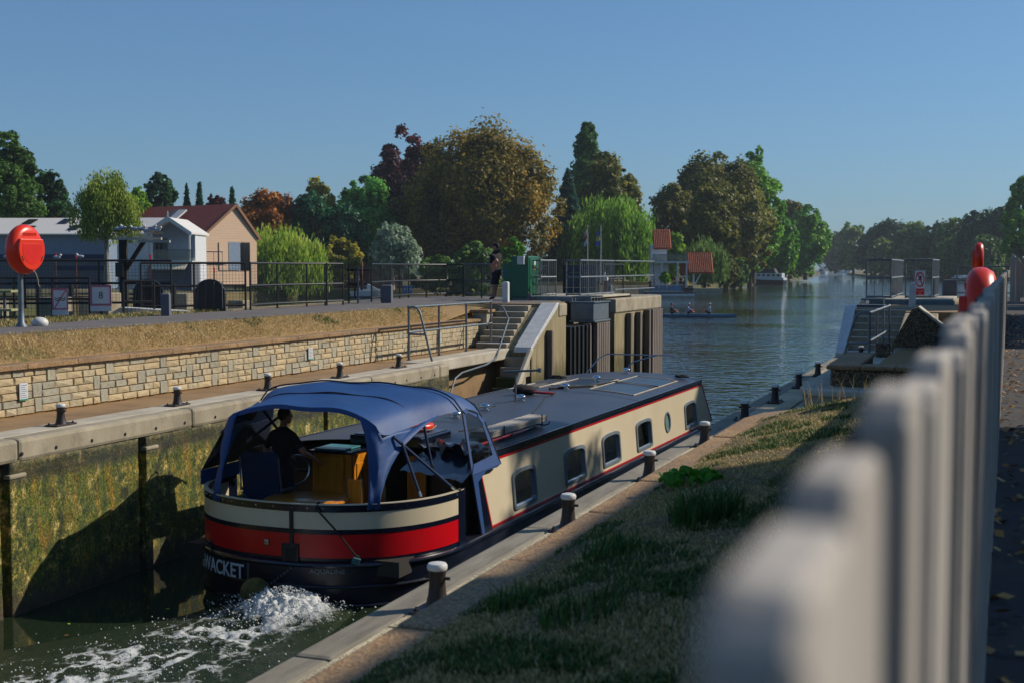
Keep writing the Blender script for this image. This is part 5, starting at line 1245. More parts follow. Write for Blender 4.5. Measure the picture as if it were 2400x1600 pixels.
# ------------------------------------------------------------------ people
def skin_body(name, joints, edges, mats, seg_mat, parent, sub=2, root='pelvis'):
    """continuous body grown from a skeleton; materials by nearest bone"""
    names = list(joints); ix = {n: i for i, n in enumerate(names)}
    me = bpy.data.meshes.new(name); me.from_pydata([joints[n][0] for n in names], [(ix[a], ix[b]) for a, b in edges], [])
    o = bpy.data.objects.new(name, me); COL.objects.link(o)
    o.modifiers.new('skin', 'SKIN'); 
    for i, n in enumerate(names):
        r_ = joints[n][1]; me.skin_vertices[0].data[i].radius = r_ if isinstance(r_, tuple) else (r_, r_); me.skin_vertices[0].data[i].use_root = (n == root)
    ss = o.modifiers.new('sub', 'SUBSURF'); ss.levels = sub; ss.render_levels = sub
    bpy.context.view_layer.update()
    m2 = bpy.data.meshes.new_from_object(o.evaluated_get(bpy.context.evaluated_depsgraph_get())); bpy.data.objects.remove(o); bpy.data.meshes.remove(me)
    for m in mats: m2.materials.append(m)
    segs = [(Vector(joints[a][0]), Vector(joints[b][0]), seg_mat.get((a, b), 0)) for a, b in edges]
    for p in m2.polygons:
        c = p.center; best = None
        for a, b, mi in segs:
            d = b-a; t_ = max(0, min(1, (c-a).dot(d)/max(1e-9, d.length_squared))); dd = (c-a-d*t_).length
            if best is None or dd < best[0]: best = (dd, mi)
        p.material_index = best[1]; p.use_smooth = True
    m2.name = name; o = bpy.data.objects.new(name, m2); COL.objects.link(o); o.parent = parent; return o
def head(parent, c, rz=0, tilt=0, skin=None, hair=None, cap=None, capfwd=True, s_=1.0):
    Mx = Matrix.Translation(c) @ Matrix.Rotation(rz, 4, 'Z') @ Matrix.Rotation(tilt, 4, 'X') @ Matrix.Scale(s_, 4)
    q = MB(); q.ball((0, 0, .01), .098, 18, 0, (.80, 1.0, 1.12), Mx); q.ball((0, .035, -.06), .062, 12, 0, (.85, .9, .9), Mx); q.ball((0, .10, -.012), .017, 8, 0, (.8, 1.2, 1.4), Mx)
    for sx in (-1, 1): q.ball((sx*.080, -.005, -.005), .025, 8, 0, (.4, .8, 1.2), Mx)
    q.tube([Mx @ Vector((-.022, .094, -.052)), Mx @ Vector((.022, .094, -.052))], .006, 6)
    h = q.build('head', skin or M['skin'], parent, smooth=True)
    q = MB()
    for sx in (-1, 1): q.ball((sx*.032, .088, .018), .011, 6, 0, (1, .5, .7), Mx)
    q.build('eyes', M['signwhite'], h, smooth=True)
    if hair: q = MB(); q.ball((0, -.018, .028), .103, 16, 0, (.82, .94, 1.05), Mx); q.build('hair', hair, h, smooth=True)
    if cap:
        q = MB(); q.ball((0, -.008, .045), .105, 16, 0, (.82, 1.0, .92), Mx); q.extr([Mx @ Vector(v_) for v_ in ((-.07, .06, .055), (.07, .06, .055), (.055, .17, .045), (0, .185, .045), (-.055, .17, .045))], (0, 0, .012)); q.build('cap', cap, h, smooth=True)
    return h
def hand_j(J, E_, side, wrist, dirv, up, r_=.012, sm=None, sk=1):
    """palm, four fingers and a thumb leaving the side of the palm, slightly curled"""
    w_, d_, u_ = Vector(wrist), Vector(dirv).normalized(), Vector(up).normalized(); s_ = d_.cross(u_)
    J[side+'palm'] = (tuple(w_+d_*.07), (.036, .020)); E_.append((side+'wrist', side+'palm')); sm[(side+'wrist', side+'palm')] = sk
    for k in range(4):
        o = s_*(.030-.020*k); a = w_+d_*(.125+.004*(k in (1, 2)))+o*1.1; b = w_+d_*(.165+.010*(k in (1, 2)))+o*1.2-u_*.03
        J[f'{side}f{k}a'] = (tuple(a), r_); J[f'{side}f{k}b'] = (tuple(b), r_*.8); E_ += [(side+'palm', f'{side}f{k}a'), (f'{side}f{k}a', f'{side}f{k}b')]
        sm[(side+'palm', f'{side}f{k}a')] = sk; sm[(f'{side}f{k}a', f'{side}f{k}b')] = sk
    t_ = w_+d_*.075+s_*.058-u_*.01; J[side+'th'] = (tuple(t_), r_); E_.append((side+'palm', side+'th')); sm[(side+'palm', side+'th')] = sk
def make_person(loc, rz, label, J, mats, clothes, headpos, hrz, parts_head, group=None, hands=True, htilt=0, hs=1.0):
    """J gives limb joints; clothes maps limb groups to material slots (0 top, 1 skin, 2 legs, 3 shoes)"""
    t = empty('person', loc, rz, label, 'person', group); E_ = []; sm = {}
    def e(a, b, mi): E_.append((a, b)); sm[(a, b)] = mi
    e('pelvis', 'waist', 0); e('waist', 'chest', 0); e('chest', 'neck', 0); e('neck', 'skull', 1)
    for s_ in ('L', 'R'):
        e('chest', s_+'sho', 0); e(s_+'sho', s_+'slv', 0); e(s_+'slv', s_+'elb', clothes.get('forearm', 1)); e(s_+'elb', s_+'wrist', clothes.get('forearm', 1))
        e('pelvis', s_+'hip', 2); e(s_+'hip', s_+'knee', 2); e(s_+'knee', s_+'shin', clothes.get('shin', 2)); e(s_+'shin', s_+'ank', clothes.get('shin', 2)); e(s_+'ank', s_+'toe', 3)
        J[s_+'slv'] = (tuple(Vector(J[s_+'sho'][0]).lerp(Vector(J[s_+'elb'][0]), .72)), .052)
        J[s_+'shin'] = (tuple(Vector(J[s_+'knee'][0]).lerp(Vector(J[s_+'ank'][0]), .35)), .054)
        if hands: hand_j(J, E_, s_, J[s_+'wrist'][0], J[s_+'hd'][0], J[s_+'hu'][0], sm=sm)
    for s_ in ('L', 'R'):
        J.pop(s_+'hd', None); J.pop(s_+'hu', None)
    skin_body('body', J, E_, mats, sm, t)
    head(t, headpos, hrz, htilt, s_=hs, **parts_head); return t
def joints(pelvis, lean, sho_w=.18, **kw):
    """torso from the pelvis along lean; limbs given explicitly"""
    p = Vector(pelvis); l = Vector(lean).normalized(); J = {}
    J['pelvis'] = (tuple(p), (.135, .115)); J['waist'] = (tuple(p+l*.20), (.125, .10)); J['chest'] = (tuple(p+l*.42), (.15, .105)); J['neck'] = (tuple(p+l*.575), .056); J['skull'] = (tuple(p+l*.66+Vector((0, .01, .02))), .05)
    c = p+l*.46; J['Lsho'] = (tuple(c+Vector((-sho_w, 0, 0))), .068); J['Rsho'] = (tuple(c+Vector((sho_w, 0, 0))), .068)
    rad = dict(elb=.044, wrist=.028, hip=.10, knee=.064, ank=.042, toe=.035)
    for k, v in kw.items():
        J[k] = (v, rad.get(k[1:], .04))
    return J
mats_keep = [M['cloth_black'], M['skin'], M['cloth_navy'], M['black']]
J = joints((0, 0, .93), (0, .04, 1), Lelb=(-.27, -.24, 1.21), Lwrist=(-.24, .00, 1.10), Lhd=(.1, .4, -1), Lhu=(-1, 0, 0), Relb=(.27, .02, 1.14), Rwrist=(.13, .18, 1.12), Rhd=(-.8, .5, 0), Rhu=(0, 0, 1),
           Lhip=(-.10, 0, .88), Lknee=(-.11, .06, .48), Lank=(-.10, .02, .09), Ltoe=(-.10, .22, .04), Rhip=(.10, 0, .88), Rknee=(.08, .08, .48), Rank=(.02, .10, .09), Rtoe=(.02, .30, .04))
make_person((-14.62, 37.45, 3.29), R(74), 'lock keeper in black cap, black top and shorts leaning on the green cabinet', J, mats_keep, {'shin': 1}, (0, .03, 1.66), R(25), dict(hair=M['hair'], cap=M['cloth_navy']))
q_ = empty('buoyancy_vest', (-14.62, 37.45, 3.29), R(74), 'slim dark life jacket worn over the lock keeper’s shoulders', 'life jacket')
v_ = MB(); v_.tube([(-.12, .13, 1.15), (-.13, .12, 1.40), (-.08, -.02, 1.53), (0, -.09, 1.55), (.08, -.02, 1.53), (.13, .12, 1.40), (.12, .13, 1.15)], .045, 8); v_.build('vest_loop', M['cloth_navy'], q_, smooth=True)
# steersman
J = joints((0, 0, .90), (0, .10, 1), Lelb=(-.34, .06, 1.10), Lwrist=(-.20, .30, 1.02), Lhd=(.5, .6, -.2), Lhu=(0, 0, 1), Relb=(.36, .06, 1.12), Rwrist=(.34, .30, 1.02), Rhd=(.1, .8, -.5), Rhu=(0, 0, 1),
           Lhip=(-.10, 0, .86), Lknee=(-.12, .04, .46), Lank=(-.12, 0, .09), Ltoe=(-.14, .2, .04), Rhip=(.10, 0, .86), Rknee=(.12, .04, .46), Rank=(.12, 0, .09), Rtoe=(.14, .2, .04))
pp = wm(boat) @ Vector((-.82, -.32, .60))
make_person(tuple(pp), BH-.12, 'man in a black T-shirt steering the boat, seen from behind under the canopy', J, [M['cloth_black'], M['skin'], M['cloth_navy'], M['black']], {}, (.0, .10, 1.62), -R(25), dict(hair=M['hair']))
# ------------------------------------------------------------------ trees
M['bark'] = PM('bark', '4a3b2c', .95, '33291f', 3, stretch=(4, 4, .6), bump=.6, bscale=8)
M['bark_pale'] = PM('birch_bark', '9a948a', .9, '6d675c', 4, stretch=(3, 3, 1))
def leaf_quads(rng, P_, Nn, size, aspect=1.4, jitter=.7):
    n = len(P_); rv = rng.normal(size=(n, 3)); rv /= np.linalg.norm(rv, axis=1)[:, None]
    nn = Nn+jitter*rv; nn /= np.linalg.norm(nn, axis=1)[:, None]
    u = np.cross(nn, rng.normal(size=(n, 3))); u /= np.linalg.norm(u, axis=1)[:, None]; v = np.cross(nn, u)
    s_ = size*rng.uniform(.55, 1.25, (n, 1)); a = u*s_*aspect*.5; b = v*s_*.5
    V = np.stack([P_-a, P_-.15*a+b, P_+a, P_+.15*a-b], 1).reshape(-1, 3)
    return V, np.arange(4*n).reshape(n, 4)
def trunk_mesh(rng, h, r_, cz, w_, nb=7, lean=0.):
    q = MB(); top = (rng.uniform(-.04, .04)*h+lean, rng.uniform(-.04, .04)*h, h)
    q.tube([(0, 0, -.6), (top[0]*.1, top[1]*.1, h*.15), (top[0]*.5, top[1]*.5, h*.55), top], [r_*1.5, r_, r_*.7, r_*.2], 9)
    for k in range(nb):
        z0 = h*rng.uniform(.3, .75); a = rng.uniform(0, 2*PI); L = w_*rng.uniform(.3, .48)
        t_ = z0/h; b0 = Vector((top[0]*t_, top[1]*t_, z0)); e_ = b0+Vector((math.cos(a)*L, math.sin(a)*L, L*rng.uniform(.4, 1.0)))
        m_ = b0.lerp(e_, .5)+Vector((0, 0, -.08*L)); q.tube([b0, m_, e_], [r_*.42, r_*.28, r_*.08], 6)
    return q
def tree(kind, u0, u1, vtop, vbase, d, label, cols, name='tree', style='round', density=1., leaf=None, seed=0, gz=None, clump=1., bark='bark', group='trees along the far bank', trans=.4, xy=None, size=None, tex=1.0):
    rng = np.random.default_rng(seed*17+5)
    if xy is None:
        b_ = at((u0+u1)/2, 628, d); x, y = b_.x, b_.y; w_ = abs(u1-u0)*d/FX; ztop = EYE-(vtop-628)*d/FX; zb = (EYE-(vbase-628)*d/FX) if gz is None else gz
    else:
        x, y = xy; w_, zb, ztop = size
    h = ztop-zb; px = (u1-u0)*(vbase-vtop)*.75 if xy is None else 90000
    if leaf is None: leaf = max(.10, 6.6*d/FX)*tex
    n = int(min(62000, max(900, px*.66*density/(tex*tex))))
    t = empty(name, (x, y, zb), 0, label, 'tree' if name != 'bush' else 'bush', group)
    a, c = w_/2, h/2
    if style in ('round', 'oak', 'tall', 'bush'):
        z_lo = {'round': .06, 'oak': .12, 'tall': .08, 'bush': -.02}[style]*h; cz = (z_lo+h)/2; hz = (h-z_lo)/2
        K = int({'round': 190, 'oak': 150, 'tall': 120, 'bush': 70}[style]*clump)
        dirs = rng.normal(size=(K, 3)); dirs /= np.linalg.norm(dirs, axis=1)[:, None]
        rad = rng.uniform(.35, .95, (K, 1))**.75; C = dirs*rad*np.array([a, a, hz])
        egg = 1-.22*np.clip(C[:, 2]/hz, -1, 1); C[:, :2] *= egg[:, None]
        R_ = (.10+.24*rng.random(K)**1.6)*min(a, hz)*np.where(rad[:, 0] > .8, .75, 1.1)
        sqz = rng.uniform(.55, 1.25, (K, 3))
        ci = rng.choice(K, n, p=R_**2/np.sum(R_**2)); D = rng.normal(size=(n, 3)); D /= np.linalg.norm(D, axis=1)[:, None]
        D = np.where((np.sum(D*dirs[ci], 1) < -.35)[:, None], -D, D)
        rr_ = np.abs(rng.normal(.86, .18, n)); Pn_ = C[ci]+D*(R_[ci]*rr_)[:, None]*sqz[ci]; Pn_[:, 2] += cz
        Nn = D*.8+np.array([0, 0, .35]); var = np.clip(.42+.20*rng.normal(size=K)[ci]+.22*rng.normal(size=n), 0, 1)
        V, F_ = leaf_quads(rng, Pn_, Nn, leaf)
    elif style == 'conifer':
        zz = h*(1-rng.random(n)**.62)*.98+.02*h; tiers = 11; tr = (zz/h*tiers) % 1
        rmax = a*(1-zz/h)**.8*(.72+.38*(1-tr)); ang = rng.uniform(0, 2*PI, n); lob = 1+.20*np.sin(ang*5+zz*3.1+seed)+.1*np.sin(ang*11+zz*7)
        r_ = rmax*lob*rng.uniform(.35, 1., n)**.45; Pn_ = np.stack([r_*np.cos(ang), r_*np.sin(ang), zz-.12*r_], 1)
        Nn = np.stack([np.cos(ang)*.5, np.sin(ang)*.5, np.full(n, .7)], 1); var = np.clip(.4+.25*rng.normal(size=n)+.25*(tr-.5), 0, 1); V, F_ = leaf_quads(rng, Pn_, Nn, leaf, 1.8)
    elif style == 'spire':
        zz = h*rng.uniform(.04, 1, n); prof = np.sin(np.clip(zz/h, 0, 1)*PI*.93+.12)**.6; ang = rng.uniform(0, 2*PI, n)
        lob = 1+.24*np.sin(ang*3+zz*1.1)+.16*np.sin(ang*5-zz*2.3); r_ = a*prof*lob*rng.uniform(.2, 1, n)**.4
        Pn_ = np.stack([r_*np.cos(ang), r_*np.sin(ang), zz], 1); Nn = np.stack([np.cos(ang), np.sin(ang), np.full(n, .3)], 1); var = np.clip(.45+.25*rng.normal(size=n), 0, 1); V, F_ = leaf_quads(rng, Pn_, Nn, leaf)
    elif style in ('willow', 'birch'):
        K = int((150 if style == 'willow' else 90)*max(.5, density)); per = n//K
        dirs = rng.normal(size=(K, 3)); dirs[:, 2] = np.abs(dirs[:, 2])*.9+.05; dirs /= np.linalg.norm(dirs, axis=1)[:, None]
        rad = rng.uniform(.45, .98, (K, 1)); S0 = dirs*rad*np.array([a, a, h*.42]); S0[:, 2] += h*.56
        L = (S0[:, 2]*rng.uniform(.45, .98, K)) if style == 'willow' else h*rng.uniform(.12, .34, K)
        ci = np.repeat(np.arange(K), per); tt = rng.random(len(ci))**(.9)
        off = rng.normal(size=(len(ci), 3))*np.array([1, 1, .5])*(a*.075 if style == 'willow' else a*.11)
        outw = dirs[ci]*np.array([1, 1, 0])*(a*.10)*np.sqrt(tt)[:, None]
        Pn_ = S0[ci]+off+outw; Pn_[:, 2] -= L[ci]*tt; Pn_[:, 2] = np.maximum(Pn_[:, 2], .05)
        ang = rng.uniform(0, 2*PI, len(ci)); wv_ = leaf*rng.uniform(.35, .7, len(ci)); hv = leaf*rng.uniform(1.0, 2.6, len(ci))*(1 if style == 'willow' else .55)
        ux = np.stack([np.cos(ang)*wv_, np.sin(ang)*wv_, np.zeros(len(ci))], 1)*.5; uz = np.stack([rng.normal(size=len(ci))*.12*hv, rng.normal(size=len(ci))*.12*hv, hv], 1)*.5
        V = np.stack([Pn_-uz, Pn_+ux, Pn_+uz, Pn_-ux], 1).reshape(-1, 3); F_ = np.arange(4*len(ci)).reshape(-1, 4)
        var = np.clip(.55-.25*tt+.16*rng.normal(size=K)[ci]+.16*rng.normal(size=len(ci)), 0, 1)
    mt = bpy.data.materials.get('leaf_'+kind) or leafmat('leaf_'+kind, cols, trans)
    me = np_mesh('crown', V, F_, mt, var); link(me, 'crown', t)
    if name != 'bush':
        tk = trunk_mesh(rng, h*(.8 if style != 'willow' else .62), max(.12, h*.022), 0, w_*(.8 if style in ('round', 'oak', 'tall') else .3), 9 if style in ('round', 'oak', 'tall') else 4); tk.build('trunk', M[bark], t, smooth=True)
    else:
        q = MB()
        for k in range(5):
            an = rng.uniform(0, 2*PI); q.tube([(0, 0, -.2), (math.cos(an)*a*.3, math.sin(an)*a*.3, h*.35), (math.cos(an)*a*.5, math.sin(an)*a*.5, h*.7)], [.06, .045, .015], 5)
        q.build('stems', M['bark'], t)
    return t
C = dict(oak=['1a2a10', '2f4a1a', '48622a'], dk=['10201a', '1f3d20', '33552c'], birch=['39451a', '5d6a2a', '828a3c'], chest=['2f2e0e', '504a1a', '665a1e', '84661f'],
         beech=['200f14', '3a1c22', '522a2a'], rob=['234a1c', '3f7030', '63913f'], con=['0e2a20', '1b4a2e', '2b5c33'], blue=['16302c', '27483c', '3b5a46'], yel=['4a4a16', '6d6a22', '8f8430'],
         orange=['3a240a', '6d4212', '8f5a18'], silver=['3d4d3a', '647560', '8a987e'], will=['3f5216', '637a26', '8ca03e'], willd=['2f4a14', '4f6d22', '76903a'], pop=['1b3314', '2e5022', '45662f'],
         lime=['36541a', '5a7a22', '86a02c'], olive=['2b3311', '4a4e1a', '6a6424'], ash=['2c4515', '47661f', '6a8030'], brt=['29480f', '44701a', '6d921f'], far=['1b2f22', '2d4530', '40583a'], farl=['2f4422', '4a5e2c', '66743a'], bush=['1f3512', '385220', '587030'])
T = lambda *a, **k: tree(*a, **k)
T('oak', -60, 100, 306, 640, 150, 'tall dark oak rising highest at the left edge of the view', C['oak'], 'oak_tree', 'oak', seed=1)
T('dk', 60, 172, 388, 640, 156, 'dark bushy tree sloping down beside the tall left-hand oak', C['dk'], 'tree', 'oak', seed=2)
T('birch', 178, 322, 382, 650, 100, 'pale drooping birch in front of the white boathouse and red-roofed barn', C['birch'], 'birch_tree', 'birch', seed=3, bark='bark_pale', density=1.3)
T('orange', 90, 200, 478, 620, 168, 'low rust-brown tree behind the white roof with skylights', C['orange'], 'tree', 'round', seed=4)
T('lime', 300, 352, 436, 560, 165, 'small bright green tree behind the left end of the barn roof', C['lime'], 'tree', 'round', seed=5)
T('dk', 336, 414, 398, 560, 190, 'round-topped pine standing above the red barn roof', C['dk'], 'pine_tree', 'oak', seed=6)
for k, (u, vt, ww) in enumerate(((440, 432, 26), (470, 428, 30), (546, 438, 26))):
    T('con', u-ww/2, u+ww/2, vt, 560, 200, 'small pointed conifer above the barn roof, %s of three' % ('first from left', 'second from left', 'third, right of the ridge end')[k], C['con'], 'conifer_tree', 'conifer', seed=7+k, group='small conifers behind the barn')
T('beech', 480, 535, 452, 560, 205, 'little purple-leaved tree just above the barn ridge', C['beech'], 'tree', 'round', seed=10)
T('orange', 545, 712, 446, 640, 205, 'rust-orange chestnut tree between the barn and the conifers', C['orange'], 'chestnut_tree', 'round', seed=11)
T('yel', 690, 810, 424, 640, 232, 'yellowish tree top behind the dark conifers left of the great chestnut', C['yel'], 'tree', 'round', seed=12)
T('con', 676, 790, 452, 650, 205, 'dark green spreading conifer left of the bright feathery tree', C['con'], 'conifer_tree', 'oak', seed=13)
T('con', 760, 860, 470, 650, 202, 'dark blue-green conifer right behind the yellow shrub', C['con'], 'conifer_tree', 'oak', seed=14)
T('rob', 780, 935, 408, 650, 215, 'bright green feathery tree between conifers and the great chestnut', C['rob'], 'tree', 'oak', seed=15)
T('beech', 850, 1060, 303, 650, 236, 'purple copper beech rising behind the great chestnut', C['beech'], 'copper_beech', 'oak', seed=16, density=.8, clump=.7)
T('chest', 935, 1318, 302, 655, 214, 'huge rounded horse chestnut turning brown, in the middle of the view', C['chest'], 'chestnut_tree', 'round', seed=17, density=1.2, clump=1.5)
T('silver', 868, 980, 520, 668, 190, 'small silvery grey-green tree in front of the great chestnut', C['silver'], 'tree', 'round', seed=18)
T('yel', 748, 852, 545, 665, 192, 'yellow-green shrub beside the silvery tree', C['yel'], 'bush', 'bush', seed=19)
T('will', 540, 758, 520, 692, 180, 'weeping willow hanging beside the timber barn', C['will'], 'willow_tree', 'willow', seed=20, density=1.3)
T('blue', 1268, 1392, 398, 660, 228, 'blue-green conifer between the great chestnut and the poplar', C['blue'], 'conifer_tree', 'conifer', seed=21, density=1.2)
T('pop', 1338, 1412, 292, 640, 262, 'tall narrow poplar above the riverside trees', C['pop'], 'poplar_tree', 'spire', seed=22)
T('ash', 1350, 1506, 354, 660, 250, 'yellow-green broad tree leaning out right of the poplar', C['olive'], 'tree', 'oak', seed=23)
T('willd', 1322, 1532, 440, 668, 222, 'large weeping willow behind the two flagpoles', C['willd'], 'willow_tree', 'willow', seed=24, density=1.5)
T('bush', 1050, 1180, 570, 690, 170, 'green shrubs under the great chestnut behind the railing', C['bush'], 'bush', 'bush', seed=25)
T('bush', 960, 1090, 598, 690, 172, 'low rambling shrub above the sloping brown fence', C['olive'], 'bush', 'bush', seed=26)
T('brt', 1165, 1235, 560, 680, 176, 'yellow-green shrub behind the lock keeper', C['brt'], 'bush', 'bush', seed=27)
T('olive', 1508, 1640, 430, 665, 262, 'olive-green tree behind the tiled boathouse roofs', C['olive'], 'tree', 'round', seed=28)
T('olive', 1545, 1800, 364, 665, 285, 'massive rounded tree highest on the left river bank', C['olive'], 'chestnut_tree', 'round', seed=29, density=1.1, clump=1.3)
T('brt', 1690, 1835, 350, 660, 318, 'bright green tree showing over the shoulder of the massive riverside tree', C['ash'], 'tree', 'round', seed=30)
T('ash', 1598, 1725, 432, 662, 250, 'light feathery tree in front of the massive riverside tree', C['ash'], 'tree', 'oak', seed=31)
T('lime', 1556, 1608, 540, 660, 240, 'bright lime-green small tree beside the upper tiled roof', C['lime'], 'tree', 'round', seed=32)
T('farl', 1600, 1704, 548, 668, 226, 'pale feathery willow right of the tiled boathouse', C['farl'], 'willow_tree', 'willow', seed=33)
T('ash', 1715, 1800, 470, 665, 300, 'olive tree at the water above the moored cruiser', C['olive'], 'tree', 'oak', seed=34)
T('brt', 1770, 1870, 490, 660, 350, 'bright green leafy tree overhanging the river', C['brt'], 'tree', 'round', seed=35)
T('brt', 1830, 1945, 482, 652, 400, 'outermost green tree of the left bank, leaning over the water', C['brt'], 'tree', 'round', seed=36)
T('ash', 1800, 1905, 468, 650, 430, 'yellow-green tree top behind the overhanging riverside trees', C['ash'], 'tree', 'round', seed=37)
for k, (u, ww, vt, vb, d, ck) in enumerate(((1720, 56, 622, 676, 268, 'bush'), (1700, 60, 600, 672, 262, 'olive'), (1840, 60, 624, 656, 372, 'bush'), (1880, 64, 618, 650, 440, 'brt'), (1820, 40, 630, 660, 350, 'olive'), (1660, 60, 615, 672, 240, 'bush'), (1735, 42, 600, 676, 275, 'bush'))):
    T('bk'+ck, u-ww/2, u+ww/2, vt, vb, d, ['dark waterside bush left of the moored cruiser', 'olive scrub on the bank behind the waterside bush', 'low green bush on the bank right of the moored cruiser', 'rounded bush at the foot of the overhanging trees', 'scrubby bush directly behind the moored cruiser', 'bush beside the tiled boathouse', 'upright shrub trailing into the river'][k], C[ck], 'bush', 'bush', seed=40+k, group='bushes along the river bank')
farl = [(1958, 70, 545, 640, 760, 'far'), (2000, 90, 523, 645, 620, 'farl'), (2042, 70, 535, 650, 560, 'far'), (2085, 110, 512, 652, 545, 'far'), (2140, 100, 520, 655, 510, 'farl'), (2190, 100, 522, 656, 480, 'far'), (2245, 120, 505, 660, 462, 'farl'), (2300, 110, 484, 664, 445, 'far'), (2345, 90, 478, 664, 440, 'far'), (2070, 80, 560, 655, 520, 'farl'), (2150, 90, 575, 660, 480, 'bush'), (2230, 100, 560, 662, 450, 'farl'), (2310, 90, 545, 664, 430, 'bush')]
for k, (u, ww, vt, vb, d, ck) in enumerate(farl):
    T('r'+ck, u-ww/2, u+ww/2, vt, vb, d, 'hazy tree in the wood across the river, %s' % (['farthest, at the narrows', 'second along from the narrows', 'darker, third from the narrows', 'with a spreading flat top', 'pale, above the left guard rail', 'dark, above the right guard rail', 'pale, left of the orange housing', 'dark, behind the orange housing', 'dark, rightmost in the back row', 'front row, paler', 'front row, low over the sign', 'front row, beside the orange housing', 'front row, at the fence end'][k]), C[ck], 'tree', 'round', seed=60+k, group='distant wood across the river', density=.9)
T('brt', 2345, 2440, 408, 668, 330, 'nearer bright leafy tree at the right edge of the view', C['ash'], 'tree', 'oak', seed=80, group='distant wood across the river', density=1.2)
for k, (u, ww, vt) in enumerate(((1950, 34, 556), (1972, 36, 552), (1930, 40, 575), (1992, 30, 570))):
    T('fb', u-ww/2, u+ww/2, vt, 622, 1260, 'tiny blue-green tree beyond the far bend of the river, %s' % ('second from left', 'tallest, pine-like', 'leftmost', 'rightmost')[k], C['far'], 'tree', 'oak', seed=90+k, group='trees beyond the river bend', density=1.5)
# the wood continues behind as an uncountable mass
rng = np.random.default_rng(99); n = 16000; ph = rng.random(n)
th = np.radians(-72+150*ph); rr_ = rng.uniform(520, 700, n)
ok = np.ones(n, bool); P_ = np.stack([rr_*np.sin(th), rr_*np.cos(th), 1+rng.random(n)**.8*(13+4*np.sin(th*23)+3*np.sin(th*57))], 1)
hd = np.degrees(np.arctan2(P_[:, 0], P_[:, 1])); ok = (hd < -13.5) | (hd > 1.0)
P_ = P_[ok]; V, F_ = leaf_quads(rng, P_, np.tile([0, -.4, .6], (len(P_), 1)), 5.0); me = np_mesh('distant_woodland', V, F_, leafmat('leaf_distant', C['far'], .15), rng.random(len(P_))); tag(link(me, 'distant_woodland', kind='stuff'), 'low band of distant woodland beyond the river', 'woodland')
# trees on the near bank, out of frame to the right: they dapple the boat and the walkway
T('near', 0, 1, 0, 1, 1, 'slim lime tree on the lawn behind the towpath', C['ash'], 'tree', 'oak', seed=101, xy=(9.0, 31.8), size=(4.6, 3.2, 17.2), leaf=.26, density=.16, group='trees on the lock lawn')
T('near', 0, 1, 0, 1, 1, 'tall lime tree on the lawn farther along the towpath', C['ash'], 'tree', 'oak', seed=102, xy=(12.5, 46.0), size=(6.5, 3.2, 20.0), leaf=.30, density=.24, group='trees on the lock lawn')
T('near', 0, 1, 0, 1, 1, 'low spreading lime tree on the lawn beside the towpath', C['ash'], 'tree', 'oak', seed=105, xy=(8.4, 31.0), size=(8.5, 3.2, 12.4), leaf=.25, density=.3, group='trees on the lock lawn')
T('near', 0, 1, 0, 1, 1, 'lime tree on the lawn beyond the cottage gable', C['ash'], 'tree', 'oak', seed=104, xy=(7.6, 25.6), size=(5.2, 3.2, 12.8), leaf=.24, density=.2, group='trees on the lock lawn')

# ------------------------------------------------------------------ unseen lock cottage (right of the towpath, added to throw the straight shadow on the verge)
M['brick'] = PM('cottage_brick', '8a5a42', .9, '6f4634', 6, bump=.4, bscale=30)
M['tile'] = PM('clay_tile', 'a3492c', .85, '83391f', 5, bump=.3, bscale=12, dirt='5d3a2c', dirt_amt=.5)
ct = empty('shadow_cottage', (6.5, 9.3, 3.27), 0, 'brick lock cottage with tiled roof beside the towpath, unseen, added to shade the verge', 'cottage')
def ctb(name, x0, x1, y0, y1, z0, z1, mat, bevel=0): q = MB(); q.box(x0, x1, y0, y1, z0, z1); return kid(q.build(name, mat, bevel=bevel), ct)
ctb('wall', 4.55, 8.6, 7.55, 12.35, 3.0, 8.45, M['brick'])
q = MB(); q.extr([(4.2, 7.3, 8.52), (8.95, 7.3, 8.52), (6.58, 7.3, 10.15)], (0, 5.35, 0)); kid(q.build('roof', M['tile']), ct)
for y in (7.9, 9.4, 11.0):
    for z in (4.1, 6.6):
        f0 = ctb('window', 4.50, 4.56, y, y+.9, z, z+1.2, M['white']); q = MB(); q.box(4.485, 4.497, y+.08, y+.82, z+.08, z+1.12); kid(q.build('pane', M['darkglass']), f0)
ctb('door', 4.50, 4.555, 10.4, 10.95, 3.1, 5.1, M['green']); ctb('chimney', 6.2, 6.9, 11.0, 11.6, 9.5, 10.7, M['brick'])

# ------------------------------------------------------------------ houses across the weir pool
M['clad_white'] = PM('white_cladding', 'd2d4d4', .6, 'c4c8ca', 3); M['clad_blue_and_shade'] = PM('grey_blue_and_shade', '77889b', .7, '6d7d90', 2); M['roof_white'] = PM('pale_sheet_roof', 'd6d2cc', .6, 'c6c2bc', 3, stretch=(1, 5, 5))  # the grey-blue also paints shade onto white walls of shed and gable
M['rust_roof'] = PM('rusty_sheet_roof', '93402c', .75, '7a3322', 1.2, stretch=(3, 3, .25), dirt='5d2a20', dirt_amt=.6, dscale=.4)
M['larch'] = PM('pale_larch', 'd2b498', .8, 'bf9f82', 4, stretch=(1, 1, 10))
def oriented(name, u, d, z, rz, label, cat, group=None): p = at(u, 628, d); return empty(name, (p.x, p.y, z), rz, label, cat, group)
AX = R(20.6)                                            # building axis parallel to the picture plane
hs = oriented('boat_shed', 170, 140, 2.0, AX, 'long low white shed with a pale roof and small skylights', 'shed')
q = MB(); q.box(-17, 4, 0, 6, 0, 5.9); q.build('wall', M['clad_blue_and_shade'], hs); q = MB(); q.box(-17, 4, -.06, -.01, 0, 3.3); q.build('lower_wall', PM('wall_grey', '59626c', .7), hs)  # upper wall is white; its bluish shade is put into the colour
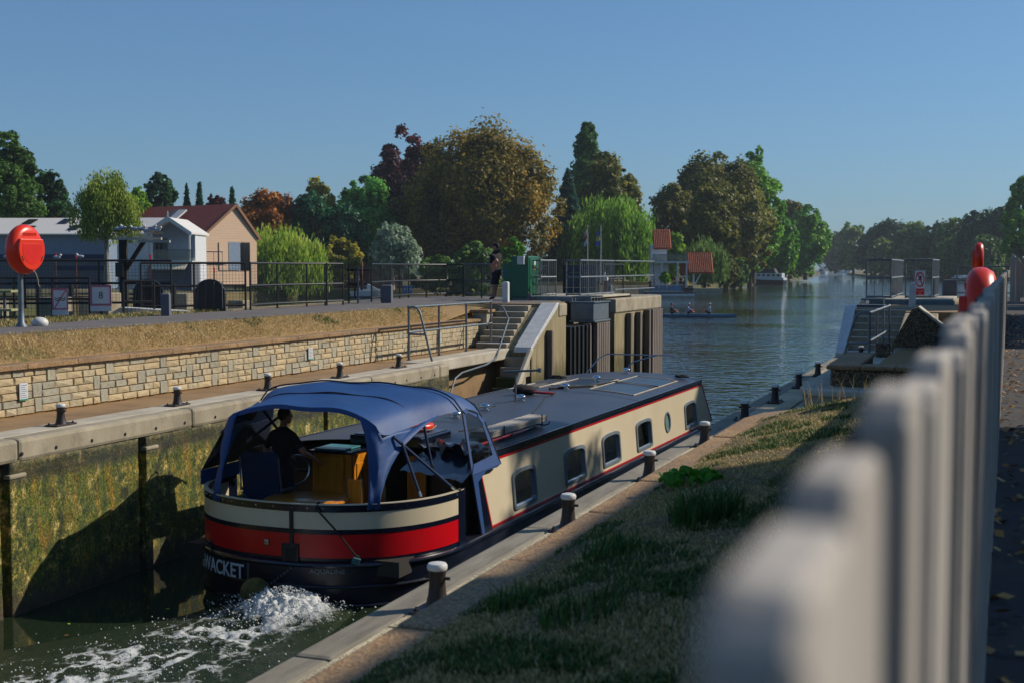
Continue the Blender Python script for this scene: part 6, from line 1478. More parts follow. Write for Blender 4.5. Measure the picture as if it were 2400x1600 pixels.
q = MB(); q.box(-17, 4, -.12, -.02, 3.3, 3.75); q.box(-2, 4, -.12, -.02, 2.0, 2.5); q.build('blue_strip', M['cloth_blue'], hs)
q = MB(); q.extr([(-17.4, -.5, 5.85), (-17.4, -.5, 6.0), (-17.4, 3.4, 7.85), (-17.4, 6.6, 5.85)], (21.8, 0, 0)); q.build('roof', M['roof_white'], hs)
for (x, s_) in ((-5.6, .72), (-5.2, .3), (-1.7, .75), (-.1, .35), (.6, .5)):
    q = MB(); y0 = -.5+3.9*s_; z0 = 6.0+1.85*s_; q.extr([(x-.5, y0-.5, z0-.21), (x+.5, y0-.5, z0-.21), (x+.9, y0+.5, z0+.27), (x-.1, y0+.5, z0+.27)], (0, -.06, .1)); q.build('skylight', M['darkglass'], hs)
gh = oriented('white_veranda_house', 396, 132, 2.0, AX, 'white gabled house with scalloped bargeboards, veranda and glass balcony', 'house')
q = MB(); q.box(-6, 2.2, 2.2, 7, 0, 5.8); q.build('wall', M['clad_white'], gh)
q = MB(); q.extr([(-2.35, -.2, 5.75), (0, -.2, 7.3), (2.35, -.2, 5.75), (2.35, -.2, 5.95), (0, -.2, 7.5), (-2.35, -.2, 5.95)], (0, 8, 0)); q.build('roof', M['roof_white'], gh)
q = MB(); q.extr([(-8, 1.6, 5.8), (-1, 1.6, 5.8), (-1, 4, 7.45), (-8, 4, 7.45)], (0, .1, .15)); q.build('rear_roof', M['roof_white'], gh)
for s_ in (-1, 1):
    q = MB(); pts = [(s_*2.45, -.3, 5.6)]
    for k in range(10): pts += [(s_*(2.45-.245*k-.06), -.3, 5.50+.162*k), (s_*(2.45-.245*(k+1)), -.3, 5.62+.162*(k+1)-.0)]
    pts += [(0, -.3, 7.6), (s_*2.45, -.3, 5.95)]; q.extr(pts, (0, .08, 0)); q.build('bargeboard', M['white'], gh)
q = MB(); q.box(-.06, .06, -.34, -.24, 6.9, 8.1); q.build('finial', M['white'], gh)
q = MB(); q.poly([(-2.2, 1.9, 3.3), (2.2, 1.9, 3.3), (2.2, 1.9, 5.8), (0, 1.9, 7.2), (-2.2, 1.9, 5.8)]); q.build('gable_wall', M['clad_blue_and_shade'], gh); q = MB(); q.box(-2.0, -.6, 1.8, 1.88, 3.2, 5.3); q.build('window', M['darkglass'], gh)  # unlit white gable, its shade painted as grey-blue
for x in (-2.2, -1.75, 2.15): q = MB(); q.box(x-.09, x+.09, -.15, .05, 0, 5.8); q.build('veranda_post', M['white'], gh)
q = MB(); q.box(-2.4, 2.8, -1.6, 2.2, 2.75, 3.0); q.build('deck', M['white'], gh); q = MB(); q.box(-1.1, 2.9, -1.62, -1.58, 3.05, 4.1); q.build('glass_balustrade', M['glass'], gh); q = MB(); q.box(-1.1, 2.9, -1.65, -1.55, 4.1, 4.16); q.build('handrail', M['slate'], gh)
q = MB(); q.box(-1.6, 2.7, -1.5, 2, 0, 2.74); q.build('undercroft', M['slate'], gh); q = MB(); q.extr([(-1.3, -2.4, 2.1), (2.2, -2.4, 2.1), (2.4, -1.65, 2.7), (-1.3, -1.65, 2.7)], (0, 0, .06)); q.build('awning', M['cream'], gh)
for x in (-1.3, -2.9): 
    q = MB(); q.beam((x, -1.8, 3.9), (x-2.0, -1.8, .9), .06, .08); q.beam((x, -1.8, 3.0), (x-2.0, -1.8, .0), .06, .2); 
    for k in range(8): q.beam((x-.25*k, -1.8, 3.0-.375*k), (x-.25*k, -1.8, 3.9-.375*k), .04, .04)
    q.build('stair_rail', M['white'], gh)
for k in range(9): q = MB(); q.box(-1.5-.22*(k+1)-.1, -1.5-.22*k, -1.9, -.6, 2.6-.3*k, 2.7-.3*k); q.build('stair_tread', M['white'], gh)
bn = oriented('timber_barn', 520, 152, 2.0, AX, 'large timber barn with a rusty red roof and pale larch gable', 'barn')
# ridge runs left; the lit gable faces right
q = MB(); q.extr([(-2.0, 0, 0), (2.7, 7.35, 0), (2.7, 7.35, 6.1), (.75, 4.3, 9.75), (-2.0, 0, 6.0)], (-.1, .06, 0)); q.build('gable_wall', M['larch'], bn)
for k in range(22): q = MB(); z = .4+.27*k; q.box(-2.0, 0, -.03, -.005, z, z+.02); 
nb = 30
for k in range(nb):
    z = .3+9.2*k/nb; xl = -2.0 if z < 6 else -2.0+(z-6)*(2.75/3.75); xr = 2.7 if z < 6.1 else 2.7-(z-6.1)*(1.95/3.65)
    f_ = lambda x: 7.35*(x+2.0)/4.7
    q = MB(); q.extr([(xl, f_(xl)-.05, z), (xr, f_(xr)-.05, z), (xr, f_(xr)-.02, z+.27), (xl, f_(xl)-.02, z+.27)], (-.03, .02, 0)); q.build('board', M['larch'], bn)
q = MB(); q.extr([(-13, 7, 0), (-2.0, 0, 0), (-2.0, 0, 6.0), (-13, 7, 6.0)], (.05, .1, 0)); q.build('side_wall', PM('brown_boarding', '6a4f42', .85), bn)
q = MB(); q.extr([(-2.35, -.75, 5.75), (.95, 4.1, 9.95), (-12.6, 12.9, 9.95), (-15.8, 7.9, 5.75)], (.05, .15, .12)); q.build('roof', M['rust_roof'], bn)
q = MB(); q.extr([(.95, 4.1, 9.95), (3.1, 7.8, 5.8), (-10, 16.6, 5.8), (-12.6, 12.9, 9.95)], (.05, .15, .12)); q.build('rear_roof', M['rust_roof'], bn)
q = MB(); q.beam((.98, 4.0, 9.9), (3.15, 7.7, 5.7), .12, .35); q.beam((.95, 4.0, 9.9), (-2.35, -.8, 5.7), .12, .30); q.build('bargeboard', PM('bargeboard_brown', '8a6248', .8), bn)
q = MB(); q.extr([(-7.7, 4.9, 7.9), (-6.6, 4.2, 7.9), (-5.5, 5.9, 9.3), (-6.6, 6.6, 9.3)], (-.06, -.12, .16)); q.build('roof_window', M['roof_white'], bn); q = MB(); q.extr([(-8.7, 5.6, 7.9), (-7.8, 5.0, 7.9), (-6.75, 6.7, 9.3), (-7.4, 7.1, 9.3)], (-.06, -.12, .16)); q.build('roof_window', M['slate'], bn)
for (x0, x1, mt) in ((-.8, .0, 'larch'), (.05, 1.1, 'clad_blue_and_shade'), (1.2, 2.0, 'darkglass')):
    q = MB(); q.extr([(x0+.1, f_(x0)-.10, 2.0), (x1+.1, f_(x1)-.10, 2.0), (x1+.1, f_(x1)-.10, 5.4), (x0+.1, f_(x0)-.10, 5.4)], (-.04, .02, 0)); q.build('door', M[mt], bn)
for k in range(8): q = MB(); q.box(-6.5+1.0*k, -6.45+1.0*k, -2.05, -2.0, 0, 4.1); q.build('balcony_post', M['slate'], bn)
q = MB(); q.box(-6.5, .6, -2.06, -1.98, 4.1, 4.2); q.build('balcony_rail', M['slate'], bn); q = MB(); q.box(-6.5, .6, -2.0, -.6, 2.6, 2.8); q.build('balcony_deck', M['slate'], bn)
# brown garden fence with a red capping
fn = oriented('garden_fence', 740, 197, 1.0, AX+.1, 'brown boarded garden fence with a red sloping capping under the conifers', 'fence')
for k in range(46):
    x = -6+.42*k; h = 4.55 if x < 3.4 else 4.55-(x-3.4)*.235; q = MB(); q.box(x, x+.40, 0, .06, 0, h); q.build('board', PM('brown_board', '5a4436', .85, '47362b', 3, rand=.12) if k == 0 else bpy.data.materials['brown_board'], fn)
q = MB(); q.beam((-6, 0, 4.65), (3.4, 0, 4.65), .3, .18); q.beam((3.4, 0, 4.64), (13.4, 0, 2.3), .3, .18); q.build('capping', PM('red_capping', '8a4030', .8), fn)
post('fence_post', *gx(921, 188), 1.0, .35, .35, 3.2, M['larch'], 'tan timber post standing in front of the brown garden fence')

# tiled boathouse at the water
bh = oriented('tiled_boathouse', 1600, 205, .9, AX, 'white riverside boathouse with two red pantile roofs and a balcony', 'boathouse')
def pantiles(x0, x1, z0, z1, y0, y1, nc, nr):
    """each pantile a curved piece, laid in courses on the slope"""
    dx = (x1-x0)/nc; q = MB(); n = 5
    A = [(0, 0), (.25, .05), (.5, .065), (.75, .05), (1, 0)]
    me = None
    for r_ in range(nr):
        for k in range(nc):
            if me is None:
                s_ = math.hypot(z1-z0, y1-y0)/nr; uy, uz = (y1-y0)/nr, (z1-z0)/nr
                q.loft([[(dx*a*.98, 0-e*.9, e*1.3+.035) for a, e in A], [(dx*a*.98, uy*1.03-e*.9, uz*1.03+e*1.3+.0) for a, e in A]], closed=False)
                q.loft([[(dx*a*.98, 0-e*.9, e*1.3+.035) for a, e in A], [(dx*a*.98, 0, 0) for a, e in A]], closed=False)
                me = q.mesh('pantile', PM('pantile_red', 'b4623f', .85, '9a5033', 3, rand=.2) if not bpy.data.materials.get('pantile_red') else bpy.data.materials['pantile_red'])
            inst(me, 'pantile', bh, (x0+dx*k, y0+(y1-y0)*r_/nr, z0+(z1-z0)*r_/nr))
pantiles(.88, 4.85, 2.62, 5.86, -.6, 1.6, 13, 9); pantiles(-4.45, -1.65, 6.55, 9.55, 1.5, 3.6, 10, 8)
q = MB(); q.extr([(.85, -.62, 2.5), (4.88, -.62, 2.5), (4.88, 1.62, 5.8), (.85, 1.62, 5.8)], (0, .12, -.05)); q.box(.8, 4.9, 1.55, 1.75, 5.75, 5.98); q.build('roof', M['tile'], bh); q = MB(); q.extr([(-4.5, 1.48, 6.42), (-1.6, 1.48, 6.42), (-1.6, 3.62, 9.5), (-4.5, 3.62, 9.5)], (0, .12, -.05)); q.build('roof', M['tile'], bh)
q = MB(); q.box(-4.9, -2.3, 1.9, 5, 4.5, 7.1); q.build('wall', M['clad_white'], bh); q = MB(); q.box(-4.9, 1.0, -.3, 3, 4.15, 4.45); q.build('balcony_floor', M['white'], bh)
q = MB(); q.box(-4.9, .8, -.34, -.30, 4.5, 5.5); q.build('balustrade', M['glass'], bh); q = MB(); q.box(-4.9, .8, -.36, -.28, 5.5, 5.56); q.build('handrail', M['slate'], bh)
for (x, h) in ((-3.4, 4.15), (-.85, 4.15), (.6, 5.6), (1.75, 2.6)): q = MB(); q.box(x-.13, x+.13, -.32, -.06, .0, h); q.build('post', M['white'], bh)
q = MB(); q.beam((2.05, -.2, .9), (2.9, -.2, 2.5), .15, .15); q.build('brace', M['white'], bh); q = MB(); q.box(-.8, .55, -.3, -.2, 1.9, 2.05); q.build('cross_beam', M['white'], bh)
q = MB(); q.box(-4.9, -2.0, 2.2, 2.6, 0, 4.1); q.build('lower_wall', M['clad_white'], bh); q = MB(); q.box(-.4, .85, .6, .8, 2.2, 4.1); q.build('rear_tiles', M['tile'], bh)
q = MB(); q.box(-7, 6.2, -1.6, .2, -1.8, .15); kid(q.build('quay', M['concrete']), bh) if False else q.build('quay', M['concrete'], bh)
T('brtb', 1545, 1572, 640, 664, 204, 'small clipped round bush under the boathouse balcony', C['brt'], 'bush', 'bush', seed=140)
# quay wall of the left bank
qw = empty('quay_wall', (*gx(1450, 212), 0), 0, 'low pale riverside quay wall below the flagpoles', 'quay wall'); pts = [gx(u, d) for u, d in ((1250, 203), (1350, 206.5), (1450, 210), (1560, 213.5))]
for k in range(3):
    q = MB(); (x0, y0), (x1, y1) = pts[k], pts[k+1]; q.extr([(x0, y0, -.5), (x1, y1, -.5), (x1, y1, 1.35), (x0, y0, 1.35)], (.0, 2.2, 0)); kid(q.build('wall_section', M['concrete']), qw)
q = MB(); q.prism([gx(1200, 207), gx(1560, 217), gx(1620, 232), gx(1200, 240)], 1.0, 1.9); q.build('riverside_lawn', M['lawn'], kind='structure')
# flagpoles
for k, (u, cols, lab) in enumerate(((1377, ('c8aab4', 'a8324a', 'b9c0cc'), 'left white flagpole with a limp red and white flag'), (1408, ('3f6ea8', 'c8b040', '2f6ab0'), 'right white flagpole with a limp blue and yellow flag'))):
    p = at(u, 628, 203); t = empty('flagpole', (p.x, p.y, 1.9), AX, lab, 'flagpole', 'flagpoles by the willow')
    q = MB(); q.tube([(0, 0, 0), (0, 0, 9.0)], [.09, .05], 8); q.ball((0, 0, 9.05), .09, 8); q.build('pole', M['white'], t, smooth=True)
    for j, c_ in enumerate(cols):
        q = MB(); rows = []
        for m_ in range(5):
            z = 8.4-j*.75-m_*.75/4; rows.append([(-(.08+(.62 if k else .4)*i/4+.1*math.sin(i*2+z)), .08*math.sin(i*2.2+z*3), z-.45*i/4) for i in range(5)])
        q.loft(rows, closed=False); q.build('flag_band', PM('flag_%d%d' % (k, j), c_, .8), t, smooth=True, fix=False)

# ------------------------------------------------------------------ boats on the river
M['boatwhite'] = PM('boat_white', 'c9ced2', .35, 'bcc2c6', 3)
def hullring(L, W, z, sh=0.):
    pts = []
    for k in range(13):
        t_ = k/12; y = -L/2+L*t_; x = W/2*min(1, (1-t_)*2.6)**.6 if t_ > .55 else W/2; pts.append((x if t_ < 1 else .02, y, z+sh*t_**3))
    return pts+[(-x, y, z_) for x, y, z_ in reversed(pts)]
p = at(1790, 628, 332); mb_ = empty('moored_cruiser', (p.x, p.y, 0), R(20.6+62), 'white moored river cruiser with a dark canopy and a red ball fender', 'boat')
q = MB(); q.loft([hullring(11, 2.6, -.3), hullring(11.3, 3.0, .5, .5), hullring(11.4, 3.1, 1.1, .8)]); q.build('hull', PM('cruiser_hull', '1a2230', .4), mb_)
q = MB(); q.loft([hullring(11.42, 3.14, 1.12, .8), hullring(11.3, 3.0, 1.75, .7)]); q.build('topsides', M['boatwhite'], mb_)
q = MB(); q.box(-1.3, 1.3, -5.2, 2.6, 1.7, 2.9); q.build('cabin', M['boatwhite'], mb_, bevel=.1)
for k in range(5): q = MB(); q.box(-1.34, 1.34, -4.6+1.3*k, -3.9+1.3*k, 2.1, 2.6); q.build('window', M['darkglass'], mb_)
q = MB(); q.loft([[(-1.3, -3.6, 2.9), (1.3, -3.6, 2.9), (1.3, 1.8, 2.9), (-1.3, 1.8, 2.9)], [(-1.0, -3.0, 4.1), (1.0, -3.0, 4.1), (1.0, .9, 4.1), (-1.0, .9, 4.1)]]); q.build('canopy', PM('dark_canopy', '2a3038', .8), mb_, bevel=.12)
q = MB(); q.ball((0, 6.0, 1.0), .5, 14); q.build('ball_fender', M['signred'], mb_, smooth=True); q = MB(); q.tube([(0, 2.4, 2.9), (0, 2.4, 5.6)], .12, 8); q.build('mast', M['slate'], mb_)
p = at(868, 628, 182); cb2 = empty('small_cabin_cruiser', (p.x, p.y, 0), R(-60), 'small white cabin cruiser moored below the garden fence', 'boat')
q = MB(); q.loft([hullring(5.4, 1.9, -.2), hullring(5.6, 2.1, .25, .2)]); q.build('blue_waterline', M['cloth_blue'], cb2); q = MB(); q.loft([hullring(5.62, 2.12, .26, .2), hullring(5.9, 2.3, .95, .5)]); q.build('hull', M['boatwhite'], cb2)
q = MB(); q.loft([[(-.85, -1.9, .95), (.85, -1.9, .95), (.8, 1.2, 1.15), (-.8, 1.2, 1.15)], [(-.75, -1.8, 2.0), (.75, -1.8, 2.0), (.7, -.3, 2.0), (-.7, -.3, 2.0)]]); q.build('cabin', M['boatwhite'], cb2, bevel=.06)
for sx in (-1, 1): q = MB(); q.extr([(sx*.83, -1.5, 1.25), (sx*.83, -.5, 1.3), (sx*.78, -.7, 1.85), (sx*.78, -1.5, 1.85)], (sx*.03, 0, 0)); q.build('window', M['darkglass'], cb2)
q = MB(); q.tube([(-.8, 2.2, 1.3), (-.75, 2.2, 1.8), (0, 2.9, 1.85), (.75, 2.2, 1.8), (.8, 2.2, 1.3)], .03, 6); q.build('pulpit_rail', M['steel'], cb2)
p = at(1567, 628, 190); pt = empty('pontoon', (p.x, p.y, 0), AX+.08, 'flat pontoon boat with railings and people by the quay', 'pontoon')
for y in (-1.2, .6): q = MB(); q.tube([(-3.4, y, .22), (3.6, y, .22)], .28, 12); q.build('float', M['white'] if y < 0 else M['slate'], pt, smooth=True)
q = MB(); q.box(-3.7, 3.8, -1.5, 1.2, .55, .78); q.build('deck', M['slate'], pt, bevel=.03)
for k in range(4): q = MB(); q.box(-2.7+1.1*k, -1.7+1.1*k, -1.45, -1.40, .85, 1.7); q.build('side_panel', M['clad_blue_and_shade'], pt)
q = MB(); q.box(-2.8, 1.9, -1.48, -1.38, 1.72, 1.80); q.box(-2.8, 1.9, -1.48, -1.38, .80, .86); q.build('rail', M['white'], pt)
for k in range(8): q = MB(); q.box(-2.8+.66*k, -2.74+.66*k, -1.47, -1.39, .78, 1.75); q.build('rail_post', M['slate'], pt)
q = MB(); q.box(2.0, 3.5, -1.2, .8, .78, 1.35); q.build('engine_box', M['iron'], pt, bevel=.06); q = MB(); q.box(.6, 1.4, -1.47, -1.41, 1.0, 1.5); q.build('blue_board', bpy.data.materials['sign_blue'], pt)
def stand(loc, rz, label, top, legs, grp):
    J = joints((0, 0, .92), (0, .03, 1), Lelb=(-.24, .02, 1.12), Lwrist=(-.20, .18, .95), Relb=(.24, .02, 1.12), Rwrist=(.20, .18, .95), Lhip=(-.1, 0, .88), Lknee=(-.11, .03, .48), Lank=(-.11, 0, .08), Ltoe=(-.12, .18, .04), Rhip=(.1, 0, .88), Rknee=(.11, .03, .48), Rank=(.11, 0, .08), Rtoe=(.12, .18, .04))
    return make_person(loc, rz, label, J, [top, M['skin'], legs, M['black']], {}, (0, .05, 1.65), 0, dict(hair=M['hair']), grp, hands=False)
for k, (u, top, lab, z) in enumerate(((1524, 'cloth_navy', 'person in dark clothes standing at the left end of the pontoon', .8), (1536, 'cloth_black', 'person in black beside the pontoon railing, second from left', .8), (1574, 'cloth_blue', 'person in blue standing low behind the pontoon panels', .45), (1596, 'cloth_black', 'person in black standing below the boathouse posts', 1.2))):
    p = at(u, 628, 190 if k < 3 else 199); stand((p.x, p.y, z), R(20+60*k), lab, M[top], M['cloth_navy'], 'people around the pontoon')
# rowing boat with crew
a_ = at(1490, 628, 112); b_ = at(1726, 628, 112); rb = empty('rowing_boat', ((a_+b_)/2)[:2]+(0,), R(20.64), 'long pale blue rowing boat crossing the river', 'rowing boat')
L_ = (b_-a_).length
q = MB(); rings = []
for k in range(25):
    x = -L_/2+L_*k/24; w_ = .30*max(.06, math.sin(PI*(.06+.88*k/24)))**.7; rings.append([(x, -w_, .26), (x, -w_*.8, .05), (x, 0, -.05), (x, w_*.8, .05), (x, w_, .26), (x, w_*.6, .235), (x, -w_*.6, .235)])
q.loft(rings); q.build('hull', PM('shell_blue', '5d8cab', .35, '4f7fa0', 2), rb, smooth=True)
for k in range(3): q = MB(); x = -2.6+1.55*k; q.tube([(x, -.8, .36), (x, 0, .28), (x, .8, .36)], .02, 6); q.build('rigger', M['slate'], rb)
for k, (x, s_) in enumerate(((-3.5, 1), (-1.8, 1), (-.35, 1))):
    q = MB(); q.tube([(x+.6, -.05, .62), (x+.95, -.75, .42), (x+2.0, -2.7, .05)], .024, 6); o = q.build('oar', M['iron'], rb); q = MB(); q.box(x+1.9, x+2.35, -2.95, -2.6, .02, .06); q.build('blade', M['cloth_blue'], o); q = MB(); q.tube([(x+.80, -.45, .50), (x+.92, -.70, .44)], .05, 8); q.build('red_collar', M['signred'], o)
def rower(u, label, top, hairm, cap=None, flip=False, lean=.1):
    p = at(u, 628, 112); sk = R(20.64)-PI/2 if not flip else R(20.64)+PI/2
    J = joints((0, 0, .14), (0, lean, 1), Lelb=(-.22, .30, .42), Lwrist=(-.10, .58, .44), Relb=(.22, .30, .42), Rwrist=(.10, .58, .44), Lhip=(-.09, .06, .13), Lknee=(-.11, .42, .36), Lank=(-.10, .74, .12), Ltoe=(-.10, .84, .2), Rhip=(.09, .06, .13), Rknee=(.11, .42, .36), Rank=(.10, .74, .12), Rtoe=(.10, .84, .2))
    return make_person((p.x, p.y, .18), sk, label, J, [top, M['skin'], M['cloth_navy'], M['black']], {'shin': 1}, (0, lean*.75+.02, .92), 0, dict(hair=hairm, cap=cap), 'crew of the rowing boat', hands=False)
M['hair_white'] = PM('white_hair', 'b0aca6', .8)
rower(1534, 'rower at the left end of the boat, half hidden behind the pier', M['cloth_blue'], M['hair']); rower(1573, 'rower in a dark vest with white sleeves, second from left', M['cloth_navy'], M['hair'])
rower(1611, 'white-haired rower in a pale blue T-shirt in the middle of the boat', PM('pale_blue_shirt', '8ba3dc', .8), M['hair_white'], lean=.22); rower(1665, 'cox in a white cap and pale top facing the rowers', PM('cox_top', 'a9c0d8', .8), M['hair'], M['cloth_white'], flip=True, lean=0)
# boats and sheds at the far bend
for k, (u, d, L, lab) in enumerate(((1925, 900, 9, 'tiny white boat at the far bend, leftmost'), (1968, 1150, 12, 'tiny pale boat at the far bend, middle'), (1985, 1120, 10, 'tiny pale boat at the far bend, rightmost'))):
    p = at(u, 628, d); t = empty('distant_boat', (p.x, p.y, 0), R(60), lab, 'boat', 'tiny boats at the river bend'); q = MB(); q.loft([hullring(L, 3, -.2), hullring(L, 3.4, 1.6, .5)]); q.build('hull', M['boatwhite'], t); q = MB(); q.box(-1.2, 1.2, -L*.3, L*.15, 1.6, 3.2); q.build('cabin', M['slate'], t)
p = at(1950, 628, 1240); t = empty('distant_shed', (p.x, p.y, 1.1), AX, 'far-off blue-grey roofed shed at the river bend', 'shed'); q = MB(); q.box(-10, 10, 0, 8, 0, 4); q.build('wall', M['clad_white'], t); q = MB(); q.extr([(-11, -1, 4), (-11, 4, 7.5), (-11, 9, 4)], (22, 0, 0)); q.build('roof', M['clad_blue_and_shade'], t)
# little moored boats seen through the fence at right
for k, (u, lab) in enumerate(((2245, 'dim moored boat beyond the railing, left of the orange housing'), (2262, 'dim moored boat beyond the railing, behind the first'))):
    p = at(u, 628, 415); t = empty('moored_boat', (p.x, p.y, 0), R(40), lab, 'boat', 'dim boats across the pool'); q = MB(); q.loft([hullring(6, 2, -.2), hullring(6.2, 2.2, .9, .3)]); q.build('hull', M['slate'], t); q = MB(); q.box(-.8, .8, -1.8, .9, .9, 1.9); q.build('cabin', M['boatwhite'], t)

# ------------------------------------------------------------------ gulls
def gull_tree():
    t = empty('gull'); q = MB(); q.ball((0, 0, .16), .085, 12, 0, (.85, 1.9, .85), Matrix.Identity(4)); q.build('body', PM('gull_grey', '9aa3b0', .8, '8d97a6', 3), t, smooth=True)
    q = MB(); q.ball((0, .15, .25), .052, 10); q.tube([(0, .10, .19), (0, .15, .245)], [.055, .045], 8); q.build('head', M['white'], t, smooth=True); q = MB(); q.extr([(-.03, -.13, .17), (.03, -.13, .17), (.02, -.29, .155), (-.02, -.29, .155)], (0, 0, .015)); q.build('tail', M['iron'], t)
    q = MB(); q.tube([(0, .19, .25), (0, .25, .24)], [.012, .003], 5); q.build('beak', M['signred'], t)
    for s_ in (-1, 1): q = MB(); q.tube([(s_*.025, 0, 0), (s_*.025, 0, .1)], .006, 5); q.build('leg', M['signred'], t)
    return t
g0 = gull_tree(); gf = True; rng_ = random.Random(8)
gp = [(276, 546, 45, 'on the left tip of the crossbar'), (290, 544, 45, 'on the crossbar, second from its left tip'), (315, 546, 45, 'on the crossbar just right of the pole'), (330, 546, 45, 'on the crossbar, fourth along'), (345, 551, 45, 'on the lower bar, crouching'), (356, 545, 45, 'on the crossbar, second from its right tip'), (368, 549, 45, 'on the right tip of the crossbar'), (16, 612, 31.5, 'on the railing at the left edge'), (133, 613, 32, 'half hidden behind the orange housing'), (189, 611, 33, 'on the railing right of the red-tipped rods')]
for k, (u, v, d, w_) in enumerate(gp):
    o = g0 if k == 0 else copy_tree(g0); p = at(u, v, d); o.location = p; s_ = .9 if d > 40 else .62; o.scale = (s_, s_, s_); o.rotation_euler = (0, 0, R(rng_.choice([-70, -60, 80, 100, 120]))); tag(o, 'grey and white gull perched '+w_, 'gull', 'gulls by the weir')
p = at(291, 700, 45); pl = empty('gull_post', (p.x, p.y, 0), AX, 'dark Y-shaped mooring pile with a crossbar full of gulls', 'post'); zt = at(291, 556, 45).z
q = MB(); q.box(-.13, .13, -.1, .1, -1, zt-.1); q.build('pile', M['wood_dark'], pl); q = MB(); q.box(-.32, 1.35, -.08, .08, zt-.1, zt-.02); q.box(.6, 1.7, -.3, -.14, zt-.2, zt-.12); q.build('crossbar', M['wood_grey'], pl); q = MB(); q.beam((.05, 0, zt-1.2), (.75, 0, zt-.12), .12, .14); q.build('brace', M['wood_dark'], pl); q = MB(); q.box(-.22, .05, -.25, -.11, zt-1.4, zt-.9); q.build('lamp_box', M['iron'], pl)
# pigeon on the walkway
p = Vector((-13.05, 36.2, 3.30)); t = empty('pigeon', p, R(60), 'dark pigeon standing by the walkway beam near the steps', 'pigeon'); q = MB(); q.ball((0, 0, .13), .07, 10, 0, (.9, 1.6, 1)); q.build('body', M['slate'], t, smooth=True); q = MB(); q.ball((0, .10, .22), .038, 8); q.build('head', M['rust'], t, smooth=True); q = MB(); q.tube([(-.02, 0, 0), (-.02, 0, .08)], .006, 5); q.tube([(.02, 0, 0), (.02, 0, .08)], .006, 5); q.build('legs', M['signred'], t)
# ------------------------------------------------------------------ near side: platform, flint wall, parapet block, far railing, gate
q = MB(); pts = [(-.36, 18.6)]+[(-2.62+.55-.55*math.sin(a), 18.6+.55-.55*math.cos(a)) for a in np.linspace(0, PI/2, 8)]+[(-2.62, 26.2), (-2.35, 26.9), (-.36, 26.9)]
q.prism(pts, 2.0, 2.47); o = q.build('round_platform', M['concrete'], None); tag(o, 'raised concrete platform with a rounded corner on the near walkway', 'platform')
b = MB(); b.prism([(x+(-.04 if x < -1 else 0), y-(.04 if y < 18.9 else 0)) for x, y in pts], 2.472, 2.56); o2 = b.build('platform_edge', M['concrete_pale'], o, bevel=.02)
fw = empty('flint_wall', (-1.3, 19.6, 2.56), 0, 'short pebble-faced wall with a stone cap on the rounded platform', 'wall')
q = MB(); q.prism([(-.36, 19.3), (-2.05, 19.3), (-2.24, 19.42), (-2.28, 19.62), (-2.28, 22.4), (-1.9, 22.4), (-1.9, 19.75), (-.36, 19.7)], 2.561, 2.81); kid(q.build('flint_face', M['flint']), fw)
for k in range(4):
    q = MB(); x0 = -2.30+.49*k; q.box(x0, x0+.482, 19.24, 19.76, 2.812, 2.875); kid(q.build('cap_stone', M['agg_brown'], bevel=.02), fw)
q = MB(); q.box(-2.32, -1.86, 19.77, 22.42, 2.812, 2.873); kid(q.build('cap_stone', M['agg_brown'], bevel=.02), fw)
q = MB(); q.prism([(-1.88, 19.78), (-.36, 19.78), (-.36, 31.2), (-1.6, 31.2), (-1.88, 26)], 2.3, 2.62); q.build('platform_fill', M['drygrass'], kind='structure')
q = MB(); q.extr([(-1.95, 26.95, 2.2), (-1.95, 26.95, 2.45), (-1.95, 29.5, 2.95), (-1.95, 31.2, 3.25), (-1.95, 31.2, 2.2)], (.75, 0, 0)); o = q.build('sloping_kerb', M['concrete'], None, bevel=.03); tag(o, 'sloping concrete strip climbing beside the near steps', 'ramp')
pb2 = empty('parapet_block', (-1.4, 28.2, 2.8), 0, 'large leaning pebbledash parapet block with a pale sloping top', 'parapet')
q = MB(); q.extr([(-2.0, 27.9, 2.35), (-1.98, 27.9, 2.72), (-1.60, 27.9, 3.44), (-1.50, 27.9, 3.47), (-1.06, 27.9, 3.12), (-.30, 27.9, 2.62), (-.30, 27.9, 2.35)], (0, .65, 0)); kid(q.build('block', M['flint'], bevel=.03), pb2)
q = MB(); q.extr([(-1.50, 27.86, 3.475), (-1.06, 27.86, 3.125), (-.30, 27.86, 2.625), (-.30, 27.86, 2.66), (-1.06, 27.86, 3.165), (-1.47, 27.86, 3.50)], (0, .75, 0)); kid(q.build('pale_cap', M['concrete_pale'], bevel=.008), pb2)
o = MB(); o.box(-.13, .13, -.12, .12, 0, .34); o = o.build('stone_stub', M['flint'], None, bevel=.02); o.location = (-2.02, 26.0, 2.5); tag(o, 'small dark square stub beside the leaning pebbledash block', 'stub')
# pipe railing at the river edge, right
segs = [('top_rail', [(-1.2, 46.2, 4.34), (9, 47.0, 4.34)], .024), ('mid_rail', [(-1.2, 46.2, 3.88), (9, 47.0, 3.88)], .022), ('bottom_rail', [(-1.2, 46.2, 3.45), (9, 47.0, 3.45)], .022)]
for k in range(6): segs.append(('post', [(-1.2+2.0*k, 46.2+.16*k, 3.27), (-1.2+2.0*k, 46.2+.16*k, 4.34)], .026))
pipes('pipe_railing', 'pale pipe railing along the river edge behind the orange housings', 'railing', segs, base=(2, 46.5, 3.27))

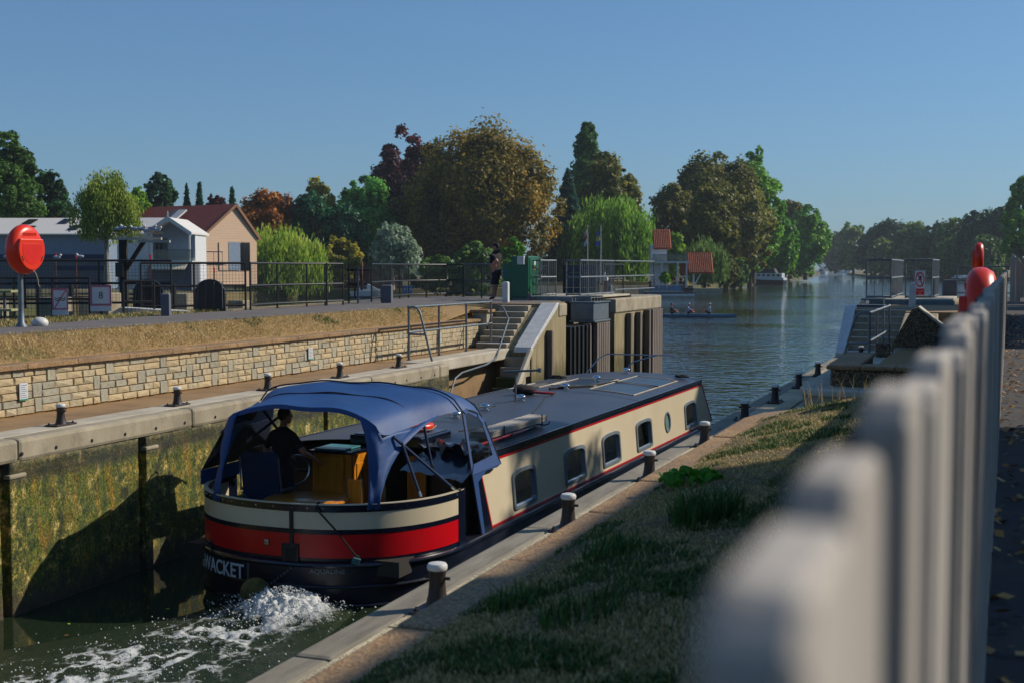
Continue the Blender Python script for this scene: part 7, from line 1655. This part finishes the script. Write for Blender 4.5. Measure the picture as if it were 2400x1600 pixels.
# ------------------------------------------------------------------ the picket fence beside the camera
FXC = -.047; FSL = .0098
fe = empty('picket_fence', (FXC+.098, 10, 3.3), -FSL, 'weathered grey picket fence running away from the camera, badly out of focus in front', 'fence')
vars_ = []
for k in range(6):
    r_ = random.Random(k); w_, th = .092+r_.uniform(-.003, .003), .0215; q = MB(); hh = .94
    pr = [(-w_/2, 0)]+[(w_/2, 0), (w_/2, hh-.012), (w_/2-.012, hh), (-w_/2+.012, hh), (-w_/2, hh-.012)]
    q.extr([(-th/2, y, z) for y, z in pr], (th, 0, 0)); me = q.mesh('picket', M['wood_grey'])
    bm = bmesh.new(); bm.from_mesh(me); bmesh.ops.recalc_face_normals(bm, faces=bm.faces); bmesh.ops.bevel(bm, geom=bm.edges[:], offset=.003, segments=1, affect='EDGES'); bm.to_mesh(me); bm.free(); vars_.append(me)
rng = random.Random(3); y = .285; k = 0
while y < 33.0:
    z = 3.3+rng.uniform(-.006, .006)
    inst(vars_[k % 6], 'picket', fe, (rng.uniform(-.002, .002), y-10, z-3.3), (rng.uniform(-.006, .006), rng.uniform(-.008, .008), rng.uniform(-.03, .03))); y += .157; k += 1
for z in (3.58, 4.10):
    for k in range(22):
        q = MB(); q.box(-.07-(.012 if k % 2 else 0), -.0125, 1.0+1.5*k-10, 2.49+1.5*k-10, z-3.3, z-3.3+.07+(.004 if k % 2 else 0)); q.build('rail', M['wood_dark'], fe, bevel=.006)
for k in range(11):
    q = MB(); q.box(-.165, -.086, 1.75+3*k-10, 1.84+3*k-10, -.3, .76); q.build('post', M['wood_dark'], fe, bevel=.01)
# gate posts and field gate at the end of the towpath
for (x, yy, h, lab) in ((.50, 40.6, 1.42, 'pointed timber gate post at the end of the picket fence, left one'), (.66, 41.6, 1.30, 'round-topped timber gate post, right one')):
    t = MB(); t.prism([(-.075, -.075), (.075, -.075), (.075, .075), (-.075, .075)], 0, h-.1); t.loft([[(-.075, -.075, h-.1), (.075, -.075, h-.1), (.075, .075, h-.1), (-.075, .075, h-.1)], [(-.02, -.02, h), (.02, -.02, h), (.02, .02, h), (-.02, .02, h)]]); o = t.build('gate_post', M['wood_grey'], None, bevel=.01); o.location = (x, yy, 3.28); tag(o, lab, 'post')
fg = empty('field_gate', (.3, 39.0, 3.28), 0, 'timber five-bar gate across the towpath at the right edge', 'gate')
for k in range(5): q = MB(); q.box(.74, 3.3, 41.6, 41.64, 3.45+.2*k, 3.54+.2*k); kid(q.build('bar', M['wood_grey'], bevel=.006), fg)
for x in (.74, 1.95, 3.24): q = MB(); q.box(x, x+.09, 41.55, 41.595, 3.4, 4.42); kid(q.build('upright', M['wood_grey'], bevel=.006), fg)
q = MB(); q.beam((.79, 41.66, 3.48), (3.2, 41.66, 4.32), .03, .09); kid(q.build('diagonal', M['wood_grey']), fg)

# ------------------------------------------------------------------ grass on the verge
def blades(name, pts, zs, hts, dry, label, seed=0, wid=.0045, lean=.6, mat=None, kind='stuff'):
    rng = np.random.default_rng(seed); n = len(pts); a = rng.uniform(0, 2*PI, n); d = np.stack([np.cos(a), np.sin(a)], 1); p = np.stack([-d[:, 1], d[:, 0]], 1)
    w_ = (wid*rng.uniform(.6, 1.4, n))[:, None]; h = hts[:, None]; ln = (lean*rng.uniform(.2, 1.3, n))[:, None]*h
    b0 = np.concatenate([pts-p*w_, zs[:, None]-.004], 1); b1 = np.concatenate([pts+p*w_, zs[:, None]-.004], 1)
    m0 = np.concatenate([pts+d*ln*.35-p*w_*.8, zs[:, None]+h*.62], 1); m1 = np.concatenate([pts+d*ln*.35+p*w_*.8, zs[:, None]+h*.62], 1); tp = np.concatenate([pts+d*ln, zs[:, None]+h], 1)
    V = np.stack([b0, b1, m1, m0, tp], 1).reshape(-1, 3); i = np.arange(n)[:, None]*5
    F3 = np.concatenate([i+np.array([[0, 1, 2]]), i+np.array([[0, 2, 3]]), i+np.array([[3, 2, 4]])], 0); var = np.tile(dry, 3)
    o = link(np_mesh(name, V, F3, mat, var), name, kind=kind); return tag(o, label, 'grass')
rng = np.random.default_rng(12)
M['blade'] = leafmat('grass_blade', ['1b3212', '314a1c', '5c5630', '7d6d48', '92805c'], .3)
n = 150000; yy = 3.0+9.0*rng.random(n)**1.5; xx = rng.uniform(-1.86, -.11, n)
gr = fbm(xx*2.2+3, yy*2.2, 31); dens = .45+.9*fbm(xx*5, yy*5, 33); keep = (rng.random(n) < dens) & verge_ok(xx, yy)
xx, yy, gr = xx[keep], yy[keep], gr[keep]; green = (gr > .57).astype(float)
hts = (.006+.013*rng.random(len(xx))+.022*green*rng.random(len(xx))); hts *= np.clip((xx+1.88)/.25, .5, 1)
dry = np.clip(.80-.60*green*(rng.random(len(xx)) < .85)+.20*rng.normal(size=len(xx))-.25*(rng.random(len(xx)) < .2), 0, 1)
blades('verge_grass', np.stack([xx, yy], 1), verge_z(xx)+.0, hts, dry, 'dry and green grass on the near verge by the ledge', 1, .0028, 1.1, M['blade'])
# taller tufts
for k, (x, y, n_, hh, rad, lab) in enumerate(((-1.25, 5.9, 420, .16, .17, 'lush dark green tuft of grass in the shade on the verge, beside the blurred pickets'), (-1.62, 4.35, 120, .10, .10, 'small grass tuft at the ledge near the bottom of the verge'), (-1.3, 4.1, 160, .10, .14, 'ragged grass tuft low on the verge'), (-1.5, 5.2, 140, .10, .12, 'ragged grass tuft by the middle of the shaded ledge'))):
    a = rng.uniform(0, 2*PI, n_); r_ = rad*np.sqrt(rng.random(n_)); P_ = np.stack([x+r_*np.cos(a), y+r_*np.sin(a)*1.5], 1); blades('grass_tuft', P_, verge_z(P_[:, 0]), hh*rng.uniform(.4, 1.1, n_), np.clip(.12+.12*rng.normal(size=n_), 0, 1), lab, 5+k, .004, .9, M['blade'], kind='thing')
# seed heads at the end of the verge
n_ = 60; P_ = np.stack([rng.uniform(-1.6, -.7, n_), rng.uniform(11.0, 11.9, n_)], 1); blades('seed_stalks', P_, verge_z(P_[:, 0]), rng.uniform(.10, .26, n_), np.full(n_, .75), 'thin seed stalks at the far end of the verge', 21, .002, .4, M['blade'])
# broad-leaved plant
bp_ = empty('broad_leaved_plant', (-1.62, 7.15, float(verge_z(np.array(-1.62)))), 0, 'low bright green broad-leaved plant at the ledge beside the shaded grass', 'plant')
M['dock'] = leafmat('dock_leaf', ['2f5a10', '4a7c18'], .3)
lf = random.Random(6)
for k in range(30):
    a = lf.uniform(0, 2*PI); L = lf.uniform(.05, .10); rows = []
    for i in range(6):
        t_ = i/5; w_ = .045*math.sin(PI*(.1+.85*t_))*(L/.09); z = .015+.045*math.sin(t_*2.4)+lf.uniform(-.004, .004); rows.append([(t_*L, -w_, z+.012), (t_*L, -w_*.4, z-.004), (t_*L, 0, z-.01), (t_*L, w_*.4, z-.004), (t_*L, w_, z+.012)])
    q = MB(); q.loft(rows, closed=False); o = q.build('leaf', M['dock'], bp_, smooth=True, fix=False); o.location = (lf.uniform(-.10, .12), lf.uniform(-.28, .28), 0); o.rotation_euler = (lf.uniform(-.2, .2), lf.uniform(-.3, .2), a)
# dried tufts on the island slope and path edges
n = 26000; yy = rng.uniform(11, 33, n); tt = rng.random(n); xx = -13.38-.74*tt; zz = 2.925+.35*tt**.85-.01; g_ = fbm(xx*1.3, yy*.8, 51); green = (g_ > .60)*(rng.random(n) < .7)
blades('slope_grass', np.stack([xx, yy], 1), zz, .03+.05*rng.random(n), np.clip(.86-.7*green+.12*rng.normal(size=n), 0, 1), 'dried grass on the slope above the stone wall', 52, .006, 1.2, M['blade'])
n = 9000; yy = rng.uniform(14, 26, n); xx = rng.uniform(-17.7, -15.7, n); kk = xx < -15.6-.12*np.clip(yy-15.5, 0, 10); xx, yy = xx[kk], yy[kk]
blades('path_edge_grass', np.stack([xx, yy], 1), np.full(len(xx), 3.27), .03+.07*rng.random(len(xx)), np.clip(.75-.6*(rng.random(len(xx)) < .45)+.1*rng.normal(size=len(xx)), 0, 1), 'grass along the back edge of the island path', 53, .007, 1.0, M['blade'])
# dead leaves on the towpath
rng2 = np.random.default_rng(4); n = 1100; P_ = np.stack([rng2.uniform(.0, .6, n)**1.5, rng2.uniform(3, 30, n), np.full(n, 3.292)+rng2.uniform(0, .02, n)], 1); V, F_ = leaf_quads(rng2, P_, np.tile([0, 0, 1.], (n, 1)), .035, 1.4, .5); tag(link(np_mesh('leaf_litter', V, F_, leafmat('litter', ['3a2615', '6d4a26', '8a6a3a'], .1), rng2.random(n)), 'leaf_litter', kind='stuff'), 'dead leaves scattered along the foot of the fence', 'leaf litter')

# ------------------------------------------------------------------ churned water behind the stern
xs = np.linspace(-11.2, -4.6, 330); ys = np.linspace(6.5, 14.6, 400); X, Y = np.meshgrid(xs, ys)
t_ = np.clip((14.05-Y)/6.5, 0, 1); cxl = -8.15-1.1*t_; wd_ = .55+1.75*t_
core = np.exp(-((X-cxl)/wd_)**2*1.6)*np.clip((14.35-Y)/.25, 0, 1)
nz = fbm(X*2.0, Y*2.0, 61, 5, .6); nz2 = fbm(X*6, Y*6, 66, 4, .65); ridge = 1-np.abs(2*fbm(X*3.1+9, Y*2.3, 71, 4, .6)-1)
boil = np.exp(-(((X+8.13)/.62)**2+((Y-13.62)/.55)**2))
Z = .012+core*(.16*(nz-.45)+.10*(nz2-.5))+boil*(.15+.30*(nz2-.40)+.12*nz); edge = np.clip(np.minimum.reduce([X+11.2, -4.6-X, Y-6.5])/.5, 0, 1)
fm = np.clip(core*(1.15*ridge**7+1.1*(nz2-.47)+.10-.22*t_)+boil*(.55+.9*(nz2-.4)), 0, 1.3)
keepv = (core > .03) & True
idx = np.arange(X.size).reshape(X.shape); fc = np.stack([idx[:-1, :-1], idx[:-1, 1:], idx[1:, 1:], idx[1:, :-1]], -1).reshape(-1, 4)
Z = np.where(core > .06, np.maximum(Z, .006), -.05+.9*(core))
kc = (core.ravel()[fc].max(1) > .045); fc = fc[kc]
def foammat():
    m, nt, n, b = newmat('foam_water'); a = N(nt, 'ShaderNodeAttribute', attribute_name='foam'); v = coords(nt)
    f = noise(nt, v, 34, 6, .75); mu = N(nt, 'ShaderNodeMath', operation='MULTIPLY_ADD', i_1=.9, i_2=-.42); nt.links.new(f, mu.inputs[0]); ad = N(nt, 'ShaderNodeMath', operation='ADD'); nt.links.new(a.outputs['Fac'], ad.inputs[0]); nt.links.new(mu.outputs[0], ad.inputs[1])
    r_ = ramp(nt, [(.30, (0,)*3), (.72, (1,)*3)]); nt.links.new(ad.outputs[0], r_.inputs[0])
    c_ = mixc(nt, r_.outputs[0], lin('27321f'), lin('c2c6c4')); nt.links.new(c_, b.inputs['Base Color'])
    rr = N(nt, 'ShaderNodeMapRange', i_3=.05, i_4=.7); nt.links.new(r_.outputs[0], rr.inputs[0]); nt.links.new(rr.outputs[0], b.inputs['Roughness']); b.inputs['IOR'].default_value = 1.333
    bumpn(nt, noise(nt, v, 22, 6, .7), b, .7, .03); return m
me = np_mesh('wake_foam', np.stack([X.ravel(), Y.ravel(), Z.ravel()], 1), fc, foammat(), smooth=True)
a = me.attributes.new('foam', 'FLOAT', 'POINT'); a.data.foreach_set('value', fm.ravel().astype(np.float32)); tag(link(me, 'wake_foam', kind='stuff'), 'white churned water trailing from the boat stern', 'foam')
rng = np.random.default_rng(77); n = 2600; a = rng.uniform(0, 2*PI, n); r_ = np.abs(rng.normal(size=n))*.42
P_ = np.stack([-8.13+r_*np.cos(a)*1.1, 13.6+r_*np.sin(a)*.9, .10+.26*rng.random(n)**1.6*np.exp(-(r_/.5)**2)+.03], 1)
n2 = 1500; yy = rng.uniform(9, 13.3, n2); tt = (14.05-yy)/6.5; P2 = np.stack([-8.15-1.1*tt+rng.normal(size=n2)*(.3+.9*tt), yy, .03+.10*rng.random(n2)**2], 1); P_ = np.concatenate([P_, P2]); P_ = P_[P_[:, 1] < 14.0]
oc = np.array([(1, 0, 0), (-1, 0, 0), (0, 1, 0), (0, -1, 0), (0, 0, 1), (0, 0, -1)], float); of = np.array([(0, 2, 4), (2, 1, 4), (1, 3, 4), (3, 0, 4), (2, 0, 5), (1, 2, 5), (3, 1, 5), (0, 3, 5)])
sz = (.004+.013*rng.random(len(P_))**2.5)[:, None, None]; V = (P_[:, None]+oc[None]*sz).reshape(-1, 3); F_ = (of[None]+6*np.arange(len(P_))[:, None, None]).reshape(-1, 3)
tag(link(np_mesh('spray', V, F_, PM('spray_white', 'd0d4d4', .3), smooth=True), 'spray', kind='stuff'), 'white spray thrown up behind the stern', 'spray')
# fallen leaves floating in the lock
for k, (x, y, c_) in enumerate(((-9.7, 13.4, 'd0d84a'), (-9.1, 13.2, 'c0d040'), (-10.4, 12.4, 'a8c030'), (-10.1, 12.0, '9a6a30'))):
    q = MB(); q.poly([(-.03, 0, .004), (0, -.018, .006), (.035, 0, .005), (0, .018, .006)]); o = q.build('floating_leaf', PM('leaf_float_%d' % k, c_, .6), None); o.location = (x, y, .004); o.rotation_euler = (0, 0, k*1.3); tag(o, 'small %s leaf floating on the dark lock water' % ('yellow-green, nearest the stern', 'pale yellow, second from the stern', 'green, near the wall', 'brown, nearest the corner')[k], 'leaf', 'leaves floating in the lock')

# ------------------------------------------------------------------ summer haze
q = MB(); q.box(-1550, 1550, -550, 1950, -2.0, 70); hz = q.build('haze', [], None, kind='stuff'); hz['label'] = 'thin summer haze over the river'
m = bpy.data.materials.new('haze'); m.use_nodes = True; n = m.node_tree.nodes; n.clear()
pv = n.new('ShaderNodeVolumePrincipled'); pv.inputs['Color'].default_value = (.80, .90, 1, 1); pv.inputs['Density'].default_value = .00016; pv.inputs['Anisotropy'].default_value = .1
ou = n.new('ShaderNodeOutputMaterial'); m.node_tree.links.new(pv.outputs[0], ou.inputs['Volume']); hz.data.materials.append(m)
